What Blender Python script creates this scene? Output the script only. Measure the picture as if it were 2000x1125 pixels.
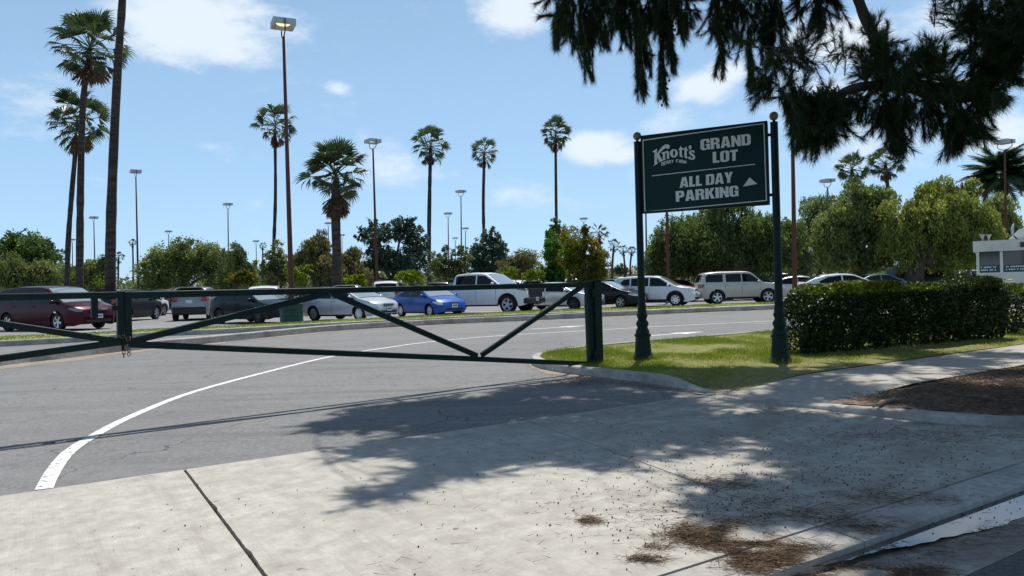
import bpy, math, random
import numpy as np
from mathutils import Vector, Matrix
from mathutils.geometry import tessellate_polygon

for o in list(bpy.data.objects):
    bpy.data.objects.remove(o, do_unlink=True)
scene = bpy.context.scene
C = scene.collection
R = math.radians
rng = np.random.default_rng(7)
random.seed(7)

# ------------------------------------------------------------------ camera
F_PX, W_PX, H_PX = 1480.0, 2000.0, 1125.0
EYE = Vector((0, 0, 1.25))
ROLL, PITCH = R(1.6), R(-0.1)
fwd = Vector((0, math.cos(PITCH), math.sin(PITCH)))
up0 = Vector((0, -math.sin(PITCH), math.cos(PITCH)))
rt0 = Vector((1, 0, 0))
RT = rt0 * math.cos(ROLL) - up0 * math.sin(ROLL)
UP = rt0 * math.sin(ROLL) + up0 * math.cos(ROLL)
cam_data = bpy.data.cameras.new('camera')
cam_data.sensor_width = 36.0
cam_data.lens = 36.0 * F_PX / W_PX
cam_data.clip_start = 0.05
cam_data.clip_end = 6000
cam = bpy.data.objects.new('camera', cam_data)
C.objects.link(cam)
m = Matrix.Identity(4)
for i in range(3):
    m[i][0], m[i][1], m[i][2], m[i][3] = RT[i], UP[i], -fwd[i], EYE[i]
cam.matrix_world = m
scene.camera = cam

# ------------------------------------------------------------------ light
SUN_EL = R(65)
SUN_AZ = math.atan2(0.28, 0.96)          # clockwise from +Y
SUN = Vector((math.sin(SUN_AZ) * math.cos(SUN_EL), math.cos(SUN_AZ) * math.cos(SUN_EL), math.sin(SUN_EL)))
ld = bpy.data.lights.new('sun', 'SUN')
ld.energy = 5.0
ld.angle = R(0.53)
ld.color = (1.0, 0.955, 0.89)
sun = bpy.data.objects.new('sun', ld)
C.objects.link(sun)
sun.rotation_euler = (-SUN).to_track_quat('-Z', 'Y').to_euler()
sun.location = (20, 40, 60)

scene.view_settings.view_transform = 'Standard'
scene.view_settings.look = 'None'
scene.view_settings.gamma = 1.0
scene.view_settings.exposure = 0.0
scene.view_settings.use_curve_mapping = False
scene.cycles.max_bounces = 6
scene.cycles.diffuse_bounces = 3
scene.cycles.glossy_bounces = 3
scene.cycles.transmission_bounces = 4
scene.cycles.transparent_max_bounces = 6


def ray(px, py):
    a, b = (px - 1000.0) / F_PX, (562.5 - py) / F_PX
    return (fwd + RT * a + UP * b)


def P(px, py, D):
    """the point seen at a photograph pixel, D metres ahead of the eye"""
    d = ray(px, py)
    return EYE + d * (D / d.y)


def G(px, py, z=0.0):
    d = ray(px, py)
    return EYE + d * ((z - EYE.z) / d.z)


def base_at(px, D, z=0.0):
    """ground point under a photograph column at distance D"""
    y = 562.5 + 50
    for _ in range(4):
        p = P(px, y, D)
        y += (p.z - z) / D * F_PX
    p = P(px, y, D)
    return Vector((p.x, p.y, z))


E1 = Vector((0.8398, 0.5430, 0))
E2 = Vector((-0.5430, 0.8398, 0))


def ST(s, t, z=0.0):
    """street frame: s along the street, t away from it"""
    v = E1 * s + E2 * t
    return Vector((v.x, v.y, z))


# ------------------------------------------------------------------ world
def nd(nt, typ, **kw):
    n = nt.nodes.new(typ)
    for k, v in kw.items():
        setattr(n, k, v)
    return n


world = bpy.data.worlds.new('World')
scene.world = world
world.use_nodes = True
nt = world.node_tree
nt.nodes.clear()
out = nd(nt, 'ShaderNodeOutputWorld')
bg = nd(nt, 'ShaderNodeBackground')
bg.inputs['Strength'].default_value = 0.10
sky = nd(nt, 'ShaderNodeTexSky', sky_type='NISHITA')
sky.sun_disc = False
sky.sun_elevation = SUN_EL
sky.sun_rotation = SUN_AZ
sky.altitude = 30
sky.air_density = 0.75
sky.dust_density = 0.6
sky.ozone_density = 1.6
tc = nd(nt, 'ShaderNodeTexCoord')


def vmath(op, a, b=None):
    n = nd(nt, 'ShaderNodeVectorMath', operation=op)
    for i, x in enumerate((a, b)):
        if x is None:
            continue
        if isinstance(x, (tuple, Vector)):
            n.inputs[i].default_value = tuple(x)
        else:
            nt.links.new(x, n.inputs[i])
    return n


def fmath(op, a, b=None, clamp=False):
    n = nd(nt, 'ShaderNodeMath', operation=op, use_clamp=clamp)
    for i, x in enumerate((a, b)):
        if x is None:
            continue
        if isinstance(x, (int, float)):
            n.inputs[i].default_value = x
        else:
            nt.links.new(x, n.inputs[i])
    return n.outputs[0]


dirn = vmath('NORMALIZE', tc.outputs['Generated']).outputs[0]
sep = nd(nt, 'ShaderNodeSeparateXYZ')
nt.links.new(dirn, sep.inputs[0])
zc = fmath('ADD', fmath('MAXIMUM', sep.outputs['Z'], 0.0), 0.12)
comb = nd(nt, 'ShaderNodeCombineXYZ')
nt.links.new(fmath('DIVIDE', sep.outputs['X'], zc), comb.inputs[0])
nt.links.new(fmath('DIVIDE', sep.outputs['Y'], zc), comb.inputs[1])


def wnoise(vec, scale, detail, rough, off):
    mp = vmath('ADD', vec, off)
    n = nd(nt, 'ShaderNodeTexNoise')
    n.inputs['Scale'].default_value = scale
    n.inputs['Detail'].default_value = detail
    n.inputs['Roughness'].default_value = rough
    nt.links.new(mp.outputs[0], n.inputs['Vector'])
    return n.outputs['Fac']


strat = vmath('MULTIPLY', dirn, (1.0, 1.0, 2.3)).outputs[0]
n_big = wnoise(strat, 3.0, 2, 0.5, (2.2, 5.1, 0.4))
n_det = wnoise(strat, 10.0, 12, 0.66, (1.3, 0.2, 4.0))
n_fine = wnoise(strat, 26.0, 6, 0.6, (7.0, 2.0, 1.0))
# the cumulus banks seen this noon, each a soft-edged bump in cloud cover
CLOUDS = [(370, 40, 150, 1.0), (450, 85, 90, .75), (545, 55, 60, .55), (300, 10, 90, .7), (1000, 20, 80, .9), (1155, 290, 70, .95), (1210, 305, 45, .8),
          (1375, 168, 60, 1.0), (1420, 140, 50, .9), (1345, 185, 36, .6), (1650, 80, 90, 1.0), (1575, 65, 60, .9), (60, 178, 90, .42), (660, 175, 26, .45),
          (760, 330, 110, .35), (1020, 375, 70, .38), (1950, 262, 80, .75), (1700, 270, 160, .5), (1310, 230, 70, .4), (860, 400, 110, .22),
          (470, 182, 50, .22), (1870, 180, 110, .4), (20, 245, 60, .18), (1620, 170, 120, .5), (1860, 60, 120, .6), (1240, 330, 60, .3)]
acc = None
for (cx, cy, rr, amp) in CLOUDS:
    d = ray(cx, cy).normalized()
    df = vmath('SUBTRACT', dirn, d).outputs[0]
    sc = vmath('MULTIPLY', df, (1, 1, 1.9)).outputs[0]
    ln = vmath('LENGTH', sc).outputs['Value']
    mr = nd(nt, 'ShaderNodeMapRange', interpolation_type='SMOOTHSTEP')
    nt.links.new(ln, mr.inputs['Value'])
    mr.inputs['From Min'].default_value = 0.0
    mr.inputs['From Max'].default_value = rr / F_PX * 1.55
    mr.inputs['To Min'].default_value = amp
    mr.inputs['To Max'].default_value = 0.0
    acc = mr.outputs[0] if acc is None else fmath('MAXIMUM', acc, mr.outputs[0])
ground_cov = fmath('MULTIPLY', n_big, 0.30)
cov = fmath('ADD', acc, ground_cov)
nz = fmath('ADD', fmath('MULTIPLY', n_det, 1.15), fmath('MULTIPLY', n_fine, 0.35))
field = fmath('ADD', fmath('MULTIPLY', cov, 0.85), nz)
cl = nd(nt, 'ShaderNodeMapRange', interpolation_type='SMOOTHSTEP')
nt.links.new(field, cl.inputs['Value'])
cl.inputs['From Min'].default_value = 1.00
cl.inputs['From Max'].default_value = 1.56
cl.inputs['To Max'].default_value = 0.9
mix = nd(nt, 'ShaderNodeMix', data_type='RGBA')
nt.links.new(cl.outputs[0], mix.inputs['Factor'])
# a thin high veil lightens the clear sky everywhere
veil = nd(nt, 'ShaderNodeMix', data_type='RGBA')
veil_f = fmath('SUBTRACT', 0.66, fmath('MULTIPLY', sep.outputs['Z'], 0.72), clamp=True)
nt.links.new(veil_f, veil.inputs['Factor'])
nt.links.new(sky.outputs[0], veil.inputs[6])
veil.inputs[7].default_value = (5.2, 8.6, 12.2, 1)
nt.links.new(veil.outputs[2], mix.inputs[6])
mix.inputs[7].default_value = (8.6, 9.5, 10.3, 1)
nt.links.new(mix.outputs[2], bg.inputs['Color'])
nt.links.new(bg.outputs[0], out.inputs['Surface'])


# ------------------------------------------------------------------ materials
def new_mat(name):
    mt = bpy.data.materials.new(name)
    mt.use_nodes = True
    n = mt.node_tree
    b = n.nodes['Principled BSDF']
    return mt, n, b


def set_in(b, **kw):
    for k, v in kw.items():
        k = k.replace('_', ' ')
        if k in b.inputs:
            b.inputs[k].default_value = v


def plain(name, col, rough=0.5, metal=0.0, coat=0.0, spec=0.5, emit=None, estr=0.0):
    mt, n, b = new_mat(name)
    set_in(b, Base_Color=(*col, 1), Roughness=rough, Metallic=metal, Coat_Weight=coat, Coat_Roughness=0.03)
    b.inputs['Specular IOR Level'].default_value = spec
    if emit:
        b.inputs['Emission Color'].default_value = (*emit, 1)
        b.inputs['Emission Strength'].default_value = estr
    return mt


def node(mt, typ, **kw):
    n = mt.node_tree.nodes.new(typ)
    for k, v in kw.items():
        setattr(n, k, v)
    return n


def link(mt, a, b):
    mt.node_tree.links.new(a, b)


def noise_mat(name, c1, c2, scale, rough=0.8, detail=6, bump=0.0, bump_scale=None, stretch=(1, 1, 1), c3=None, scale3=0.6, lo=0.35, hi=0.65, amt3=0.5, spec=0.3):
    """two tones mixed by object-space noise, a third broad stain tone, and fine bump"""
    mt, n, b = new_mat(name)
    tc = node(mt, 'ShaderNodeTexCoord')
    mp = node(mt, 'ShaderNodeMapping')
    mp.inputs['Scale'].default_value = stretch
    link(mt, tc.outputs['Object'], mp.inputs['Vector'])
    n1 = node(mt, 'ShaderNodeTexNoise')
    n1.inputs['Scale'].default_value = scale
    n1.inputs['Detail'].default_value = detail
    n1.inputs['Roughness'].default_value = 0.65
    link(mt, mp.outputs[0], n1.inputs['Vector'])
    mr = node(mt, 'ShaderNodeMapRange')
    mr.inputs['From Min'].default_value = lo
    mr.inputs['From Max'].default_value = hi
    link(mt, n1.outputs['Fac'], mr.inputs['Value'])
    mx = node(mt, 'ShaderNodeMix', data_type='RGBA')
    link(mt, mr.outputs[0], mx.inputs['Factor'])
    mx.inputs[6].default_value = (*c1, 1)
    mx.inputs[7].default_value = (*c2, 1)
    col = mx.outputs[2]
    if c3:
        n3 = node(mt, 'ShaderNodeTexNoise')
        n3.inputs['Scale'].default_value = scale3
        n3.inputs['Detail'].default_value = 5
        link(mt, tc.outputs['Object'], n3.inputs['Vector'])
        m3 = node(mt, 'ShaderNodeMapRange')
        m3.inputs['From Min'].default_value = 0.45
        m3.inputs['From Max'].default_value = 0.7
        m3.inputs['To Max'].default_value = amt3
        link(mt, n3.outputs['Fac'], m3.inputs['Value'])
        mx3 = node(mt, 'ShaderNodeMix', data_type='RGBA')
        link(mt, m3.outputs[0], mx3.inputs['Factor'])
        link(mt, col, mx3.inputs[6])
        mx3.inputs[7].default_value = (*c3, 1)
        col = mx3.outputs[2]
    link(mt, col, b.inputs['Base Color'])
    b.inputs['Roughness'].default_value = rough
    b.inputs['Specular IOR Level'].default_value = spec
    if bump:
        nb = node(mt, 'ShaderNodeTexNoise')
        nb.inputs['Scale'].default_value = bump_scale or scale * 2
        nb.inputs['Detail'].default_value = 4
        link(mt, mp.outputs[0], nb.inputs['Vector'])
        bp = node(mt, 'ShaderNodeBump')
        bp.inputs['Strength'].default_value = bump
        bp.inputs['Distance'].default_value = 0.01
        link(mt, nb.outputs['Fac'], bp.inputs['Height'])
        link(mt, bp.outputs[0], b.inputs['Normal'])
    return mt


def leaf_mat(name, dark, light, trans=0.35, rough=0.5, spec=0.3, third=None, gain=1.0):
    """leaf tone from the per-leaf 'tone' attribute (0..1), part of the light let through"""
    mt, n, b = new_mat(name)
    at = node(mt, 'ShaderNodeAttribute', attribute_name='tone')
    cr = node(mt, 'ShaderNodeValToRGB')
    e = cr.color_ramp.elements
    e[0].color = (*dark, 1)
    e[1].color = (*light, 1)
    if third:
        x = cr.color_ramp.elements.new(0.8)
        x.color = (*light, 1)
        e = cr.color_ramp.elements
        e[len(e) - 1].color = (*third, 1)
    link(mt, at.outputs['Fac'], cr.inputs['Fac'])
    link(mt, cr.outputs[0], b.inputs['Base Color'])
    b.inputs['Roughness'].default_value = rough
    b.inputs['Specular IOR Level'].default_value = spec
    tr = node(mt, 'ShaderNodeBsdfTranslucent')
    hs = node(mt, 'ShaderNodeHueSaturation')
    hs.inputs['Saturation'].default_value = 1.15
    hs.inputs['Value'].default_value = 1.5 * gain
    link(mt, cr.outputs[0], hs.inputs['Color'])
    link(mt, hs.outputs[0], tr.inputs['Color'])
    ms = node(mt, 'ShaderNodeMixShader')
    ms.inputs[0].default_value = trans
    link(mt, b.outputs[0], ms.inputs[1])
    link(mt, tr.outputs[0], ms.inputs[2])
    o = next(x for x in n.nodes if x.type == 'OUTPUT_MATERIAL')
    link(mt, ms.outputs[0], o.inputs['Surface'])
    return mt


# ------------------------------------------------------------------ mesh helpers
def basis(d):
    d = Vector(d).normalized()
    a = Vector((0, 0, 1)) if abs(d.z) < 0.95 else Vector((1, 0, 0))
    x = d.cross(a).normalized()
    return x, d.cross(x).normalized()


class MB:
    def __init__(self):
        self.v, self.f, self.mi = [], [], []

    def add(self, vs, fs, mi=0):
        k = len(self.v)
        self.v += [tuple(p) for p in vs]
        self.f += [tuple(i + k for i in f) for f in fs]
        self.mi += [mi] * len(fs)
        return self

    def box(self, c, size, rot=None, mi=0):
        c = Vector(c)
        h = [s / 2 for s in size]
        vs = []
        for dx in (-1, 1):
            for dy in (-1, 1):
                for dz in (-1, 1):
                    q = Vector((dx * h[0], dy * h[1], dz * h[2]))
                    if rot is not None:
                        q = rot @ q
                    vs.append(c + q)
        return self.add(vs, [(0, 1, 3, 2), (4, 6, 7, 5), (0, 4, 5, 1), (2, 3, 7, 6), (0, 2, 6, 4), (1, 5, 7, 3)], mi)

    def cbox(self, c, size, ch=0.01, rot=None, mi=0):
        """box with its edges chamfered: 24 corner points"""
        c = Vector(c)
        hx, hy, hz = [s / 2 for s in size]
        ch = min(ch, hx * .9, hy * .9, hz * .9)
        vs, idx = [], {}
        for sx in (-1, 1):
            for sy in (-1, 1):
                for sz in (-1, 1):
                    for ax in range(3):
                        q = [sx * (hx - ch), sy * (hy - ch), sz * (hz - ch)]
                        q[ax] = (sx * hx, sy * hy, sz * hz)[ax]
                        q = Vector(q)
                        if rot is not None:
                            q = rot @ q
                        idx[(sx, sy, sz, ax)] = len(vs)
                        vs.append(c + q)
        fs = []
        for ax in range(3):
            b, d = [a for a in range(3) if a != ax]
            for s in (-1, 1):
                ring = []
                for (p, q) in ((-1, -1), (1, -1), (1, 1), (-1, 1)):
                    k = [0, 0, 0]
                    k[ax], k[b], k[d] = s, p, q
                    ring.append(idx[(*k, ax)])
                fs.append(tuple(ring))
            for p in (-1, 1):
                for q in (-1, 1):
                    k0, k1 = [0, 0, 0], [0, 0, 0]
                    k0[ax], k1[ax] = -1, 1
                    k0[b] = k1[b] = p
                    k0[d] = k1[d] = q
                    fs.append((idx[(*k0, b)], idx[(*k1, b)], idx[(*k1, d)], idx[(*k0, d)]))
        for sx in (-1, 1):
            for sy in (-1, 1):
                for sz in (-1, 1):
                    fs.append(tuple(idx[(sx, sy, sz, a)] for a in range(3)))
        return self.add(vs, fs, mi)

    def beam(self, p0, p1, w, h, ref=(0, 0, 1), ch=0.0, mi=0):
        """straight square bar, h measured along ref"""
        p0, p1, ref = Vector(p0), Vector(p1), Vector(ref)
        d = p1 - p0
        x = d.normalized()
        y = ref.cross(x).normalized()
        z = x.cross(y)
        rot = Matrix((x, y, z)).transposed()
        (self.cbox if ch else self.box)((p0 + p1) / 2, (d.length, w, h), *((ch,) if ch else ()), rot=rot, mi=mi)
        return self

    def tube(self, pts, rad, n=8, cap=True, mi=0):
        pts = [Vector(p) for p in pts]
        if not hasattr(rad, '__len__'):
            rad = [rad] * len(pts)
        vs, fs = [], []
        d0 = (pts[1] - pts[0])
        x, y = basis(d0)
        for i, p in enumerate(pts):
            a, b = pts[max(0, i - 1)], pts[min(len(pts) - 1, i + 1)]
            d = (b - a).normalized()
            x = (x - d * x.dot(d)).normalized()
            y = d.cross(x)
            for k in range(n):
                t = 2 * math.pi * k / n
                vs.append(p + (x * math.cos(t) + y * math.sin(t)) * rad[i])
        for i in range(len(pts) - 1):
            for k in range(n):
                k2 = (k + 1) % n
                fs.append((i * n + k, i * n + k2, (i + 1) * n + k2, (i + 1) * n + k))
        if cap:
            fs.append(tuple(range(n - 1, -1, -1)))
            fs.append(tuple((len(pts) - 1) * n + k for k in range(n)))
        return self.add(vs, fs, mi)

    def lathe(self, prof, c=(0, 0, 0), n=24, axis='z', mi=0):
        c = Vector(c)
        vs, fs = [], []
        for (r, z) in prof:
            for k in range(n):
                t = 2 * math.pi * k / n
                q = (r * math.cos(t), r * math.sin(t), z)
                if axis == 'y':
                    q = (q[0], q[2], q[1])
                vs.append(c + Vector(q))
        for i in range(len(prof) - 1):
            for k in range(n):
                k2 = (k + 1) % n
                fs.append((i * n + k, i * n + k2, (i + 1) * n + k2, (i + 1) * n + k))
        return self.add(vs, fs, mi)

    def sphere(self, c, r, n=12, m=8, sc=(1, 1, 1), mi=0):
        pr = [(max(1e-4, r * math.sin(math.pi * i / m)), -r * math.cos(math.pi * i / m)) for i in range(m + 1)]
        k = len(self.v)
        self.lathe(pr, (0, 0, 0), n, mi=mi)
        for i in range(k, len(self.v)):
            v = self.v[i]
            self.v[i] = (c[0] + v[0] * sc[0], c[1] + v[1] * sc[1], c[2] + v[2] * sc[2])
        return self

    def grid(self, fn, us, vs_, mi=0):
        pts = [fn(u, w) for u in us for w in vs_]
        nv = len(vs_)
        fs = [(i * nv + j, i * nv + j + 1, (i + 1) * nv + j + 1, (i + 1) * nv + j) for i in range(len(us) - 1) for j in range(nv - 1)]
        return self.add(pts, fs, mi)

    def prism(self, poly, z0, z1, mi=0):
        """closed outline of (x, y) pulled from z0 up to z1 (z may be a function of the point)"""
        f0 = z0 if callable(z0) else (lambda p: z0)
        f1 = z1 if callable(z1) else (lambda p: z1)
        n = len(poly)
        a = sum(poly[i][0] * poly[(i + 1) % n][1] - poly[(i + 1) % n][0] * poly[i][1] for i in range(n))
        if a < 0:
            poly = poly[::-1]
        vs = [(p[0], p[1], f0(p)) for p in poly] + [(p[0], p[1], f1(p)) for p in poly]
        fs = [(i, (i + 1) % n, n + (i + 1) % n, n + i) for i in range(n)]
        tri = tessellate_polygon([[Vector((p[0], p[1], 0)) for p in poly]])
        for t in tri:
            q = [poly[i] for i in t]
            ar = (q[1][0] - q[0][0]) * (q[2][1] - q[0][1]) - (q[2][0] - q[0][0]) * (q[1][1] - q[0][1])
            t = tuple(t) if ar > 0 else tuple(t)[::-1]
            fs.append(tuple(n + i for i in t))
            fs.append(tuple(t)[::-1])
        return self.add(vs, fs, mi)

    def mesh(self, name, mats, smooth=False, angle=None):
        me = bpy.data.meshes.new(name)
        me.from_pydata(self.v, [], self.f)
        for mt in (mats if isinstance(mats, (list, tuple)) else [mats]):
            me.materials.append(mt)
        if any(self.mi):
            me.polygons.foreach_set('material_index', self.mi)
        if smooth or angle:
            me.polygons.foreach_set('use_smooth', [True] * len(me.polygons))
            if angle:
                me.set_sharp_from_angle(angle=R(angle))
        me.update()
        return me

    def build(self, name, mats, parent=None, smooth=False, angle=None, local=True):
        me = self.mesh(name, mats, smooth, angle)
        return put(name, me, parent)


def put(name, me, parent=None, loc=None, rot=None, scale=None):
    o = bpy.data.objects.new(name, me)
    C.objects.link(o)
    if parent is not None:
        o.parent = parent
    if loc is not None:
        o.location = loc
    if rot is not None:
        o.rotation_euler = rot
    if scale is not None:
        o.scale = scale
    return o


def fast_mesh(name, verts, faces, mat, tone=None, smooth=False):
    """verts (N,3), faces (M,k) numpy arrays, optional per-face tone"""
    me = bpy.data.meshes.new(name)
    verts = np.ascontiguousarray(verts, dtype=np.float32)
    faces = np.ascontiguousarray(faces, dtype=np.int32)
    M, k = faces.shape
    me.vertices.add(len(verts))
    me.vertices.foreach_set('co', verts.ravel())
    me.loops.add(M * k)
    me.loops.foreach_set('vertex_index', faces.ravel())
    me.polygons.add(M)
    me.polygons.foreach_set('loop_start', np.arange(0, M * k, k, dtype=np.int32))
    me.polygons.foreach_set('loop_total', np.full(M, k, dtype=np.int32))
    if smooth:
        me.polygons.foreach_set('use_smooth', np.ones(M, dtype=bool))
    if tone is not None:
        at = me.attributes.new('tone', 'FLOAT', 'FACE')
        at.data.foreach_set('value', np.ascontiguousarray(tone, dtype=np.float32))
    me.materials.append(mat)
    me.update(calc_edges=True)
    return me


def thing(name, label, cat, loc=(0, 0, 0), rz=0.0, group=None):
    o = bpy.data.objects.new(name, None)
    o.empty_display_size = 0.2
    C.objects.link(o)
    o.location = loc
    o.rotation_euler = (0, 0, rz)
    return tag(o, label, cat, group)


def tag(o, label=None, cat=None, group=None, kind=None):
    if label:
        o['label'] = label
    if cat:
        o['category'] = cat
    if group:
        o['group'] = group
    if kind:
        o['kind'] = kind
    return o


def unit(v):
    return v / np.maximum(np.linalg.norm(v, axis=-1, keepdims=True), 1e-9)

# ------------------------------------------------------------------ surface materials
M = {}
def asphalt_mat():
    """worn asphalt: fine pale aggregate, hand-sized mottling, long tyre-polished bands along the drive"""
    mt = noise_mat('asphalt', (0.105, 0.105, 0.102), (0.275, 0.273, 0.262), 34, rough=0.82, detail=10, bump=0.6, bump_scale=90, c3=(0.140, 0.140, 0.136), scale3=0.45, amt3=0.6, lo=0.30, hi=0.72)
    b = mt.node_tree.nodes['Principled BSDF']
    src = b.inputs['Base Color'].links[0].from_socket
    tcn = node(mt, 'ShaderNodeTexCoord')
    for scale, stretch, lo, hi, col, amt in ((260, (1, 1, 1), .60, .70, (.42, .41, .39), .6), (1.6, (.25, 1.6, 1), .48, .72, (.225, .225, .22), .55), (4.5, (1, 1, 1), .56, .70, (.125, .123, .12), .5), (190, (1, 1, 1), .62, .72, (.045, .045, .045), .7), (6.5, (1, 1, 1), .69, .73, (.06, .058, .055), .6), (.9, (.16, 2.4, 1), .55, .68, (.115, .114, .11), .5)):
        mp = node(mt, 'ShaderNodeMapping')
        mp.inputs['Rotation'].default_value = (0, 0, -0.57)
        mp.inputs['Scale'].default_value = stretch
        link(mt, tcn.outputs['Object'], mp.inputs['Vector'])
        n1 = node(mt, 'ShaderNodeTexNoise')
        n1.inputs['Scale'].default_value = scale
        n1.inputs['Detail'].default_value = 4
        link(mt, mp.outputs[0], n1.inputs['Vector'])
        mr = node(mt, 'ShaderNodeMapRange')
        mr.inputs['From Min'].default_value, mr.inputs['From Max'].default_value = lo, hi
        mr.inputs['To Max'].default_value = amt
        link(mt, n1.outputs['Fac'], mr.inputs['Value'])
        mx = node(mt, 'ShaderNodeMix', data_type='RGBA')
        link(mt, mr.outputs[0], mx.inputs['Factor'])
        link(mt, src, mx.inputs[6])
        mx.inputs[7].default_value = (*col, 1)
        src = mx.outputs[2]
    # hairline cracks where the surface is tired
    dn = node(mt, 'ShaderNodeTexNoise')
    dn.inputs['Scale'].default_value = 2.5
    dn.inputs['Detail'].default_value = 6
    link(mt, tcn.outputs['Object'], dn.inputs['Vector'])
    vm = node(mt, 'ShaderNodeVectorMath', operation='MULTIPLY_ADD')
    link(mt, dn.outputs['Color'], vm.inputs[0])
    vm.inputs[1].default_value = (.55, .55, .55)
    link(mt, tcn.outputs['Object'], vm.inputs[2])
    vo = node(mt, 'ShaderNodeTexVoronoi', feature='DISTANCE_TO_EDGE')
    vo.inputs['Scale'].default_value = .55
    link(mt, vm.outputs[0], vo.inputs['Vector'])
    cr = node(mt, 'ShaderNodeMapRange')
    cr.inputs['From Min'].default_value, cr.inputs['From Max'].default_value = .006, .0015
    link(mt, vo.outputs['Distance'], cr.inputs['Value'])
    mk = node(mt, 'ShaderNodeTexNoise')
    mk.inputs['Scale'].default_value = .5
    link(mt, tcn.outputs['Object'], mk.inputs['Vector'])
    mm_ = node(mt, 'ShaderNodeMapRange')
    mm_.inputs['From Min'].default_value, mm_.inputs['From Max'].default_value = .50, .58
    mm_.inputs['To Max'].default_value = .85
    link(mt, mk.outputs['Fac'], mm_.inputs['Value'])
    mu = node(mt, 'ShaderNodeMath', operation='MULTIPLY')
    link(mt, cr.outputs[0], mu.inputs[0])
    link(mt, mm_.outputs[0], mu.inputs[1])
    mx = node(mt, 'ShaderNodeMix', data_type='RGBA')
    link(mt, mu.outputs[0], mx.inputs['Factor'])
    link(mt, src, mx.inputs[6])
    mx.inputs[7].default_value = (.025, .024, .022, 1)
    link(mt, mx.outputs[2], b.inputs['Base Color'])
    return mt


M['asphalt'] = asphalt_mat()
M['lot_asphalt'] = noise_mat('lot_asphalt', (0.19, 0.19, 0.19), (0.26, 0.255, 0.25), 20, rough=0.85, c3=(0.15, 0.15, 0.15), scale3=0.15, amt3=0.6)
M['street'] = noise_mat('street_asphalt', (0.05, 0.05, 0.053), (0.12, 0.12, 0.12), 70, rough=0.8, bump=0.5, bump_scale=120, c3=(0.09, 0.085, 0.08), scale3=1.2)
M['far_ground'] = noise_mat('far_ground', (0.16, 0.15, 0.13), (0.24, 0.22, 0.18), 0.5, rough=0.95)
M['joint'] = noise_mat('joint_filler', (0.012, 0.011, 0.01), (0.04, 0.035, 0.03), 30, rough=0.95)
M['curb'] = noise_mat('curb_concrete', (0.33, 0.31, 0.28), (0.48, 0.46, 0.42), 14, rough=0.85, bump=0.3, c3=(0.17, 0.15, 0.13), scale3=1.6, amt3=0.7)
M['gutter'] = noise_mat('gutter_concrete', (0.22, 0.20, 0.175), (0.38, 0.355, 0.32), 16, rough=0.75, bump=0.4, c3=(0.10, 0.085, 0.07), scale3=1.3, amt3=0.8)
M['walk'] = noise_mat('walk_concrete', (0.36, 0.33, 0.28), (0.46, 0.43, 0.38), 16, rough=0.85, bump=0.3, c3=(0.22, 0.19, 0.16), scale3=1.1, amt3=0.6)
M['soil'] = noise_mat('soil', (0.13, 0.085, 0.055), (0.27, 0.19, 0.13), 18, rough=0.95, bump=0.8, bump_scale=45, c3=(0.08, 0.055, 0.04), scale3=2.5, amt3=0.8)
M['sand'] = noise_mat('sandy_dirt', (0.24, 0.19, 0.145), (0.36, 0.295, 0.235), 14, rough=0.95, bump=0.5, c3=(0.17, 0.145, 0.12), scale3=1.7)
M['turf'] = noise_mat('turf_soil', (0.11, 0.15, 0.03), (0.23, 0.22, 0.075), 9, rough=0.95, bump=0.6, bump_scale=60, c3=(0.24, 0.19, 0.09), scale3=0.75, amt3=0.75)
M['median_turf'] = noise_mat('median_turf', (0.13, 0.18, 0.025), (0.22, 0.25, 0.05), 6, rough=0.95, bump=0.6, bump_scale=30, c3=(0.28, 0.25, 0.08), scale3=0.9, amt3=0.5)
M['green_paint'] = noise_mat('dark_green_paint', (0.0015, 0.013, 0.011), (0.003, 0.022, 0.018), 7, rough=0.5, bump=0.08, bump_scale=60, c3=(0.006, 0.010, 0.008), scale3=2.0, spec=0.22)
M['sign_green'] = noise_mat('sign_green', (0.002, 0.026, 0.021), (0.003, 0.034, 0.027), 3, rough=0.5, spec=0.2)
M['sign_white'] = noise_mat('sign_white', (0.70, 0.72, 0.68), (0.80, 0.82, 0.78), 30, rough=0.5)
M['rust'] = noise_mat('rusty_pole', (0.085, 0.030, 0.020), (0.17, 0.062, 0.040), 3, rough=0.75, c3=(0.05, 0.022, 0.017), scale3=1.2)
M['gold'] = noise_mat('aged_gold', (0.17, 0.115, 0.055), (0.28, 0.20, 0.10), 25, rough=0.45)
M['steel_grey'] = noise_mat('grey_housing', (0.42, 0.44, 0.47), (0.52, 0.54, 0.57), 6, rough=0.5)
M['dark_metal'] = plain('dark_metal', (0.03, 0.025, 0.025), 0.5)
M['chain'] = noise_mat('rusty_chain', (0.10, 0.06, 0.035), (0.22, 0.17, 0.13), 60, rough=0.6)
M['lamp_glow'] = plain('lamp_glow', (0.8, 0.75, 0.45), 0.4, emit=(1.0, 0.88, 0.42), estr=0.9)
M['lamp_dull'] = plain('lamp_reflector', (0.75, 0.72, 0.55), 0.3)
M['beige_wall'] = noise_mat('beige_stucco', (0.45, 0.40, 0.34), (0.52, 0.47, 0.40), 8, rough=0.9)


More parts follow.
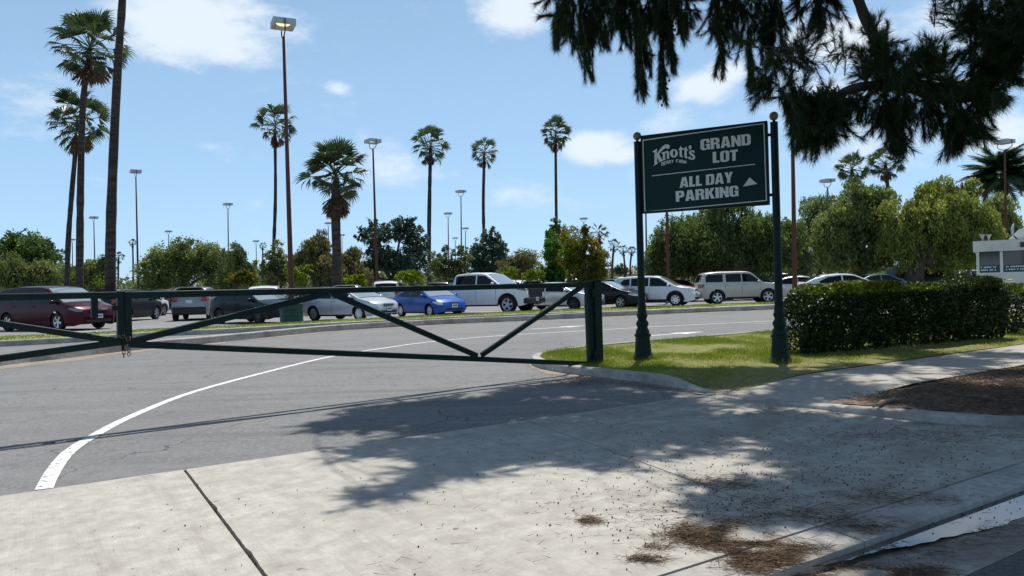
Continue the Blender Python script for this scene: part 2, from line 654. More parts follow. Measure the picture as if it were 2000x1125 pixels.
def paint_mat():
    """road paint, cracked and worn through where the noise runs high"""
    mt, n, b = new_mat('road_paint')
    tcn = node(mt, 'ShaderNodeTexCoord')
    vo = node(mt, 'ShaderNodeTexVoronoi', feature='DISTANCE_TO_EDGE')
    vo.inputs['Scale'].default_value = 26
    link(mt, tcn.outputs['Object'], vo.inputs['Vector'])
    ns = node(mt, 'ShaderNodeTexNoise')
    ns.inputs['Scale'].default_value = 22
    ns.inputs['Detail'].default_value = 8
    link(mt, tcn.outputs['Object'], ns.inputs['Vector'])
    a = node(mt, 'ShaderNodeMapRange')
    a.inputs['From Min'].default_value = 0.0
    a.inputs['From Max'].default_value = 0.05
    link(mt, vo.outputs['Distance'], a.inputs['Value'])
    c = node(mt, 'ShaderNodeMapRange')
    c.inputs['From Min'].default_value = 0.50
    c.inputs['From Max'].default_value = 0.38
    link(mt, ns.outputs['Fac'], c.inputs['Value'])
    ad = node(mt, 'ShaderNodeMath', operation='ADD', use_clamp=True)
    link(mt, a.outputs[0], ad.inputs[0])
    link(mt, c.outputs[0], ad.inputs[1])
    mu = node(mt, 'ShaderNodeMath', operation='MULTIPLY')
    link(mt, ad.outputs[0], mu.inputs[0])
    c2 = node(mt, 'ShaderNodeMapRange')
    c2.inputs['From Min'].default_value = 0.66
    c2.inputs['From Max'].default_value = 0.58
    link(mt, ns.outputs['Fac'], c2.inputs['Value'])
    link(mt, c2.outputs[0], mu.inputs[1])
    mx = node(mt, 'ShaderNodeMix', data_type='RGBA')
    link(mt, mu.outputs[0], mx.inputs['Factor'])
    mx.inputs[6].default_value = (0.17, 0.17, 0.17, 1)
    mx.inputs[7].default_value = (0.72, 0.72, 0.70, 1)
    link(mt, mx.outputs[2], b.inputs['Base Color'])
    b.inputs['Roughness'].default_value = 0.75
    return mt


M['paint'] = paint_mat()


def concrete_mat():
    """broomed driveway concrete: fine stretched brush lines, pale mottling, dark spatter and wheel-worn stains"""
    mt, n, b = new_mat('apron_concrete')
    tcn = node(mt, 'ShaderNodeTexCoord')
    rotm = node(mt, 'ShaderNodeMapping')
    rotm.inputs['Rotation'].default_value = (0, 0, -math.atan2(E1.y, E1.x))
    link(mt, tcn.outputs['Object'], rotm.inputs['Vector'])

    def ns(scale, detail, lo, hi, stretch=(1, 1, 1), to=(0, 1), rough=0.6):
        mp = node(mt, 'ShaderNodeMapping')
        mp.inputs['Scale'].default_value = stretch
        link(mt, rotm.outputs[0], mp.inputs['Vector'])
        x = node(mt, 'ShaderNodeTexNoise')
        x.inputs['Scale'].default_value = scale
        x.inputs['Detail'].default_value = detail
        x.inputs['Roughness'].default_value = rough
        link(mt, mp.outputs[0], x.inputs['Vector'])
        r = node(mt, 'ShaderNodeMapRange')
        r.inputs['From Min'].default_value, r.inputs['From Max'].default_value = lo, hi
        r.inputs['To Min'].default_value, r.inputs['To Max'].default_value = to
        link(mt, x.outputs['Fac'], r.inputs['Value'])
        return r.outputs[0], x.outputs['Fac']

    def mixc(f, a, c):
        x = node(mt, 'ShaderNodeMix', data_type='RGBA')
        link(mt, f, x.inputs['Factor'])
        for i, q in ((6, a), (7, c)):
            if isinstance(q, tuple):
                x.inputs[i].default_value = (*q, 1)
            else:
                link(mt, q, x.inputs[i])
        return x.outputs[2]
    mott, _ = ns(7, 10, 0.34, 0.68, rough=0.72)
    col = mixc(mott, (0.345, 0.322, 0.275), (0.57, 0.548, 0.480))
    broad, _ = ns(0.8, 6, 0.45, 0.75, to=(0, 0.55))
    col = mixc(broad, col, (0.31, 0.285, 0.25))
    broom, bh = ns(30, 3, 0.3, 0.75, stretch=(3.2, 0.09, 1), to=(0, 0.30))
    col = mixc(broom, col, (0.30, 0.285, 0.25))
    grain, gh = ns(140, 3, 0.5, 0.8, to=(0, 0.45))
    col = mixc(grain, col, (0.25, 0.24, 0.215))
    streak, _ = ns(2.2, 8, 0.54, 0.72, stretch=(2.2, 0.35, 1), to=(0, 0.6), rough=0.7)
    col = mixc(streak, col, (0.235, 0.21, 0.18))
    # ground-in brown dirt under the pine side of the slab
    dirt, _ = ns(1.7, 9, 0.40, 0.66, stretch=(.8, 1.3, 1), to=(0, 0.62), rough=0.7)
    sx = node(mt, 'ShaderNodeSeparateXYZ')
    link(mt, rotm.outputs[0], sx.inputs[0])
    side = node(mt, 'ShaderNodeMapRange', interpolation_type='SMOOTHSTEP')
    side.inputs['From Min'].default_value, side.inputs['From Max'].default_value = 1.2, 5.5
    link(mt, sx.outputs['X'], side.inputs['Value'])
    dm = node(mt, 'ShaderNodeMath', operation='MULTIPLY')
    link(mt, dirt, dm.inputs[0])
    link(mt, side.outputs[0], dm.inputs[1])
    col = mixc(dm.outputs[0], col, (0.175, 0.145, 0.110))
    spots, _ = ns(11, 2, 0.70, 0.76, to=(0, 0.75))
    col = mixc(spots, col, (0.10, 0.085, 0.07))
    link(mt, col, b.inputs['Base Color'])
    b.inputs['Roughness'].default_value = 0.85
    b.inputs['Specular IOR Level'].default_value = 0.3
    bp = node(mt, 'ShaderNodeBump')
    bp.inputs['Strength'].default_value = 0.45
    bp.inputs['Distance'].default_value = 0.006
    ad = node(mt, 'ShaderNodeMath', operation='ADD')
    link(mt, bh, ad.inputs[0])
    link(mt, gh, ad.inputs[1])
    link(mt, ad.outputs[0], bp.inputs['Height'])
    link(mt, bp.outputs[0], b.inputs['Normal'])
    return mt


M['concrete'] = concrete_mat()
wm, _, wb = new_mat('shallow_water')
set_in(wb, Base_Color=(0.05, 0.05, 0.05, 1), Roughness=0.03)
wb.inputs['Specular IOR Level'].default_value = 0.9
wb.inputs['IOR'].default_value = 1.6
wnx = node(wm, 'ShaderNodeTexNoise')
wnx.inputs['Scale'].default_value = 14
wbp = node(wm, 'ShaderNodeBump')
wbp.inputs['Strength'].default_value = 0.04
link(wm, wnx.outputs['Fac'], wbp.inputs['Height'])
link(wm, wbp.outputs[0], wb.inputs['Normal'])
M['water'] = wm


# ------------------------------------------------------------------ ground, roads
def xy(s, t):
    p = ST(s, t)
    return (p.x, p.y)


def sheet(name, poly, z, mat, kind='structure'):
    mb = MB()
    tri = tessellate_polygon([[Vector((p[0], p[1], 0)) for p in poly]])
    fs = []
    for t in tri:
        q = [poly[i] for i in t]
        ar = (q[1][0] - q[0][0]) * (q[2][1] - q[0][1]) - (q[2][0] - q[0][0]) * (q[1][1] - q[0][1])
        fs.append(tuple(t) if ar > 0 else tuple(t)[::-1])
    mb.add([(p[0], p[1], z(p) if callable(z) else z) for p in poly], fs)
    return tag(mb.build(name, mat), kind=kind)


def smooth01(x):
    x = min(1.0, max(0.0, x))
    return x * x * (3 - 2 * x)


sheet('ground', [(-2500, -2500), (2500, -2500), (2500, 2500), (-2500, 2500)], -0.10, M['far_ground'])
sheet('street', [xy(-90, -14), xy(90, -14), xy(90, 1.64), xy(-90, 1.64)], -0.008, M['street'])
tag(bpy.data.objects['street'], label='dark asphalt street along the gutter')
sheet('driveway', [xy(-80, 5.89), xy(120, 5.89), xy(120, 31), xy(-80, 31)], -0.010, M['asphalt'])
sheet('parking_lot', [xy(-110, 26.2), xy(170, 26.2), xy(170, 150), xy(-110, 150)], -0.005, M['lot_asphalt'])

# kerb return on the right of the drive, then the street kerb
KERB_R = [(6.30, 5.50), (6.33, 4.9), (6.36, 4.2), (6.42, 3.6), (6.56, 3.1), (6.85, 2.74), (7.35, 2.48), (8.2, 2.36), (9.6, 2.34), (12.5, 2.34), (20, 2.34), (40, 2.34)]
KERB_I = [(6.38, 5.95), (6.47, 6.6), (6.47, 7.4), (6.42, 8.2), (6.46, 9.0), (6.70, 9.8), (7.2, 10.5), (8.1, 11.0), (9.6, 11.2), (12, 11.2), (16, 11.05), (24, 11.0), (60, 11.0)]


def resample(pts, step):
    pts = [Vector((p[0], p[1], 0)) for p in pts]
    # Catmull-Rom
    outp = []
    for i in range(len(pts) - 1):
        p0, p1, p2, p3 = pts[max(0, i - 1)], pts[i], pts[i + 1], pts[min(len(pts) - 1, i + 2)]
        n = max(1, int((p2 - p1).length / step))
        for k in range(n):
            t = k / n
            q = 0.5 * ((2 * p1) + (p2 - p0) * t + (2 * p0 - 5 * p1 + 4 * p2 - p3) * t * t + (3 * p1 - p0 - 3 * p2 + p3) * t ** 3)
            outp.append(q)
    outp.append(pts[-1])
    return outp


def kerb(name, line, width, ztop, zbot, side, seg_len, mat, frame=True, step=0.25, label=None):
    """kerb stones swept along a line; side +1 puts the width to the left of travel; each stone its own piece"""
    pts = resample(line, step)
    if frame:
        pts = [ST(p.x, p.y) for p in pts]
    n = len(pts)
    nrm = []
    for i in range(n):
        d = (pts[min(n - 1, i + 1)] - pts[max(0, i - 1)]).normalized()
        nrm.append(Vector((-d.y, d.x, 0)) * side)
    root = thing(name, label, None)
    root['kind'] = 'structure'
    acc, start = 0.0, 0
    for i in range(1, n):
        acc += (pts[i] - pts[i - 1]).length
        if acc >= seg_len or i == n - 1:
            idx = list(range(start, i + 1))
            mb = MB()
            rings = []
            for k in idx:
                p, q = pts[k].copy(), nrm[k]
                if k == start and start > 0:
                    p = p + (pts[k + 1] - p).normalized() * 0.006
                if k == i and i < n - 1:
                    p = p - (p - pts[k - 1]).normalized() * 0.006
                zt = ztop(pts[k], k / (n - 1)) if callable(ztop) else ztop
                r = 0.025
                prof = [(0, zbot), (0.0, zt - r), (r * .35, zt - r * .3), (r, zt), (width - .008, zt + .002), (width, zt - .008), (width, zbot)]
                rings.append([(p.x + q.x * o, p.y + q.y * o, z) for o, z in prof])
            np_ = len(rings[0])
            for rg in rings:
                mb.v += rg
            for a in range(len(rings) - 1):
                for b_ in range(np_ - 1):
                    f = (a * np_ + b_, a * np_ + b_ + 1, (a + 1) * np_ + b_ + 1, (a + 1) * np_ + b_)
                    mb.f.append(f if side < 0 else f[::-1])
                    mb.mi.append(0)
            mb.f.append(tuple(range(np_)) if side > 0 else tuple(range(np_))[::-1])
            mb.f.append(tuple((len(rings) - 1) * np_ + k for k in range(np_))[::-1 if side > 0 else 1])
            mb.mi += [0, 0]
            mb.build('curb_stone', mat, root)
            acc, start = 0.0, i
    return root


def zt_r(p, f):
    t = p.dot(E2)
    return 0.004 + 0.075 * smooth01((5.5 - t) / 2.2)


def zt_i(p, f):
    t = p.dot(E2)
    return 0.006 + 0.112 * smooth01((t - 5.95) / 0.9)


kerb('return_curb', KERB_R, 0.15, zt_r, -0.06, 1, 3.0, M['curb'], label='pale concrete curb beside the needle strewn soil')
kerb('island_curb', KERB_I, 0.14, zt_i, -0.06, -1, 3.2, M['curb'], label='pale curb round the green lawn')


def land_h(s, t):
    return 0.112 * max(smooth01((s - 6.5) / 1.6), smooth01((t - 6.15) / 0.8))


def patch(name, st_poly_fn, us, vs, mat, lift=0.0, rough=0.0, kind='structure', label=None):
    mb = MB()

    def fn(u, v):
        s, t = st_poly_fn(u, v)
        z = land_h(s, t) + lift + (random.uniform(-rough, rough) if 0.02 < u < .98 and .02 < v < .98 else 0)
        return ST(s, t, z)
    mb.grid(fn, us, vs)
    me = mb.mesh(name, mat, smooth=True)
    me.flip_normals()
    return tag(put(name, me), label=label, kind=kind)


ki = resample(KERB_I, 0.3)
kr = resample(KERB_R, 0.3)


def s_left(t, line, off):
    """kerb line's s at height t (first crossing) plus the kerb's width"""
    for a, b_ in zip(line, line[1:]):
        if (a.y - t) * (b_.y - t) <= 0 and a.y != b_.y:
            return a.x + (b_.x - a.x) * (t - a.y) / (b_.y - a.y) + off
    return line[0].x + off


us = np.linspace(0, 1, 90) ** 1.6
LAWN_T0 = 5.80


def lawn(u, v):
    t = LAWN_T0 + v * (11.02 - LAWN_T0)
    sl = s_left(t, ki, 0.135) if t > 5.98 else 6.47
    return sl + u * (60 - sl), t


patch('lawn', lawn, us, np.linspace(0, 1, 34), M['turf'], -0.012, 0.006, label='lawn soil under the sign posts')


def walk(u, v):
    t0, t1 = 4.52, 5.77
    t = t0 + v * (t1 - t0)
    sl = s_left(t, kr, 0.15) if t < 5.45 else 6.40
    return sl + u * (60 - sl), t


wk = tag(thing('sidewalk', 'pale concrete sidewalk between lawn and needle strewn soil', None), kind='structure')
wj = [6.42, 8.0, 9.5, 11.0, 12.5, 14.0, 16, 18, 21, 24, 60]
for a, b_ in zip(wj, wj[1:]):
    mb = MB()

    def fnw(u, v, a=a, b_=b_):
        t = 4.50 + v * 1.28
        sl = max(a, (s_left(t, kr, 0.155) if t < 5.45 else 6.42)) if a < 7 else a
        s = sl + 0.005 + u * (b_ - sl - 0.010)
        return ST(s, t, land_h(s, 4.9) * 0.80 + 0.004)
    mb.grid(fnw, np.linspace(0, 1, 9), np.linspace(0, 1, 5))
    me = mb.mesh('walk_slab', M['walk'])
    me.flip_normals()
    put('walk_slab', me, wk)


def parkway(u, v):
    t = 2.50 + v * (4.515 - 2.50)
    sl = s_left(t, kr, 0.145)
    return sl + u * (60 - sl), t


def land_pw(s, t):
    return 0.112 * smooth01((5.9 - t) / 2.2)


mb = MB()


def fnp(u, v):
    s, t = parkway(u, v)
    mound = 0.03 * math.exp(-((s - 9.5) ** 2 / 6 + (t - 3.4) ** 2 / .6))
    return ST(s, t, 0.012 + 0.062 * smooth01((5.6 - t) / 2.0) + 0.03 * smooth01((s - 6.6) / 2.5) + mound + random.uniform(-.008, .008))


mb.grid(fnp, us, np.linspace(0, 1, 22))
me = mb.mesh('parkway_soil', M['soil'], smooth=True)
me.flip_normals()
tag(put('parkway_soil', me), label='bare brown soil strip strewn with needles', kind='structure')

# apron slabs, bedded on dark filler so the joints read as gaps
tag(sheet('curb_ramp', [xy(6.28, 5.35), xy(6.75, 5.35), xy(6.75, 6.25), xy(6.28, 6.05)], 0.0015, M['walk']), label='small concrete ramp between driveway and sidewalk')
apron = sheet('driveway_apron', [xy(-14, 2.39), xy(9, 2.39), xy(9, 5.9), xy(-14, 5.9)], -0.045, M['joint'])
apron['label'] = 'pale broomed concrete apron in front of the gate'


def jag(a, b_, n, amp, lo=0.0, hi=1.0):
    r_ = []
    for i in range(n + 1):
        f = i / n
        sp_ = max(0.0, math.sin(f * 41 + 1.1) * .6 + math.sin(f * 23.7) * .5 + math.sin(f * 97) * .25 - .25)
        w = amp * sp_ if lo < f < hi else 0.0
        q = (a[0] + (b_[0] - a[0]) * f + (w + random.uniform(0, .003) if 0 < i < n else 0), a[1] + (b_[1] - a[1]) * f)
        r_.append(q)
    return r_


def slab(poly, zt=0.0):
    mb = MB()
    mb.prism([xy(*p) for p in poly], -0.07, zt)
    put('concrete_slab', mb.mesh('concrete_slab', M['concrete']), apron)


T0, T1 = 2.395, 5.882
jn = [(-10.9, -10.9), (-7.9, -7.9), (-4.95, -4.98), (-2.0, -2.06)]
for (a, b_) in zip(jn, jn[1:]):
    slab([(a[0] + .006, T1), (a[1] + .006, T0), (b_[1] - .006, T0), (b_[0] - .006, T1)])
J1T, J1B, J2T, J2B = 0.95, 0.84, 3.92, 3.34
slab([(-2.0 + .006, T1), (-2.06 + .006, T0)] + [(J1B - .009, T0), (J1T - .009, T1)])
right = jag((J1T + .009, T1), (J1B + .009, T0), 110, 0.009, 0.10, 0.80)
slab([(J2T - .006, T1)] + right + [(J2B - .006, T0)])
kpts = [p for p in kr if p.y < 5.5 and p.y > 2.42]
slab([(J2T + .006, T1), (J2B + .006, T0)] + [(7.6, T0)] + [(p.x - .004, p.y) for p in reversed(kpts)] + [(6.30, 5.5), (6.32, T1)])
lip = tag(thing('gutter_lip', 'low concrete lip between apron and wet gutter', None), kind='structure')
for a, b_ in ((-12, -7.9), (-7.9, -4.95), (-4.95, -2.04), (-2.04, .83), (.83, 3.36), (3.36, 5.6), (5.6, 8.2)):
    mb = MB()
    mb.prism([xy(a + .006, 2.15), xy(b_ - .006, 2.15), xy(b_ - .006, 2.382), xy(a + .006, 2.382)], -0.095, lambda p: -0.004 - 0.014 * (1 if (p[0] * E2.x + p[1] * E2.y) < 2.3 else 0))
    put('curb_stone', mb.mesh('curb_stone', M['curb']), lip)
gut = tag(thing('gutter', 'concrete gutter pan carrying a strip of water', None), kind='structure')
for a in (-14, -10, -6, -2, 2.6, 5.8, 9, 13, 17, 21, 25):
    b_ = {-2: 2.6, 2.6: 5.8}.get(a, a + (4 if a < -2 else 3.2 if a < 9 else 4))
    mb = MB()
    mb.prism([xy(a + .005, 1.645), xy(b_ - .005, 1.645), xy(b_ - .005, 2.146), xy(a + .005, 2.146)], -0.09, lambda p: -0.006 - 0.075 * smooth01(((p[0] * E2.x + p[1] * E2.y) - 1.6) / .5))
    put('gutter_pan', mb.mesh('gutter_pan', M['gutter']), gut)
wp_ = []
for i in range(121):
    f = i / 120
    s = 2.95 + f * 9
    edge = 2.135 - 0.21 * smooth01((s - 2.95) / 1.3) + 0.05 * smooth01((s - 4.6) / .12) * (1 - smooth01((s - 6) / 2)) + 0.010 * math.sin(s * 5.3) + 0.010 * math.sin(s * 13.1 + 1) + 0.008 * math.sin(s * 37) + random.uniform(-.009, .009)
    wp_.append((s, edge))
water = sheet('gutter_water', [xy(s, 2.145) for s, e in reversed(wp_[::6])] + [xy(s, e) for s, e in wp_], -0.046, M['water'])
water['label'] = 'thin strip of standing water reflecting the sky'

# the raised median: lower kerb by the road, a lane strip, then kerb, turf and the lot
low = [(0, 716), (60, 708), (120, 702), (181, 694), (300, 681), (400, 672), (506, 661), (642, 647.5), (732, 641.5), (900, 632), (1011, 627.5), (1138, 620.5), (1300, 613.5), (1392, 609.5), (1513, 604.5), (1700, 597)]
lp = [G(*p) for p in low]
lp = [(2 * lp[0] - lp[1])] + lp
ext = (lp[-1] - lp[-3]).normalized()
lp += [lp[-1] + ext * 25]
lowline = [(p.x, p.y) for p in lp]
kerb('median_curb', lowline, 0.20, 0.19, -0.06, 1, 6.5, M['curb'], frame=False, step=0.6, label='long pale median curb across the road from the gate')
topy = [(0, 665.7), (121, 659.6), (317, 647), (400, 643.6), (500, 638.5), (581, 633.5), (732, 626), (800, 623), (900, 618), (1042, 612), (1175, 607), (1300, 603.5), (1392, 599.5), (1513, 594.6)]
up_ = [G(x, y, 0.15) for x, y in topy]
up_ = [2 * up_[0] - up_[1]] + up_
up_ += [up_[-1] + (up_[-1] - up_[-3]).normalized() * 30]
upline = [(p.x, p.y) for p in up_]
kerb('turf_curb', upline, 0.15, 0.15, -0.06, 1, 6.0, M['curb'], frame=False, step=0.6, label='second curb edging the narrow turf strip by the cars')
gy = [(0, 657.6), (121, 653.4), (227, 648.5), (317, 643.4), (400, 640.4), (581, 631.2), (732, 623), (900, 615), (951, 612), (1138, 604), (1300, 600), (1361, 596.2), (1513, 589.8)]
gp = [G(x, y, 0.15) for x, y in gy]
gp = [2 * gp[0] - gp[1]] + gp
gp += [gp[-1] + (gp[-1] - gp[-3]).normalized() * 30]
a_ = resample(upline, 0.6)
b_l = resample([(p.x, p.y) for p in gp], 0.6)


def along(pts, f):
    i = f * (len(pts) - 1)
    k = min(len(pts) - 2, int(i))
    return pts[k].lerp(pts[k + 1], i - k)


mb = MB()
NS = 140


def inner(f):
    q = along(a_, f)
    q2 = along(a_, min(1, f + .004))
    q1 = along(a_, max(0, f - .004))
    d = (q2 - q1).normalized()
    return q + Vector((-d.y, d.x, 0)) * 0.145


def fnm(u, v):
    p, q = inner(u), along(b_l, u)
    z = 0.142 + 0.05 * math.sin(math.pi * v) + (0 if v < .99 else -0.16)
    return (p.x + (q.x - p.x) * min(1, v * 1.02), p.y + (q.y - p.y) * min(1, v * 1.02), z)


mb.grid(fnm, np.linspace(0, 1, NS), [0, .2, .4, .6, .8, .985, 1.0])
me = mb.mesh('median_turf', M['median_turf'], smooth=True)
me.flip_normals()
tag(put('median_turf', me), label='narrow turf strip between curb and parked cars', kind='structure')
# sandy silt washed along the foot of the median kerb
lr = resample(lowline, 0.35)
mb = MB()
for i, p in enumerate(lr):
    d = (lr[min(len(lr) - 1, i + 1)] - lr[max(0, i - 1)]).normalized()
    nn = Vector((d.y, -d.x, 0))
    w = 0.22 + 0.12 * math.sin(i * .21) + 0.08 * math.sin(i * .57) + random.uniform(-.07, .07)
    w *= 1.5 if p.x < -5 else 1.0
    w = max(.05, w)
    mb.v += [(p.x - nn.x * .02, p.y - nn.y * .02, 0.012), (p.x + nn.x * w, p.y + nn.y * w, -0.0065)]
for i in range(len(lr) - 1):
    mb.f.append((2 * i, 2 * i + 1, 2 * i + 3, 2 * i + 2))
    mb.mi.append(0)
tag(mb.build('silt_dirt', M['sand']), label='sandy silt along the foot of the median curb', kind='stuff')
mb = MB()
ii = resample(KERB_I, 0.12)
for i, p in enumerate(ii[:75]):
    d = (ii[i + 1] - ii[max(0, i - 1)]).normalized()
    nn = Vector((-d.y, d.x, 0))
    w = 0.05 + 0.17 * math.exp(-((p.y - 8.2) / 1.0) ** 2) * (1 + .4 * math.sin(i * .9)) + random.uniform(-.035, .04)
    w = max(.02, w)
    a = ST(p.x - nn.x * .02, p.y - nn.y * .02, .012)
    b_ = ST(p.x + nn.x * w, p.y + nn.y * w, -0.0065)
    mb.v += [a, b_]
for i in range(74):
    mb.f.append((2 * i, 2 * i + 2, 2 * i + 3, 2 * i + 1))
    mb.mi.append(0)
mb.mesh
tag(mb.build('curb_dirt', M['sand']), label='sandy dirt gathered against the lawn curb near the gate post', kind='stuff')


# painted lines
def ribbon(name, px, width, label):
    pts = resample([tuple(G(*p))[:2] for p in px], 0.25)
    mb = MB()
    for i, p in enumerate(pts):
        d = (pts[min(len(pts) - 1, i + 1)] - pts[max(0, i - 1)]).normalized()
        q = Vector((-d.y, d.x, 0)) * width / 2
        mb.v += [(p.x - q.x, p.y - q.y, -0.0055), (p.x + q.x, p.y + q.y, -0.0055)]
    for i in range(len(pts) - 1):
        mb.f.append((2 * i, 2 * i + 2, 2 * i + 3, 2 * i + 1))
        mb.mi.append(0)
    return tag(mb.build(name, M['paint']), label=label, kind='structure')


ribbon('lane_line_marking', [(86, 953), (103, 920), (133, 882), (182, 850), (258, 811), (370, 767), (500, 731), (640, 697), (745, 680), (850, 666), (1000, 653.5), (1170, 644), (1300, 636.5), (1515, 626), (1800, 611)], 0.108, 'white painted line curving from the apron along the road')
for (px_, py_), lab in (((1320, 651.2), 'white painted arrow in the near lane beyond the sign'), ((1098, 638.5), 'white painted arrow in the far lane beyond the gate')):
    c = G(px_, py_)
    mb = MB()
    z = -0.0055
    sh = [(-1.15, -.07), (0.05, -.07), (0.05, -.3), (1.0, 0.0), (0.05, .3), (0.05, .07), (-1.15, .07)]
    pts = [c + E1 * a + E2 * b_ for a, b_ in sh]
    mb.add([(p.x, p.y, z) for p in pts], [(0, 1, 5, 6), (1, 2, 3), (1, 3, 5), (3, 4, 5)])
    tag(mb.build('arrow_marking', M['paint']), label=lab, kind='structure')
# far bay lines of the lot
for i in range(14):
    c = ST(2 + i * 3.1, 33)
    d = Vector((math.cos(R(-33)), math.sin(R(-33)), 0))
    q = Vector((-d.y, d.x, 0)) * .05
    mb = MB()
    p0, p1 = c - d * 2.4, c + d * 2.4
    mb.add([(p0.x - q.x, p0.y - q.y, -.001), (p1.x - q.x, p1.y - q.y, -.001), (p1.x + q.x, p1.y + q.y, -.001), (p0.x + q.x, p0.y + q.y, -.001)], [(0, 1, 2, 3)])
    tag(mb.build('bay_line_marking', M['paint']), label='white painted parking bay line on the lot', kind='structure')

# ------------------------------------------------------------------ gate
GA, GB = base_at(1163, 10.95, 0.0), base_at(243, 7.29, 0.0)
GN = Vector((-(GB - GA).y, (GB - GA).x, 0)).normalized()
GU = (GA - GB).normalized()


def PG(px, py):
    d = ray(px, py)
    k = GN.dot(GA - EYE) / GN.dot(d)
    return EYE + d * k


def bar(parent, name, p0, p1, h, w):
    mid = (p0 + p1) / 2
    mb = MB()
    mb.beam(p0 - parent.location, p1 - parent.location, w, h, ref=(0, 0, 1) if abs((p1 - p0).normalized().z) < .9 else tuple(GU), ch=0.006)
    return mb.build(name, M['green_paint'], parent)


leafR = thing('gate_leaf', 'dark green steel gate leaf hinged beside the lawn, with three diagonal braces', 'gate', GA, group='swing gate leaves across the drive')
bar(leafR, 'top_rail', PG(244, 576.5), PG(1150, 556), 0.068, 0.060)
bar(leafR, 'bottom_rail', PG(250, 672), PG(1150, 710.5), 0.066, 0.060)
bar(leafR, 'brace', PG(250, 668), PG(640, 573), 0.066, 0.052)
bar(leafR, 'brace', PG(648, 573), PG(932, 695), 0.066, 0.048)
bar(leafR, 'brace', PG(940, 694), PG(1135, 561), 0.066, 0.044)
bar(leafR, 'end_stile', PG(1150, 549), PG(1156, 714), 0.14, 0.075)
bar(leafR, 'meeting_stile', PG(248.5, 569), PG(250.5, 672), 0.062, 0.074)
leafL = thing('gate_leaf', 'dark green steel gate leaf running out past the left, with a short drop post', 'gate', GB, group='swing gate leaves across the drive')
far = GB - GU * 6.05


def along_gate(px, py, s):
    p = PG(px, py)
    return p


tl0 = PG(237, 575.5)
tl1 = PG(0, 580.5)
tl1 = tl0 + (tl1 - tl0).normalized() * 6.0
bar(leafL, 'top_rail', tl1, tl0, 0.062, 0.060)
bl0, bl1 = PG(237, 668), PG(0, 700)
bl1 = bl0 + (bl1 - bl0).normalized() * 6.0
bar(leafL, 'bottom_rail', bl1, bl0, 0.060, 0.056)
br0, br1 = PG(236, 667), PG(0, 632)
br1 = br0 + (br1 - br0).normalized() * 2.9
bar(leafL, 'brace', br1, br0, 0.060, 0.050)
bar(leafL, 'brace', br1, Vector((far.x + (br1 - far).x * .3, far.y + (br1 - far).y * .3, .36)), 0.060, 0.046)
bar(leafL, 'meeting_stile', PG(234.5, 568), PG(235, 662), 0.056, 0.078)
bar(leafL, 'drop_post', PG(184, 574), PG(184.5, 621), 0.056, 0.070)
bar(leafL, 'latch_block', PG(217, 602), PG(229, 602), 0.040, 0.066)
bar(leafL, 'latch_bar', PG(241.5, 656), PG(242.5, 685), 0.045, 0.030)
bar(leafL, 'end_stile', Vector((tl1.x, tl1.y, .1)), Vector((tl1.x, tl1.y, 1.32)), 0.14, 0.075)
gp_ = base_at(1164, 10.95, 0.0) + GU * 0.03
pt = thing('gate_post', 'thick dark green hinge post standing in the lawn at the end of the gate', 'post', (gp_.x, gp_.y, 0.02), math.atan2(GU.y, GU.x))
MB().cbox((0, 0, .63), (.135, .135, 1.30), .008).build('shaft', M['green_paint'], pt)
MB().cbox((0, 0, 1.286), (.145, .145, .014), .003).build('cap', M['green_paint'], pt)
for z in (.22, 1.1):
    MB().lathe([(.001, -.06), (.022, -.06), (.022, .06), (.001, .06)], (-.085, -.05, z), 10).build('hinge', M['green_paint'], pt)
pl_ = Vector((tl1.x, tl1.y, 0)) - GU * .14
pt2 = thing('gate_post', 'dark green hinge post at the far end of the gate leaf with the drop post', 'post', pl_, math.atan2(GU.y, GU.x))
MB().cbox((0, 0, .65), (.135, .135, 1.30), .008).build('shaft', M['green_paint'], pt2)
# chain and padlock at the meeting stiles
ch = thing('lock_chain', 'short rusty chain with a padlock hanging where the gate leaves meet', 'chain', PG(246, 664))


def ring_link(c, r1, r2, ang, tilt=0.0):
    pts = []
    for k in range(13):
        a = 2 * math.pi * k / 12
        v = Vector((r1 * math.cos(a), 0, r2 * math.sin(a)))
        v = Matrix.Rotation(ang, 3, 'Z') @ (Matrix.Rotation(tilt, 3, 'Y') @ v)
        pts.append(Vector(c) + v)
    return MB().tube(pts, 0.004, 6, cap=False)


L0 = ch.location
for (px_, py_, a, tl) in ((226, 657, .4, 1.4), (232, 656.5, 2.0, 1.5), (238, 657.5, .5, 1.4), (244, 659.5, 2.1, 1.3), (249, 661, .6, 1.2), (252.5, 661, 2.0, .6), (251, 684, .5, 0), (251, 691, .3, 0), (241, 688, .3, .0), (241, 694, 1.9, 0)):
    p = PG(px_, py_) - L0 - GN * (-0.045 if py_ < 670 else -0.02)
    ring_link(p, .013, .022, a, tl).build('chain_link', M['chain'], ch, smooth=True)
MB().cbox(PG(246.5, 679) - L0 + GN * .03, (.045, .022, .05), .006).build('padlock', M['chain'], ch)
kk = ch.children[0]

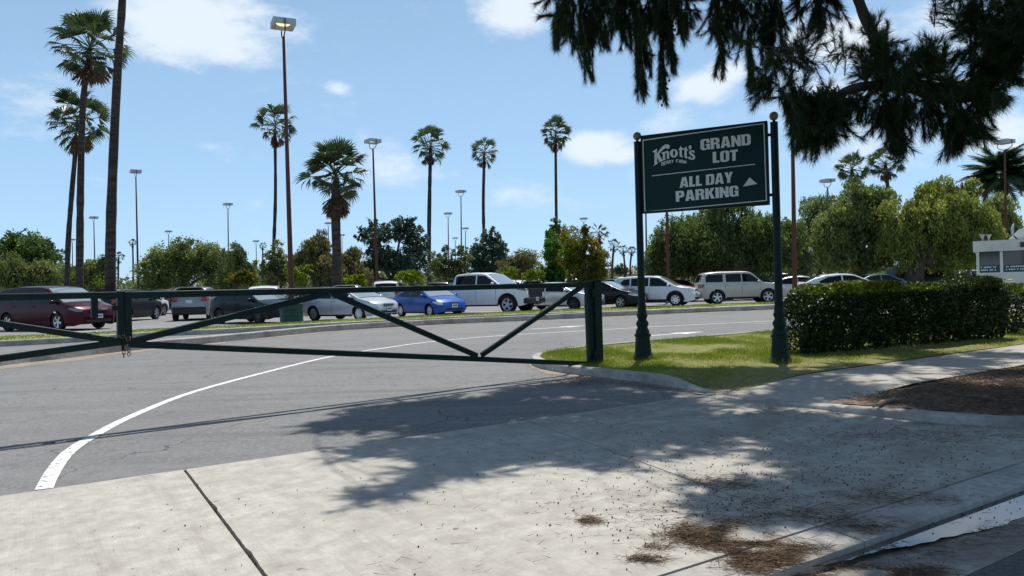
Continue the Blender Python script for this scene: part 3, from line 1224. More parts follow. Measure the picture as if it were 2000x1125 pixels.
# ------------------------------------------------------------------ sign
PR, PL = base_at(1524.5, 10.55, 0.09), base_at(1256.5, 11.45, 0.09)
SX = (PR - PL)
SXL = Vector((SX.x, SX.y, 0)).length
SU = Vector((SX.x, SX.y, 0)).normalized()
SN = Vector((SU.y, -SU.x, 0))
if SN.y > 0:
    SN = -SN
sgn = thing('entrance_sign', 'tall dark green entrance sign on two turned posts with gold balls', 'sign', (PL.x, PL.y, 0.09), math.atan2(SU.y, SU.x))
SR = Matrix.Rotation(-math.atan2(SU.y, SU.x), 3, 'Z')
prof = [(.001, 0), (.150, 0), (.153, .012), (.153, .055), (.140, .066), (.128, .09), (.118, .2), (.108, .345), (.125, .36), (.127, .372), (.122, .386), (.105, .40), (.102, .44), (.090, .465), (.076, .487), (.084, .51), (.095, .545), (.088, .575), (.066, .602), (.064, .615), (.072, .64), (.083, .665), (.083, .682), (.072, .695), (.067, .75), (.058, .815), (.064, .825), (.064, .84), (.055, .85), (.053, 2.0), (.052, 3.33), (.054, 3.335), (.054, 3.345), (.02, 3.348), (.02, 3.37)]
for k, (x0, top) in enumerate(((0.0, P(1242, 258, 11.45).z - .09), (SXL, P(1509, 218, 10.55).z - .09))):
    q = [(r, z if z < 1 else z + (top - .122 - 3.37) * (z - 1) / 2.37) for r, z in prof]
    pm = MB().lathe(q, (x0, 0, 0), 28).build('post', M['green_paint'], sgn, angle=40)
    MB().sphere((x0, 0, top - .062), .062, 20, 14).build('ball_finial', M['gold'], pm, smooth=True)


def PS(px, py, lift=0.0):
    """photograph pixel onto the sign's face, in the sign's own frame"""
    d = ray(px, py)
    face = PL + SN * (0.028 + lift)
    k = SN.dot(face - EYE) / SN.dot(d)
    p = EYE + d * k - Vector((PL.x, PL.y, 0.09))
    return SR @ p


c_ = [PS(1252.8, 268), PS(1495.5, 237.3), PS(1501, 396.3), PS(1257.3, 416)]
zl, zh = (c_[2].z + c_[3].z) / 2, (c_[0].z + c_[1].z) / 2
xl, xr = (c_[0].x + c_[3].x) / 2, (c_[1].x + c_[2].x) / 2
MB().cbox(((xl + xr) / 2, 0, (zl + zh) / 2), (xr - xl, 0.05, zh - zl), .004).build('panel', M['sign_green'], sgn)
fr = .035
for (cx, cz, sx, sz) in (((xl + xr) / 2, zh, xr - xl + .03, fr), ((xl + xr) / 2, zl, xr - xl + .03, fr), (xl, (zl + zh) / 2, fr, zh - zl - fr), (xr, (zl + zh) / 2, fr, zh - zl - fr)):
    MB().cbox((cx, 0.0, cz), (sx, .066, sz), .004).build('frame_bar', M['green_paint'], sgn)
for z in (zl + .12, zh - .18):
    for x0, x1 in ((0.04, xl - .01), (xr + .01, SXL - .04)):
        MB().box(((x0 + x1) / 2, 0, z), (x1 - x0, .022, .04)).build('bracket', M['green_paint'], sgn)


def art(name, loops_list, lift=0.004, mats=None):
    """flat vinyl shapes: each entry is outer outline (+ holes) in photograph pixels"""
    mb = MB()
    for i, loops in enumerate(loops_list):
        q = [[PS(x, y, lift + i * 0.00005) for x, y in lp_] for lp_ in loops]
        flat = [p for lp_ in q for p in lp_]
        tri = tessellate_polygon([[Vector((p.x, p.z, 0)) for p in lp_] for lp_ in q])
        fs = []
        for t in tri:
            a, b_, c = [flat[j] for j in t]
            ar = (b_.x - a.x) * (c.z - a.z) - (c.x - a.x) * (b_.z - a.z)
            fs.append(tuple(t) if ar > 0 else tuple(t)[::-1])
        mb.add(flat, fs)
    return mb.build(name, M['sign_white'], sgn)


def zoom6(p):
    return (1220 + p[0] / 4.688, 200 + p[1] / 4.688)


def zoomk(p):
    return (1268 + p[0] / 20.09, 275 + p[1] / 20.09)


def arc(cx, cy, rx, ry, a0, a1, n=6):
    return [(cx + rx * math.cos(R(a0 + (a1 - a0) * i / n)), cy + ry * math.sin(R(a0 + (a1 - a0) * i / n))) for i in range(n + 1)]


LET = {
    'G': (.66, [[(.66, .62)] + arc(.46, .80, .20, .20, 0, 90) + arc(.20, .80, .20, .20, 90, 180) + arc(.20, .20, .20, .20, 180, 270) + [(.40, 0), (.50, .09), (.53, 0), (.66, 0), (.66, .53), (.37, .53), (.37, .38), (.43, .38), (.43, .22)] + arc(.345, .20, .085, .05, 0, -180, 4) + arc(.345, .80, .085, .05, 180, 0, 4) + [(.43, .62)]]),
    'R': (.66, [[(0, 0), (0, 1)] + arc(.42, .78, .22, .22, 90, 0) + [(.64, .66)] + arc(.52, .62, .12, .10, 0, -90, 3) + arc(.50, .36, .14, .12, 90, 0, 3) + [(.65, 0), (.41, 0), (.40, .34)] + arc(.34, .36, .06, .06, 0, 90, 3) + [(.25, .42), (.25, 0)], [(.25, .58), (.25, .84)] + arc(.33, .78, .06, .06, 90, 0, 3) + arc(.33, .64, .06, .06, 0, -90, 3)]),
    'A': (.70, [[(0, 0), (.19, 1), (.51, 1), (.70, 0), (.45, 0), (.43, .17), (.27, .17), (.25, 0)], [(.29, .34), (.41, .34), (.35, .80)]]),
    'N': (.66, [[(0, 0), (0, 1), (.22, 1), (.44, .48), (.44, 1), (.66, 1), (.66, 0), (.44, 0), (.22, .54), (.22, 0)]]),
    'D': (.66, [[(0, 0), (0, 1)] + arc(.44, .80, .22, .20, 90, 0) + arc(.44, .20, .22, .20, 0, -90), [(.25, .17), (.25, .83)] + arc(.34, .76, .07, .07, 90, 0, 3) + arc(.34, .24, .07, .07, 0, -90, 3)]),
    'L': (.48, [[(0, 0), (0, 1), (.25, 1), (.25, .19), (.48, .19), (.48, 0)]]),
    'O': (.66, [arc(.20, .80, .20, .20, 180, 90) + arc(.46, .80, .20, .20, 90, 0) + arc(.46, .20, .20, .20, 0, -90) + arc(.20, .20, .20, .20, -90, -180), arc(.33, .79, .08, .06, 180, 0) + arc(.33, .21, .08, .06, 0, -180)]),
    'T': (.56, [[(.155, 0), (.155, .80), (0, .80), (0, 1), (.56, 1), (.56, .80), (.405, .80), (.405, 0)]]),
    'Y': (.66, [[(.205, 0), (.205, .38), (0, 1), (.25, 1), (.33, .66), (.41, 1), (.66, 1), (.455, .38), (.455, 0)]]),
    'P': (.63, [[(0, 0), (0, 1)] + arc(.41, .78, .22, .22, 90, 0) + arc(.41, .57, .22, .20, 0, -90) + [(.25, .37), (.25, 0)], [(.25, .55), (.25, .83)] + arc(.32, .77, .06, .06, 90, 0, 3) + arc(.32, .61, .06, .06, 0, -90, 3)]),
    'K': (.69, [[(0, 0), (0, 1), (.25, 1), (.25, .62), (.42, 1), (.68, 1), (.47, .54), (.69, 0), (.43, 0), (.29, .40), (.25, .33), (.25, 0)]]),
    'I': (.25, [[(0, 0), (0, 1), (.25, 1), (.25, 0)]]),
}


def word(text, tl, tr, bl, br_, name='lettering'):
    """block capitals set between four photograph corners"""
    gap = .055
    adv, items = 0.0, []
    for ch_ in text:
        if ch_ == ' ':
            adv += .26
            continue
        w, loops = LET[ch_]
        items.append((adv, loops))
        adv += w + gap
    tot = adv - gap
    out_ = []
    for x0, loops in items:
        q = []
        for lp_ in loops:
            r_ = []
            for (x, y) in lp_:
                u = (x0 + x) / tot
                top = (tl[0] + (tr[0] - tl[0]) * u, tl[1] + (tr[1] - tl[1]) * u)
                bot = (bl[0] + (br_[0] - bl[0]) * u, bl[1] + (br_[1] - bl[1]) * u)
                r_.append(zoom6((bot[0] + (top[0] - bot[0]) * y, bot[1] + (top[1] - bot[1]) * y)))
            q.append(r_)
        out_.append(q)
    return art(name, out_)


word('GRAND', (692, 340), (1152, 286), (696, 440), (1156, 388))
word('LOT', (806, 455), (1036, 430), (808, 556), (1036, 530))
word('ALL DAY', (505, 688), (990, 634), (503, 783), (990, 733))
word('PARKING', (466, 814), (1040, 760), (470, 911), (1043, 858))
art('arrow_triangle', [[[zoom6(p) for p in ((1143, 687), (1215, 746), (1085, 770))]]])
art('divider_line', [[[zoom6(p) for p in ((250, 669), (1192, 562), (1192, 569), (250, 676))]]])
zb = lambda o: [zoom6(p) for p in o]
bo = [(160, 343), (1278, 187), (1303, 901), (181, 1006)]
bi = [(170, 351), (1270, 197), (1294, 894), (190, 997)]
for k in range(4):
    k2 = (k + 1) % 4
    art('border_line', [[zb([bo[k], bo[k2], bi[k2], bi[k]])]])
el = lambda cx, cy, rx, ry: arc(cx, cy, rx, ry, 0, 345, 23)
LOGO = [
    [[(120, 425), (200, 372), (305, 300), (303, 505), (345, 450), (420, 330), (520, 215), (640, 140), (740, 140), (795, 175), (812, 215), (790, 285), (715, 328), (660, 278), (560, 335), (455, 430), (392, 508), (432, 610), (500, 735), (565, 765), (480, 812), (365, 852), (385, 805), (330, 690), (305, 640), (303, 858), (348, 875), (270, 935), (150, 995), (205, 935), (208, 440), (150, 455)]],
    [[(460, 492), (520, 450), (585, 430), (618, 418), (618, 440), (690, 388), (745, 400), (775, 470), (778, 640), (802, 682), (690, 724), (692, 520), (680, 470), (650, 462), (620, 485), (622, 690), (645, 735), (525, 775), (530, 745), (533, 515)]],
    [el(965, 490, 160, 165), el(975, 488, 46, 112)],
    [[(1125, 345), (1195, 285), (1245, 185), (1278, 285), (1350, 295), (1350, 340), (1283, 345), (1283, 550), (1300, 600), (1345, 618), (1270, 648), (1210, 622), (1190, 565), (1190, 350)]],
    [[(1358, 300), (1420, 270), (1465, 215), (1474, 325), (1528, 355), (1525, 395), (1474, 382), (1474, 595), (1490, 645), (1532, 652), (1470, 692), (1408, 670), (1382, 610), (1382, 352), (1358, 345)]],
    [[(1540, 240), (1568, 190), (1620, 172), (1665, 230), (1660, 290), (1615, 338), (1540, 352), (1592, 308), (1550, 290)]],
    [[(1780, 388), (1780, 490), (1740, 470), (1706, 415), (1662, 428), (1662, 478), (1745, 540), (1803, 605), (1806, 670), (1760, 730), (1680, 747), (1600, 722), (1532, 712), (1552, 612), (1620, 620), (1640, 682), (1690, 702), (1718, 672), (1700, 612), (1622, 560), (1566, 500), (1562, 430), (1610, 385), (1680, 366), (1740, 380)]],
]
art('logo_lettering', [[[zoomk(p) for p in lp_] for lp_ in loops] for loops in LOGO])
STR = {'B': [(0, 0, 0, 1), (0, 1, .5, .85), (.5, .85, .45, .55), (0, .53, .45, .53), (.45, .53, .55, .2), (0, 0, .5, .1)], 'E': [(0, 0, 0, 1), (0, 1, .5, 1), (0, .52, .4, .52), (0, 0, .5, 0)], 'R': [(0, 0, 0, 1), (0, 1, .5, .85), (.5, .85, .45, .5), (0, .48, .45, .5), (.25, .5, .6, 0)], 'Y': [(.3, 0, .3, .5), (0, 1, .3, .5), (.6, 1, .3, .5)], 'F': [(0, 0, 0, 1), (0, 1, .5, 1), (0, .52, .4, .52)], 'A': [(0, 0, .3, 1), (.3, 1, .6, 0), (.12, .35, .48, .35)], 'M': [(0, 0, .05, 1), (.05, 1, .35, .2), (.35, .2, .65, 1), (.65, 1, .7, 0)]}
quads = []
txt = 'BERRY FARM'
for i, ch_ in enumerate(txt):
    if ch_ == ' ':
        continue
    f = (i + .5) / len(txt)
    x0 = 495 + 960 * i / len(txt)
    yb = 985 - 130 * math.sin(math.pi * min(1, f * 1.02) * .72) + (40 * max(0, f - .7))
    sl = -0.30 + 0.52 * f
    for (a, b_, c, d) in STR[ch_]:
        ax, ay, cx, cy = x0 + a * 125, yb - b_ * 125 + sl * a * 110, x0 + c * 125, yb - d * 125 + sl * c * 110
        ln = math.hypot(cx - ax, cy - ay)
        nx, ny = -(cy - ay) / ln * 13, (cx - ax) / ln * 13
        quads.append([[zoomk((ax + nx, ay + ny)), zoomk((cx + nx, cy + ny)), zoomk((cx - nx, cy - ny)), zoomk((ax - nx, ay - ny))]])
nb = sum(len(STR[c_]) for c_ in 'BERRY')
art('logo_small_lettering', quads[:nb], 0.0045)
art('logo_small_lettering', quads[nb:], 0.0045)

# ------------------------------------------------------------------ lot light poles
hd = MB()
h0 = .475
# housing: hollow box, open below
hd.add([(-h0, -h0, -.13), (h0, -h0, -.13), (h0, h0, -.13), (-h0, h0, -.13), (-h0, -h0, .13), (h0, -h0, .13), (h0, h0, .13), (-h0, h0, .13), (-h0 + .04, -h0 + .04, -.13), (h0 - .04, -h0 + .04, -.13), (h0 - .04, h0 - .04, -.13), (-h0 + .04, h0 - .04, -.13), (-.3, -.3, .02), (.3, -.3, .02), (.3, .3, .02), (-.3, .3, .02)],
       [(0, 1, 5, 4), (1, 2, 6, 5), (2, 3, 7, 6), (3, 0, 4, 7), (4, 5, 6, 7), (0, 8, 9, 1), (1, 9, 10, 2), (2, 10, 11, 3), (3, 11, 8, 0), (8, 12, 13, 9), (9, 13, 14, 10), (10, 14, 15, 11), (11, 15, 12, 8)])
HEAD = hd.mesh('lamp_housing', M['steel_grey'])
LENS_ON = MB().lathe([(.001, .0), (.24, .0), (.30, .012)], (0, 0, 0), 20).mesh('lamp_lens', M['lamp_glow'])
LENS_OFF = LENS_ON.copy()
LENS_OFF.materials[0] = M['lamp_dull']
YOKE = MB().tube([(-.0, -.52, .1), (0, -.52, -.35), (0, -.40, -.46), (0, 0, -.62), (0, .40, -.46), (0, .52, -.35), (0, .52, .1)], .028, 6).mesh('yoke', M['dark_metal'])
POLE = MB().lathe([(1.25, 0), (1.22, .04), (.62, .985), (.62, 1.0), (.001, 1.0)], (0, 0, 0), 12).mesh('pole', M['rust'], smooth=True)
COLLAR = MB().lathe([(.001, 0), (.16, 0), (.16, .7), (.001, .7)], (0, 0, 0), 14).mesh('footing', M['curb'])
POLES = [
    (553, 47, 33, 571, 'tallest rusty light pole with a glowing lamp beside the green trash barrel', True, 25, .10),
    (728, 276, 57, 738, 'rust coloured light pole just right of the short shaggy palm', True, 40, .10),
    (265, 335, 74, 271, 'slim dark light pole right of the topless palm trunk', False, 35, .09),
    (183, 425, 100, 187, 'distant light pole between the two left palm trunks', False, 40, .09),
    (141, 468, 150, 143, 'small far light pole left of the tall leaning palm pair', False, 45, .11),
    (445, 399, 98, 447, 'reddish light pole above the olive trees behind the dark hatchback', False, 45, .09),
    (329, 452, 135, 331, 'far light pole poking out of the big olive tree', False, 45, .10),
    (500, 471, 150, 502, 'small far light pole left of the slender palm', False, 45, .10),
    (641, 436, 135, 643, 'far light pole head left of the shaggy palm trunk', False, 40, .10),
    (668, 459, 160, 669, 'tiny light pole head right of the shaggy palm trunk', False, 40, .10),
    (900, 374, 92, 902, 'red light pole between two slender palms', False, 44, .09),
    (875, 417, 115, 877, 'slim far light pole right of the middle palm', False, 40, .10),
    (909, 446, 150, 909, 'small far light pole close beside the red light pole', False, 45, .11),
    (889, 465, 175, 890, 'smallest far light pole below the red light pole', False, 45, .11),
    (1140, 427, 125, 1142, 'light pole head standing over the orange tipped tree', False, 44, .10),
    (1545, 96, 36, 1553, 'rust coloured light pole right of the entrance sign, its head in the pine branches', False, 30, .10),
    (1962, 277, 54, 1966, 'light pole in front of the feather leaved palm', False, 25, .09),
    (1616, 353, 66, 1618, 'light pole rising from the right pepper tree', False, 10, .09),
    (1300, 300, 47, 1306, 'rust coloured light pole half hidden behind the entrance sign', False, 30, .10),
    (1260, 330, 74, 1264, 'thin red light pole behind the left sign post', False, 40, .09),
]
for i, (hx, hy, D, bx, lab, on, rz, rad) in enumerate(POLES):
    b_ = base_at(bx, D)
    t_ = P(hx, hy, D)
    lp_ = thing('light_pole', lab, 'light pole', b_, 0, group='shoebox light poles over the parking lot')
    hgt = t_.z - .55
    lean = Vector((t_.x - b_.x, 0, hgt))
    po = put('pole', POLE, lp_, scale=(rad, rad, hgt))
    po.rotation_euler = (0, math.atan2(lean.x, hgt), 0)
    put('footing', COLLAR, lp_)
    hl = (t_.x - b_.x, 0, t_.z)
    put('yoke', YOKE, lp_, loc=hl, rot=(0, 0, R(rz)))
    hh = put('lamp_housing', HEAD, lp_, loc=hl, rot=(0, 0, R(rz)))
    put('lamp_lens', LENS_ON if on else LENS_OFF, hh, loc=(0, 0, -.02))

# ------------------------------------------------------------------ cars
def car_paint(name, col, metal=0.0, rough=0.28):
    mt, n, b = new_mat('paint_' + name)
    tcn = node(mt, 'ShaderNodeTexCoord')
    ns = node(mt, 'ShaderNodeTexNoise')
    ns.inputs['Scale'].default_value = 2.5
    ns.inputs['Detail'].default_value = 5
    link(mt, tcn.outputs['Object'], ns.inputs['Vector'])
    mx = node(mt, 'ShaderNodeMix', data_type='RGBA')
    link(mt, ns.outputs['Fac'], mx.inputs['Factor'])
    mx.inputs[6].default_value = (*[c * .88 for c in col], 1)
    mx.inputs[7].default_value = (*[min(1, c * 1.08) for c in col], 1)
    link(mt, mx.outputs[2], b.inputs['Base Color'])
    set_in(b, Roughness=rough, Metallic=metal, Coat_Weight=0.16 if max(col) < .1 else 0.4, Coat_Roughness=0.05)
    b.inputs['Specular IOR Level'].default_value = 0.2 if max(col) < .1 else 0.35
    return mt


PAINT = {
    'white': car_paint('white', (.74, .75, .76)), 'silver': car_paint('silver', (.52, .54, .56), .55, .32), 'champagne': car_paint('champagne', (.50, .46, .40), .4, .35),
    'blue': car_paint('blue', (.004, .075, .36), .1), 'black': car_paint('black', (.008, .009, .011)), 'navy': car_paint('navy', (.006, .008, .012), .1),
    'charcoal': car_paint('charcoal', (.018, .020, .023), .2), 'burgundy': car_paint('burgundy', (.050, .003, .008), .3), 'red': car_paint('red', (.42, .012, .02), .1),
    'steel': car_paint('steel', (.25, .275, .285), .3, .3), 'grey': car_paint('grey', (.20, .21, .22), .4), 'teal': car_paint('teal', (.16, .22, .25), .4), 'palesilver': car_paint('palesilver', (.46, .48, .50), .35, .3),
}
M['glass'] = plain('tinted_glass', (.004, .005, .006), .04, spec=0.28)
M['windscreen'] = plain('windscreen_glass', (.22, .29, .29), .05, spec=1.0, coat=1.0)  # pale base colour paints in the reflected sky
M['rubber'] = noise_mat('tyre_rubber', (.012, .012, .012), (.028, .027, .026), 20, rough=.9)
M['alloy'] = plain('alloy', (.62, .63, .65), .3, metal=.85)
M['dark_alloy'] = plain('dark_alloy', (.06, .06, .065), .4, metal=.5)
M['black_trim'] = plain('black_trim', (.012, .012, .013), .55)
M['chrome'] = plain('chrome', (.8, .81, .83), .12, metal=1.0)
M['headlamp'] = plain('headlamp', (.60, .62, .64), .08, coat=1.0, spec=.8)
M['dark_lamp'] = plain('dark_headlamp', (.10, .11, .12), .08, coat=1.0, spec=.8)
M['tail'] = plain('tail_lamp', (.24, .010, .010), .15, coat=1.0)
M['plate'] = plain('licence_plate', (.66, .67, .66), .5)
M['plate_blue'] = plain('plate_band', (.08, .10, .25), .5)
M['under'] = plain('underbody', (.006, .006, .006), .9)


def wheel_meshes():
    out_ = {}
    rr, w = 1.0, .62
    tyre = MB().lathe([(.66, -w / 2 * .8), (.72, -w / 2), (.93, -w / 2), (.985, -w / 2 * .8), (1.0, -w / 2 * .5), (1.0, w / 2 * .5), (.985, w / 2 * .8), (.93, w / 2), (.72, w / 2), (.66, w / 2 * .8)], (0, 0, 0), 26, axis='y')
    out_['tyre'] = tyre.mesh('tyre', M['rubber'], angle=50)
    for key, ns, mat in (('alloy5', 5, 'alloy'), ('alloy7', 7, 'alloy'), ('dark', 8, 'dark_alloy'), ('steel', 12, 'alloy')):
        mb = MB()
        mb.lathe([(.001, .05), (.66, .05)], (0, 0, 0), 24, axis='y', mi=1)
        mb.lathe([(.60, .20), (.68, .235), (.70, .20), (.66, .05)], (0, 0, 0), 24, axis='y')
        mb.lathe([(.001, .225), (.10, .225), (.13, .16)], (0, 0, 0), 12, axis='y')
        for k in range(ns):
            a = 2 * math.pi * k / ns
            ca, sa = math.cos(a), math.sin(a)
            w0, w1 = (.10, .075) if ns > 7 else (.10, .13)
            pts = []
            for r_, ww, yy in ((.08, w0, .20), (.62, w1, .225)):
                for sg in (-1, 1):
                    pts.append((ca * r_ - sa * ww * sg, yy, sa * r_ + ca * ww * sg))
                    pts.append((ca * r_ - sa * ww * sg * .8, .06, sa * r_ + ca * ww * sg * .8))
            mb.add(pts, [(0, 2, 6, 4), (0, 4, 5, 1), (2, 3, 7, 6)])
        out_[key] = mb.mesh('rim', [M[mat], M['under']])
    return out_


WHEELS = wheel_meshes()

SPECS = {
    'sedan': dict(L=(-2.23, 2.27), W=1.75, H=1.43, wb=2.70, r=.315, gc=.20, tumble=.24,
                  T=[(-2.23, .60), (-2.21, .86), (-2.10, .98), (-1.72, 1.03), (-.85, 1.36), (-.35, 1.43), (.15, 1.42), (.42, 1.37), (1.32, .99), (1.42, .96), (1.95, .84), (2.2, .70), (2.27, .52)],
                  belt=[(-2.3, .95), (-1.5, .97), (1.2, .90), (2.3, .80)], ws=(.40, 1.30), rw=(-1.66, -.84),
                  win=[([(-1.45, .985), (-.25, .95)], [(-1.45, 1.00), (-.85, 1.25), (-.25, 1.335)]), ([(-.17, .95), (1.08, .92)], [(-.17, 1.335), (.35, 1.30), (1.08, .95)])], doors=[-1.15, -.21, 1.02], head=(.62, .74), tailz=(.72, .92), grille=(.66, .10, .62), plate=.48),
    'hatch': dict(L=(-2.15, 2.27), W=1.78, H=1.46, wb=2.65, r=.325, gc=.19, tumble=.24,
                  T=[(-2.15, .60), (-2.12, .92), (-2.0, 1.06), (-1.5, 1.28), (-1.0, 1.41), (-.3, 1.46), (.2, 1.44), (.45, 1.39), (1.30, 1.00), (1.42, .96), (1.95, .83), (2.2, .68), (2.27, .52)],
                  belt=[(-2.3, .98), (-1.2, .98), (1.2, .91), (2.3, .80)], ws=(.42, 1.28), rw=(-1.95, -1.12),
                  win=[([(-1.30, 1.0), (-.25, .96)], [(-1.30, 1.10), (-.9, 1.28), (-.25, 1.36)]), ([(-.17, .96), (1.08, .93)], [(-.17, 1.36), (.38, 1.32), (1.08, .96)])], doors=[-1.1, -.21, 1.02], head=(.62, .78), tailz=(.75, 1.0), grille=(.55, .16, .70), plate=.40),
    'coupe': dict(L=(-1.93, 1.98), W=1.69, H=1.35, wb=2.40, r=.29, gc=.17, tumble=.26,
                  T=[(-1.93, .60), (-1.91, .90), (-1.82, 1.0), (-1.3, 1.16), (-.75, 1.29), (-.25, 1.35), (.10, 1.34), (.32, 1.29), (1.12, .95), (1.22, .92), (1.65, .80), (1.9, .66), (1.98, .50)],
                  belt=[(-2.0, .90), (-1.2, .90), (1.0, .86), (2.0, .76)], ws=(.30, 1.10), rw=(-1.72, -.80),
                  win=[([(-1.35, .95), (-.42, .90)], [(-1.35, 1.0), (-.95, 1.16), (-.42, 1.24)]), ([(-.34, .90), (.92, .87)], [(-.34, 1.245), (.25, 1.22), (.92, .91)])], doors=[-.38, .88], head=(.56, .70), tailz=(.70, .88), grille=(.63, .05, .46), plate=.50),
    'suv': dict(L=(-2.16, 2.26), W=1.85, H=1.64, wb=2.64, r=.35, gc=.22, tumble=.20,
                T=[(-2.16, .62), (-2.14, 1.02), (-2.08, 1.14), (-1.94, 1.50), (-1.80, 1.60), (-.9, 1.64), (.1, 1.63), (.50, 1.57), (1.32, 1.10), (1.42, 1.07), (1.95, .97), (2.18, .82), (2.26, .60)],
                belt=[(-2.2, 1.12), (-1.4, 1.10), (1.2, 1.02), (2.3, .92)], ws=(.48, 1.30), rw=(-2.065, -1.875),
                win=[([(-1.62, 1.15), (-1.12, 1.12)], [(-1.62, 1.28), (-1.45, 1.45), (-1.12, 1.48)]), ([(-1.04, 1.11), (-.10, 1.07)], [(-1.04, 1.49), (-.10, 1.515)]), ([(-.02, 1.07), (1.10, 1.04)], [(-.02, 1.515), (.45, 1.48), (1.10, 1.08)])], doors=[-1.08, -.06, 1.04], head=(.76, .92), tailz=(.92, 1.14), grille=(.82, .12, .60), plate=.56, clad=True),
    'boxsuv': dict(L=(-2.28, 2.30), W=1.80, H=1.76, wb=2.675, r=.375, gc=.30, tumble=.15,
                   T=[(-2.28, .66), (-2.27, 1.06), (-2.20, 1.16), (-2.05, 1.60), (-1.92, 1.70), (-1.3, 1.76), (.25, 1.75), (.50, 1.69), (1.10, 1.16), (1.2, 1.13), (2.05, 1.05), (2.24, .95), (2.30, .66)],
                   belt=[(-2.3, 1.14), (2.3, 1.06)], ws=(.48, 1.08), rw=(-2.19, -2.04),
                   win=[([(-1.92, 1.19), (-1.02, 1.18)], [(-1.92, 1.50), (-1.80, 1.585), (-1.06, 1.60)]), ([(-.86, 1.18), (-.06, 1.17)], [(-.74, 1.60), (-.06, 1.61)]), ([(.0, 1.17), (.93, 1.15)], [(.0, 1.61), (.42, 1.58), (.93, 1.22)])], doors=[-.90, -.03, .96], head=(.80, .94), tailz=(.86, 1.10), grille=(.86, .12, .85), plate=.58, lip=True),
    'van': dict(L=(-2.52, 2.64), W=1.99, H=1.74, wb=3.0, r=.345, gc=.17, tumble=.17,
                T=[(-2.52, .62), (-2.50, 1.04), (-2.40, 1.22), (-2.15, 1.58), (-1.95, 1.67), (-.9, 1.74), (.3, 1.72), (.78, 1.64), (1.78, 1.09), (1.9, 1.05), (2.35, .93), (2.57, .78), (2.64, .58)],
                belt=[(-2.5, 1.08), (-1.5, 1.06), (1.2, 1.02), (2.6, .90)], ws=(.74, 1.76), rw=(-2.38, -2.13),
                win=[([(-2.05, 1.10), (-1.25, 1.08)], [(-2.05, 1.45), (-1.95, 1.54), (-1.25, 1.57)]), ([(-1.15, 1.08), (-.02, 1.06)], [(-1.15, 1.575), (-.02, 1.59)]), ([(.08, 1.06), (1.50, 1.04)], [(.08, 1.59), (.62, 1.55), (1.50, 1.09)])], doors=[-1.2, .03, 1.42], head=(.72, .86), tailz=(.9, 1.3), grille=(.74, .12, .80), plate=.52),
    'pickup': dict(L=(-2.98, 2.84), W=2.04, H=1.91, wb=3.74, r=.41, gc=.34, tumble=.15,
                   T=[(-2.98, .72), (-2.97, 1.33), (-2.9, 1.36), (-1.12, 1.36), (-1.09, 1.40), (-.98, 1.80), (-.88, 1.86), (-.2, 1.91), (.45, 1.89), (.75, 1.83), (1.50, 1.33), (1.6, 1.30), (2.45, 1.24), (2.74, 1.17), (2.84, .80)],
                   belt=[(-3, 1.32), (1.6, 1.27), (2.9, 1.17)], ws=(.73, 1.48), rw=(-1.085, -.97),
                   win=[([(-.90, 1.34), (.18, 1.33)], [(-.86, 1.72), (-.75, 1.75), (.18, 1.765)]), ([(.26, 1.33), (1.28, 1.31)], [(.26, 1.765), (.68, 1.73), (1.28, 1.38)])], doors=[-1.10, .22, 1.28], head=(1.02, 1.12), tailz=(1.0, 1.3), grille=(.90, .40, 1.40), plate=.62, boxy=True),
}


def interp(pts, x):
    return np.interp(x, [p[0] for p in pts], [p[1] for p in pts])


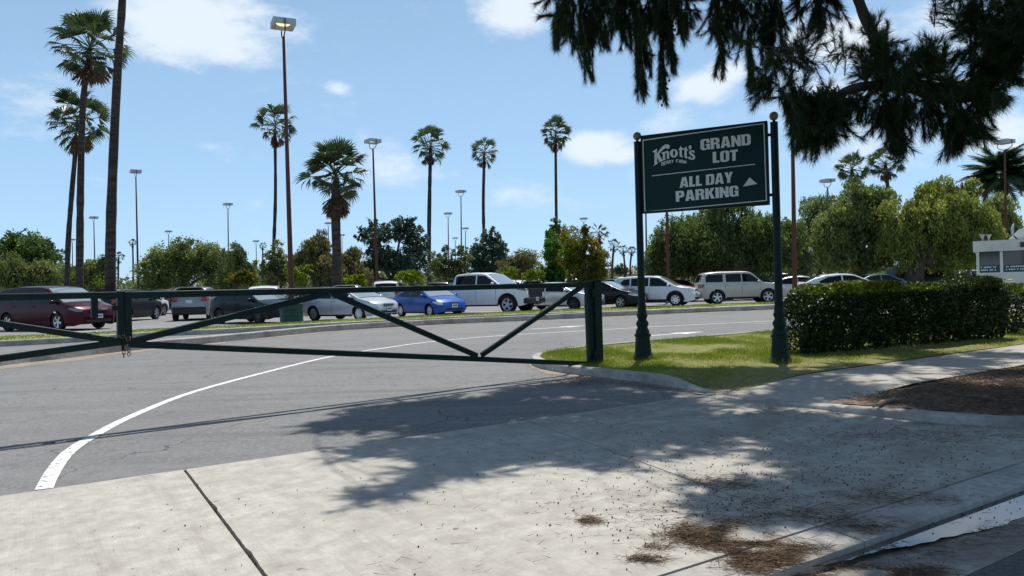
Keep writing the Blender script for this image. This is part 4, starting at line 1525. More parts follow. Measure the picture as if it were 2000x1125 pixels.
class CarShape:
    def __init__(s, sp):
        s.sp = sp
        s.x0, s.x1 = sp['L']
        s.hw = sp['W'] / 2
        s.cx = (s.x0 + s.x1) / 2
        xs = np.linspace(s.x0, s.x1, 1600)
        zs = interp(sp['T'], xs)
        k = 45
        ker = np.hanning(k)
        ker /= ker.sum()
        pad = np.concatenate([np.full(k, zs[0]), zs, np.full(k, zs[-1])])
        sm = np.convolve(pad, ker, 'same')[k:-k]
        s.xs, s.zs = xs, sm

    def T(s, x):
        return float(np.interp(x, s.xs, s.zs))

    def wp(s, x):
        sp = s.sp
        fr = .30 if not sp.get('boxy') else .16
        front = max(0, (x - (s.x1 - (.62 if not sp.get('boxy') else .40))) / (.62 if not sp.get('boxy') else .40))
        rear = max(0, ((s.x0 + .42) - x) / .42)
        return s.hw * (1 - fr * front ** 2.3 - (.15 if not sp.get('boxy') else .06) * rear ** 2.5 - .015 * ((x - s.cx) / 2.2) ** 2)

    def belt(s, x):
        return float(interp(s.sp['belt'], x))

    def sidey(s, x, z):
        sp = s.sp
        b = s.belt(x)
        w = s.wp(x)
        if z <= b:
            q = (z - sp['gc']) / (b - sp['gc'])
            k = 1 - .07 * max(0, (.5 - q) / .5) ** 2 - .035 * max(0, (q - .6) / .4) ** 2
        else:
            q = (z - b) / max(.2, sp['H'] - b)
            k = .965 - sp['tumble'] * q * (0.85 + .15 * q)
        return w * k

    def zbot(s, x):
        sp = s.sp
        z = sp['gc']
        for xw in (-sp['wb'] / 2, sp['wb'] / 2):
            Ra = sp['r'] * 1.17
            if abs(x - xw) < Ra - 1e-4:
                z = max(z, sp['r'] + math.sqrt(max(0, Ra * Ra - (x - xw) ** 2)))
        e = max(0, (x - (s.x1 - .3)) / .3) + max(0, ((s.x0 + .3) - x) / .3)
        return min(z + .09 * min(1, e), s.T(x) - .06)

    def edge(s, x):
        zb, t = s.zbot(x), s.T(x)
        cab = t > s.belt(x) + .12
        er = min(.075 if cab else .06, (t - zb) * .3)
        cr = min(.035, (t - zb) * .15)
        zt = t - cr - er
        y0 = s.sidey(x, zt)
        return zt, y0, er, cr

    def top(s, x, f):
        """point on the upper surface, f in -1..1 across"""
        zt, y0, er, cr = s.edge(x)
        y1 = y0 - er
        return Vector((x, y1 * f, zt + er + cr * (1 - f * f)))

    def normal_top(s, x):
        d = (s.T(x + .02) - s.T(x - .02)) / .04
        return Vector((-d, 0, 1)).normalized()

    def body(s):
        sp = s.sp
        xs = set(np.round(np.linspace(s.x0, s.x1, 44), 4).tolist()) | {p[0] for p in sp['T']}
        for xw in (-sp['wb'] / 2, sp['wb'] / 2):
            Ra = sp['r'] * 1.17
            for a in np.linspace(0, math.pi, 15):
                xs.add(round(xw + Ra * math.cos(a), 4))
            xs |= {xw - Ra + .004, xw + Ra - .004, xw - Ra - .001, xw + Ra + .001}
        for k in range(1, 6):
            xs.add(s.x1 - .02 * k * k)
            xs.add(s.x0 + .016 * k * k)
        xs = sorted(x for x in xs if s.x0 <= x <= s.x1)
        mb = MB()
        secs = []
        for x in xs:
            zb = s.zbot(x)
            zt, y0, er, cr = s.edge(x)
            b = min(s.belt(x), zt)
            zl = [zb + (b - zb) * q for q in (0, .2, .45, .7, .9, 1.0)] + [b + (zt - b) * q for q in (.5, 1.0)]
            half = [(s.sidey(x, z), z) for z in zl]
            y0 = half[-1][0]
            for a in (30, 60, 90):
                half.append((y0 - er * (1 - math.cos(R(a))), zt + er * math.sin(R(a))))
            y1 = y0 - er
            for f in (.66, .33, 0):
                half.append((y1 * f, zt + er + cr * (1 - f * f)))
            full = [(x, -y, z) for y, z in half] + [(x, y, z) for y, z in half[-2::-1]]
            secs.append(full)
        n = len(secs[0])
        for sc in secs:
            mb.v += sc
        for i in range(len(secs) - 1):
            for j in range(n - 1):
                mb.f.append((i * n + j, (i + 1) * n + j, (i + 1) * n + j + 1, i * n + j + 1))
                mb.mi.append(0)
        mb.f.append(tuple(range(n)))
        e = (len(secs) - 1) * n
        mb.f.append(tuple(e + k for k in range(n))[::-1])
        mb.mi += [0, 0]
        return mb

    def side_patch(s, low, high, sg, off=.006, nx=9):
        xa, xb = low[0][0], low[-1][0]
        xs = sorted(set(np.linspace(xa, xb, nx).tolist()) | {p[0] for p in low + high if xa <= p[0] <= xb})
        mb = MB()

        def fn(i, q):
            x = xs[int(i)]
            zl, zh = float(interp(low, x)), float(interp(high, x))
            z = zl + (zh - zl) * q
            return (x, sg * (s.sidey(x, z) + off), z)
        mb.grid(fn, range(len(xs)), [0, .33, .66, 1.0])
        return mb

    def top_patch(s, xa, xb, F=.93, off=.007, nx=9, ny=9, F2=None):
        mb = MB()

        def fn(x, f):
            q = (x - xa) / (xb - xa)
            ff = f * (F + ((F2 or F) - F) * q)
            return s.top(x, ff) + s.normal_top(x) * off
        mb.grid(fn, np.linspace(xa, xb, nx), np.linspace(-1, 1, ny))
        return mb


KIT = {}


def car_kit(kind):
    """all part meshes of one body style, built once: (name, mesh, parent name)"""
    if kind in KIT:
        return KIT[kind]
    sp = SPECS[kind]
    s = CarShape(sp)
    parts = []

    def add(name, mb, mat, parent=None, angle=None, smooth=False):
        parts.append((name, mb.mesh(name, mat, smooth, angle), parent))
    add('body', s.body(), M['black_trim'], angle=38)
    u = MB()
    u.box((s.cx, 0, (sp['gc'] + .05 + .62) / 2), (s.x1 - s.x0 - .5, sp['W'] - .52, .62 - sp['gc'] - .05))
    add('underbody', u, M['under'])
    for sg in (-1, 1):
        for lo, hi in sp['win']:
            add('side_window', s.side_patch(lo, hi, sg), M['glass'])
        for x in sp['doors']:
            lo = [(x - .007, sp['gc'] + .10), (x + .007, sp['gc'] + .10)]
            hi = [(x - .007, s.belt(x)), (x + .007, s.belt(x))]
            if abs(x + sp['wb'] / 2) < sp['r'] * 1.2:
                lo = [(p[0], sp['r'] * 2.2) for p in lo]
            add('door_seam', s.side_patch(lo, hi, sg, off=.003, nx=2), M['black_trim'])
        for x in sp['doors'][:-1]:
            z = s.belt(x) - .10
            xx = x + .13 if x < -.5 else x + .12
            add('door_handle', MB().cbox((xx, sg * (s.sidey(xx, z) + .02), z), (.19, .035, .03), .008), M['black_trim'] if kind == 'pickup' else M['body_slot'])
        xm = sp['win'][-1][0][-1][0] - .12
        zm = s.belt(xm) + .06
        mm = MB().sphere((0, 0, 0), 1, 10, 8)
        mm.v = [(xm + v[0] * .07, sg * (s.sidey(xm, zm) + .13) + v[1] * .11, zm + .03 + v[2] * .075) for v in mm.v]
        mm.box((xm, sg * (s.sidey(xm, zm) + .03), zm), (.05, .10, .035))
        add('wing_mirror', mm, M['body_slot'], smooth=True)
        h0, h1 = sp['head']
        xf = s.x1
        add('headlight', s.side_patch([(xf - .46, h1 - .05), (xf - .2, h0), (xf - .02, h0 - .02)], [(xf - .46, h1), (xf - .2, h1), (xf - .02, h1 - .06)], sg, off=.012), M['dark_lamp'] if kind in ('pickup',) else M['headlamp'], smooth=True)
        t0, t1 = sp['tailz']
        add('tail_light', s.side_patch([(s.x0 + .015, t0), (s.x0 + .25, t0 + .05)], [(s.x0 + .015, t1), (s.x0 + .25, t1 - .03)], sg, off=.012), M['tail'], smooth=True)
        tb = MB().cbox((s.x0 - .004, sg * (s.wp(s.x0 + .01) * .86), (t0 + t1) / 2), (.03, .20, t1 - t0), .006)
        add('tail_light', tb, M['tail'])
        sill = [(-sp['wb'] / 2 + sp['r'] * 1.2, sp['gc']), (sp['wb'] / 2 - sp['r'] * 1.2, sp['gc'])]
        hgt = .15 if sp.get('clad') else .07
        add('side_sill', s.side_patch(sill, [(p[0], p[1] + hgt) for p in sill], sg, off=.010), M['black_trim'])
        if sp.get('clad') or kind in ('boxsuv', 'pickup'):
            for xw in (-sp['wb'] / 2, sp['wb'] / 2):
                Ra = sp['r'] * 1.17
                ab = MB()
                wd = .07 if sp.get('clad') else .045

                def fa(a, q, xw=xw, Ra=Ra):
                    rr = Ra - .005 + q * wd
                    x, z = xw + rr * math.cos(a), sp['r'] + rr * math.sin(a)
                    return (x, sg * (s.sidey(x, z) + .014), z)
                ab.grid(fa, np.linspace(-.15, math.pi + .15, 17), [0, 1])
                add('arch_trim', ab, M['black_trim'] if kind != 'boxsuv' else M['body_slot'])
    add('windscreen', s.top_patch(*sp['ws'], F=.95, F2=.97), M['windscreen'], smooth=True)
    add('rear_window', s.top_patch(*sp['rw'], F=.90, F2=.93), M['glass'], smooth=True)
    # cowl wiper line
    add('cowl', s.top_patch(sp['ws'][1] - .01, sp['ws'][1] + .06, F=.93, off=.010, nx=3), M['black_trim'])
    gz, gh, gw = sp['grille']
    fw = s.wp(s.x1) * 2
    gw = min(gw, fw * .92)
    add('grille', MB().cbox((s.x1 - .005, 0, gz), (.06, gw, gh), .015), M['black_trim'])
    add('grille_bar', MB().cbox((s.x1 + .022, 0, gz + gh * .18), (.025, gw * .96, max(.022, gh * .25)), .006), M['chrome'] if kind not in ('pickup', 'coupe') else M['black_trim'])
    add('bumper_intake', MB().cbox((s.x1 - .012, 0, sp['gc'] + .17), (.05, fw * .82, .12), .02), M['black_trim'])
    if kind == 'pickup':
        add('front_bumper', MB().cbox((s.x1 - .06, 0, .56), (.28, sp['W'] * .93, .26), .05), M['black_trim'])
        add('headlight', MB().cbox((s.x1 - .02, 0, 1.07), (.04, sp['W'] * .80, .08), .01), M['dark_lamp'])
        add('bed_shade_sheet', MB().box((-2.02, 0, 1.372), (1.72, 1.5, .012)), M['black_trim'])  # dark sheet stands for the shade inside the open bed
    pl = MB().cbox((s.x1 + (.03 if kind != 'pickup' else .09), 0, sp['plate']), (.012, .31, .16), .004)
    add('licence_plate', pl, M['plate'])
    add('plate_band', MB().box((s.x1 + (.0375 if kind != 'pickup' else .0975), 0, sp['plate']), (.004, .24, .055)), M['plate_blue'], 'licence_plate')
    add('licence_plate', MB().cbox((s.x0 - .012, 0, max(.62, sp['tailz'][0])), (.012, .31, .16), .004), M['plate'])
    if kind in ('suv', 'boxsuv'):
        for sg in (-1, 1):
            pts = []
            for x in np.linspace(-1.5, .25, 7):
                q = s.top(x, .92)
                pts.append((x, sg * abs(q.y), q.z + .045 if -1.45 < x < .2 else q.z + .0))
            add('roof_rail', MB().tube(pts, .018, 6), M['black_trim'])
    if kind == 'van':
        add('side_track', s.side_patch([(-2.1, .93), (-.1, .93)], [(-2.1, .945), (-.1, .945)], -1, off=.003), M['black_trim'])
    if sp.get('clad'):
        add('rear_bumper', MB().cbox((s.x0 - .01, 0, .47), (.14, sp['W'] * .86, .36), .04), M['black_trim'])
        add('spoiler', MB().cbox((-1.90, 0, 1.60), (.26, sp['W'] * .66, .035), .012), M['body_slot'])
    if sp.get('lip'):
        add('rear_bumper', MB().cbox((s.x0 - .03, 0, .62), (.22, sp['W'] * .95, .17), .03), M['chrome'])
    KIT[kind] = (parts, s)
    return KIT[kind]


M['body_slot'] = PAINT['silver']


def place_car(kind, paint, anchor, px, D, heading, label, cat='car', rim='alloy5', group=None, scale=(1, 1, 1), far=False, name='parked_car', head=None, plates=True):
    parts, s = car_kit(kind)
    sp = s.sp
    a = R(heading)
    off = {'FR': (sp['wb'] / 2, -s.hw + .1), 'RR': (-sp['wb'] / 2, -s.hw + .1), 'FL': (sp['wb'] / 2, s.hw - .1), 'RL': (-sp['wb'] / 2, s.hw - .1), 'C': (0, 0), 'REAR': (s.x0, 0)}[anchor]
    off = (off[0] * scale[0], off[1] * scale[1])
    p = base_at(px, D)
    loc = (p.x - off[0] * math.cos(a) + off[1] * math.sin(a), p.y - off[0] * math.sin(a) - off[1] * math.cos(a), 0.0)
    root = thing(name, label, cat, loc, a, group)
    root.scale = scale
    made = {}
    skip = ('door_seam', 'door_handle', 'side_sill', 'bumper_intake', 'grille_bar', 'cowl', 'plate_band', 'arch_trim', 'side_track') if far else ()
    for nm, me, par in parts:
        if nm in skip:
            continue
        o = put(nm, me, made.get(par, root))
        made[nm] = o
        if nm == 'body' or me.materials[0] == M['body_slot']:
            o.material_slots[0].link = 'OBJECT'
            o.material_slots[0].material = PAINT[paint]
        if head and nm == 'headlight':
            o.material_slots[0].link = 'OBJECT'
            o.material_slots[0].material = M[head]
    for xw in (-sp['wb'] / 2, sp['wb'] / 2):
        for sg in (-1, 1):
            w = put('wheel', WHEELS['tyre'], root, loc=(xw, sg * (s.hw - .125), sp['r']), rot=(0, random.uniform(0, 3), 0 if sg > 0 else math.pi), scale=(sp['r'], sp['r'], sp['r']))
            put('rim', WHEELS[rim], w)
    return root


GF = 'cars nosed in along the median turf'
GB_ = 'cars parked in the rows behind'
mv = place_car('van', 'burgundy', 'FR', 115, 30.0, -23, 'dark burgundy minivan with chrome grille, partly behind the left gate leaf', 'minivan', group=GF, head='dark_lamp', scale=(1, 1, 1.05))
# the slanted-H badge on its grille
_, sv = car_kit('van')
emb = MB()
for dy in (-.05, .05):
    emb.box((sv.x1 + .045, dy, .765), (.012, .025, .11))
emb.box((sv.x1 + .045, 0, .765), (.011, .075, .024))
emb.build('emblem', M['chrome'], mv)
place_car('hatch', 'navy', 'FR', 506, 31.4, -35, 'near black hatchback whose nose is half hidden by the green trash barrel', 'hatchback', 'dark', GF)
place_car('sedan', 'palesilver', 'FR', 703, 31.5, -33, 'pale silver sedan nosed in beside the blue coupe', 'sedan', 'steel', GF)
place_car('coupe', 'blue', 'FR', 841, 33.3, -50, 'small bright blue coupe between the silver sedan and white pickup', 'coupe', 'steel', GF)
place_car('pickup', 'white', 'FR', 993, 35.4, -28, 'white crew cab pickup truck with black grille and dark tinted windows', 'pickup truck', 'alloy5', GF, scale=(1.02, 1.0, 1.04))
place_car('sedan', 'silver', 'FR', 1122, 37.4, -33, 'silver sedan with dark wheels behind the gate hinge post', 'sedan', 'dark', GF, scale=(1.05, 1.04, 1.0))
place_car('sedan', 'black', 'FR', 1213, 38.5, -33, 'shiny black sedan between the gate post and left sign post', 'sedan', 'alloy5', GF)
place_car('suv', 'white', 'FR', 1320, 39.4, -25, 'white crossover seen between the two sign posts with a red car behind', 'crossover', 'alloy7', GF)
place_car('boxsuv', 'champagne', 'RR', 1401, 40.3, -2, 'pale champagne boxy SUV standing broadside left of the right sign post', 'suv', 'alloy5', GF)
# second row
place_car('suv', 'charcoal', 'FR', 304, 42, 86, 'dark charcoal SUV seen from behind right of the minivan', 'suv', 'alloy5', GB_, scale=(1.04, 1.03, 1.03))
place_car('suv', 'white', 'FR', 319, 49.5, 84, 'white crossover beyond the dark charcoal SUV', 'crossover', 'alloy5', GB_)
place_car('boxsuv', 'black', 'C', 342, 56, 84, 'black SUV glimpsed beyond the white crossover on the left', 'suv', 'dark', GB_)
place_car('suv', 'steel', 'RR', 410, 38.8, 103, 'silver crossover seen from behind with a big dark rear window', 'crossover', 'alloy5', GB_, scale=(1.0, 1.0, 1.04))
place_car('van', 'white', 'C', 520, 48, 104, 'white minivan roof behind the dark hatchback', 'minivan', 'alloy5', GB_, far=True)
place_car('hatch', 'burgundy', 'C', 458, 52, 108, 'maroon hatchback roof behind the silver crossover', 'hatchback', 'alloy5', GB_, far=True)
place_car('suv', 'palesilver', 'C', 682, 47, 96, 'silver SUV with black roof rails behind the silver sedan', 'suv', 'alloy5', GB_, far=True)
place_car('boxsuv', 'white', 'REAR', 755, 49, 98, 'white SUV seen from behind over the blue coupe', 'suv', 'alloy5', GB_, far=True, scale=(1, 1.02, 1.06))
place_car('sedan', 'teal', 'C', 806, 52, 60, 'grey blue sedan roof left of the pickup bed', 'sedan', 'alloy5', GB_, far=True)
place_car('boxsuv', 'charcoal', 'REAR', 856, 53, 95, 'dark SUV rear looking over the pickup bed', 'suv', 'alloy5', GB_, far=True)
place_car('van', 'white', 'C', 1006, 56, 80, 'white van roof just right of the pickup cab', 'van', 'alloy5', GB_, far=True)
place_car('suv', 'grey', 'REAR', 1041, 54, 88, 'grey SUV rear above the silver sedan with dark wheels', 'suv', 'alloy5', GB_, far=True)
place_car('boxsuv', 'silver', 'REAR', 1125, 54, 86, 'silver SUV rear under the orange tipped tree', 'suv', 'alloy5', GB_, far=True)
place_car('suv', 'teal', 'C', 1206, 50, 60, 'grey blue crossover behind the white crossover and black sedan', 'crossover', 'alloy5', GB_, far=True, scale=(1, 1, .95))
place_car('sedan', 'red', 'REAR', 1341, 46.5, 100, 'bright red coupe seen from behind between white crossover and champagne SUV', 'coupe', 'dark', GB_)
place_car('sedan', 'white', 'C', 1296, 54, 70, 'white car sliver left of the red coupe', 'car', 'alloy5', GB_, far=True)
place_car('suv', 'black', 'C', 1478, 53, 20, 'black crossover behind the hood of the champagne SUV', 'crossover', 'dark', GB_, far=True)
place_car('boxsuv', 'black', 'C', 1530, 58, 60, 'black SUV under the trees right of the right sign post', 'suv', 'dark', GB_, far=True)
place_car('sedan', 'silver', 'C', 1562, 43, -12, 'silver sedan roof left of the hedge by the rust light pole', 'sedan', 'alloy5', GF, far=True)
place_car('hatch', 'white', 'C', 1645, 38.0, -6, 'white car whose roof arcs above the left end of the hedge', 'car', 'alloy5', GF, far=True)
place_car('sedan', 'teal', 'C', 1712, 43, 10, 'dark windowed sedan roof above the middle of the hedge', 'sedan', 'alloy5', GF, far=True)
place_car('boxsuv', 'black', 'C', 1816, 47, 6, 'long black SUV under the dark leaning tree trunk above the hedge', 'suv', 'dark', GB_, far=True, scale=(1.15, 1, 1.06))
place_car('sedan', 'white', 'C', 1886, 49, 10, 'white car between the black SUV and the ticket booth', 'car', 'alloy5', GB_, far=True, scale=(1, 1, 1.08))

place_car('sedan', 'black', 'C', 592, 54, 70, 'dark car roof glimpsed between the trash barrel and the shaggy palm trunk', 'car', 'alloy5', GB_, far=True)
place_car('suv', 'teal', 'C', 634, 58, 84, 'grey blue crossover roof beyond the silver sedan, left of the shaggy palm', 'crossover', 'alloy5', GB_, far=True)
place_car('suv', 'white', 'C', 416, 60, 86, 'white crossover far behind the silver crossover', 'crossover', 'alloy5', GB_, far=True)
place_car('boxsuv', 'charcoal', 'C', 245, 54, 88, 'dark roofed SUV with roof rails beyond the charcoal SUV', 'suv', 'alloy5', GB_, far=True, scale=(1, 1, 1.05))
place_car('suv', 'silver', 'C', 905, 60, 80, 'silver crossover roof hidden behind the pickup cab', 'crossover', 'alloy5', GB_, far=True)
place_car('hatch', 'white', 'C', 1088, 58, 80, 'white hatchback roof under the bright green tree', 'hatchback', 'alloy5', GB_, far=True)
place_car('sedan', 'champagne', 'C', 1745, 52, 8, 'pale car roof between the dark sedan and the long black SUV', 'car', 'alloy5', GB_, far=True)

# ------------------------------------------------------------------ trash barrel
bp_ = base_at(570, 29.3, 0.0)
D_ = 29.3
bar_ = thing('trash_barrel', 'dark green trash barrel standing on the turf in front of a black hatchback', 'trash barrel', (bp_.x, bp_.y, 0.13))
rb = 22.5 / F_PX * D_
hb = .70
M['barrel'] = noise_mat('barrel_green', (.010, .050, .034), (.018, .070, .048), 5, rough=.5)
MB().lathe([(.001, 0), (rb * .98, 0), (rb * .98, hb * .3), (rb * 1.02, hb * .32), (rb * 1.02, hb * .35), (rb * .98, hb * .37), (rb * .98, hb * .64), (rb * 1.02, hb * .66), (rb * 1.02, hb * .69), (rb * .98, hb * .71), (rb * .98, hb)], (0, 0, 0), 30).build('drum', M['barrel'], bar_, angle=35)
MB().lathe([(rb * .9, hb - .02), (rb * .9, hb), (rb * .97, hb + .02), (rb * 1.04, hb), (rb * 1.04, hb - .03), (rb * .99, hb - .03)], (0, 0, 0), 30).build('rim', M['barrel'], bar_, angle=35)
MB().lathe([(.001, hb - .2), (rb * .95, hb - .2)], (0, 0, 0), 24).build('liner', M['under'], bar_)

# ------------------------------------------------------------------ ticket booth
bo_ = base_at(1909, 33.0, 0.0)
BH = P(1893, 472, 33).z
booth = thing('ticket_booth', 'cream flat roofed ticket booth with wide windows beyond the hedge', 'booth', bo_, R(-33))
M['cream'] = noise_mat('cream_paint', (.72, .70, .61), (.80, .78, .69), 4, rough=.7, c3=(.42, .39, .33), scale3=1.1, amt3=.5)
M['booth_glass'] = plain('booth_glass', (.07, .068, .055), .06, spec=.7)
M['teal_banner'] = noise_mat('teal_banner', (.008, .085, .085), (.012, .11, .105), 4, rough=.6)
M['tan'] = noise_mat('tan_post', (.42, .28, .10), (.50, .35, .15), 5, rough=.7)
BW, BD = 5.2, 2.8
zs0, zs1 = 1.28, BH - .45
MB().cbox((BW / 2, BD / 2, zs0 / 2), (BW, BD, zs0), .01).build('base_wall', M['cream'], booth)
rf = MB().cbox((BW / 2, BD / 2, BH - .23), (BW + .22, BD + .22, .46), .015).build('roof', M['cream'], booth)
MB().box((BW / 2, BD / 2, BH + .006), (BW + .2, BD + .2, .012)).build('roof_sheet', M['beige_wall'], rf)
xp = [0.0, .92, 2.0, 3.2, 4.3, BW]
for i, x in enumerate(xp):
    w_ = .11 if i not in (2,) else .24
    xx = min(max(x, w_ / 2), BW - w_ / 2)
    for y in (.055, BD - .055):
        MB().cbox((xx, y, (zs0 + zs1) / 2), (w_, .11, zs1 - zs0), .004).build('window_post', M['cream'], booth)
MB().cbox((.055, BD / 2, (zs0 + zs1) / 2), (.11, .11, zs1 - zs0), .004).build('window_post', M['cream'], booth)
for a, b_ in zip(xp, xp[1:]):
    for y in (.06, BD - .06):
        MB().box(((a + b_) / 2, y, (zs0 + zs1) / 2), (b_ - a - .1, .012, zs1 - zs0)).build('window_pane', M['booth_glass'], booth)
for a, b_ in ((.05, BD / 2), (BD / 2, BD - .05)):
    MB().box((.06, (a + b_) / 2, (zs0 + zs1) / 2), (.012, b_ - a - .1, zs1 - zs0)).build('window_pane', M['booth_glass'], booth)
for i, (a, b_) in enumerate(zip(xp[:3], xp[1:4])):
    bn = MB().box(((a + b_) / 2, .042, zs0 + .17), (b_ - a - .16, .012, .28)).build('banner', M['teal_banner'], booth)
    # two rows of pale print, too small to read from the drive
    pr = MB()
    rb_ = random.Random(40 + i)
    for row in (zs0 + .235, zs0 + .115):
        x = a + .16
        while x < b_ - .2:
            w_ = rb_.uniform(.03, .055)
            pr.box((x + w_ / 2, .0345, row), (w_, .004, .062))
            x += w_ + (.018 if rb_.random() < .82 else .07)
    pr = pr.build('print', M['sign_white'], bn)
    pr['kind'] = 'stuff'
# roof gear: floodlight pair, dish, vent box
MB().lathe([(.001, 0), (.03, 0), (.03, .12), (.10, .26), (.11, .30), (.001, .28)], (0.25, .1, BH), 12).build('floodlight', M['steel_grey'], booth)
MB().lathe([(.001, 0), (.03, 0), (.03, .12), (.09, .24), (.10, .28), (.001, .26)], (0.48, .16, BH), 12).build('floodlight', M['steel_grey'], booth)
dk = MB()
for i in range(5):
    rr0 = .34 * i / 4
    for k in range(16):
        t = 2 * math.pi * k / 16
        dk.v.append((1.28 + .20 * (rr0 / .34) ** 2 * .6 + .06 * math.sin(t) * 0, .02 + rr0 * math.cos(t) * .55, BH + .38 + rr0 * math.sin(t)))
for i in range(4):
    for k in range(16):
        dk.f.append((i * 16 + k, i * 16 + (k + 1) % 16, (i + 1) * 16 + (k + 1) % 16, (i + 1) * 16 + k))
        dk.mi.append(0)
dish = dk.build('satellite_dish', M['steel_grey'], booth, smooth=True)
MB().tube([(1.28, .02, BH + .3), (1.5, -.05, BH + .02), (1.66, -.1, BH - .22)], .03, 6).build('dish_arm', M['dark_metal'], booth)
MB().cbox((1.68, -.16, BH - .22), (.16, .05, .22), .01).build('dish_bracket', M['dark_metal'], booth)
av = MB()
av.prism([(1.15, 0), (1.6, .48), (4.2, .48), (4.5, 0)], .55, 1.7)
av.v = [(v[0], v[2], BH + v[1]) for v in av.v]
hv = av.build('roof_unit', M['sign_white'], booth)
MB().cbox((2.55, .55, BH + .3), (.55, .02, .24), .004).build('unit_vent', M['black_trim'], booth)
bl = base_at(1974, 30.5, 0)
blt = thing('bollard', 'tan capped bollard in front of the ticket booth wall', 'bollard', bl)
MB().lathe([(.001, 0), (.14, 0), (.14, .93), (.12, .97), (.001, 1.0)], (0, 0, 0), 16).build('shaft', M['tan'], blt, angle=40)
MB().lathe([(.142, .86), (.146, .86), (.146, .93), (.142, .93)], (0, 0, 0), 16).build('cap_band', M['sign_white'], blt)

# ------------------------------------------------------------------ far wall and rooftops at the back of the lot
wl = base_at(1185, 118)
wr = base_at(1700, 118)
fw_ = thing('boundary_wall', 'long low beige wall closing the far side of the lot', 'wall', wl, math.atan2(wr.y - wl.y, wr.x - wl.x))
ln = (wr - wl).length
for i in range(8):
    MB().cbox((ln * (i + .5) / 8, 0, .95), (ln / 8 - .36, .2, 1.9), .01).build('wall_panel', M['beige_wall'], fw_)
for i in range(9):
    MB().cbox((ln * i / 8, 0, 1.02), (.36, .36, 2.05), .02).build('pier', M['beige_wall'], fw_)
hb_ = base_at(1232, 165)
hs = thing('far_house', 'pale house with a low roof far beyond the boundary wall', 'house', hb_, .1)
MB().cbox((0, 0, 1.6), (12, 8, 3.2), .02).build('wall', M['beige_wall'], hs)
rm = MB()
rm.add([(-6.6, -4.6, 3.2), (6.6, -4.6, 3.2), (6.6, 4.6, 3.2), (-6.6, 4.6, 3.2), (-3, 0, 4.5), (3, 0, 4.5)], [(0, 1, 5, 4), (1, 2, 5), (2, 3, 4, 5), (3, 0, 4), (0, 3, 2, 1)])
rm.build('roof', noise_mat('tile_roof', (.19, .16, .14), (.26, .22, .19), 3, rough=.9), hs)
for x in (-4, -1.2, 2, 4.6):
    f_ = MB().cbox((x, -4.02, 2.2), (1.3, .08, 1.0), .01).build('window', M['sign_white'], hs)
    MB().box((x, -4.07, 2.2), (1.1, .02, .8)).build('pane', M['glass'], f_)

# ------------------------------------------------------------------ foliage helpers
def leaves(cent, dirs, ln, wd, jit=.35, rg=rng):
    """diamond leaves: centre, pointing direction, length, width -> verts, quads"""
    n = len(cent)
    ln = np.broadcast_to(ln, n) * rg.uniform(1 - jit, 1 + jit, n)
    wd = np.broadcast_to(wd, n) * rg.uniform(1 - jit, 1 + jit, n)
    d = unit(dirs)
    s = unit(np.cross(d, unit(rg.normal(size=(n, 3)))))
    v = np.empty((n, 4, 3))
    v[:, 0] = cent - d * (ln / 2)[:, None]
    v[:, 1] = cent + s * (wd / 2)[:, None] - d * (ln * .05)[:, None]
    v[:, 2] = cent + d * (ln / 2)[:, None]
    v[:, 3] = cent - s * (wd / 2)[:, None] - d * (ln * .05)[:, None]
    f = np.arange(n * 4).reshape(n, 4)
    return v.reshape(-1, 3), f


def needles(base, dirs, ln, wd, rg=rng):
    n = len(base)
    d = unit(dirs)
    s = unit(np.cross(d, unit(rg.normal(size=(n, 3)))))
    v = np.empty((n, 3, 3))
    v[:, 0] = base + s * (np.broadcast_to(wd, n) / 2)[:, None]
    v[:, 1] = base - s * (np.broadcast_to(wd, n) / 2)[:, None]
    v[:, 2] = base + d * np.broadcast_to(ln, n)[:, None]
    return v.reshape(-1, 3), np.arange(n * 3).reshape(n, 3)


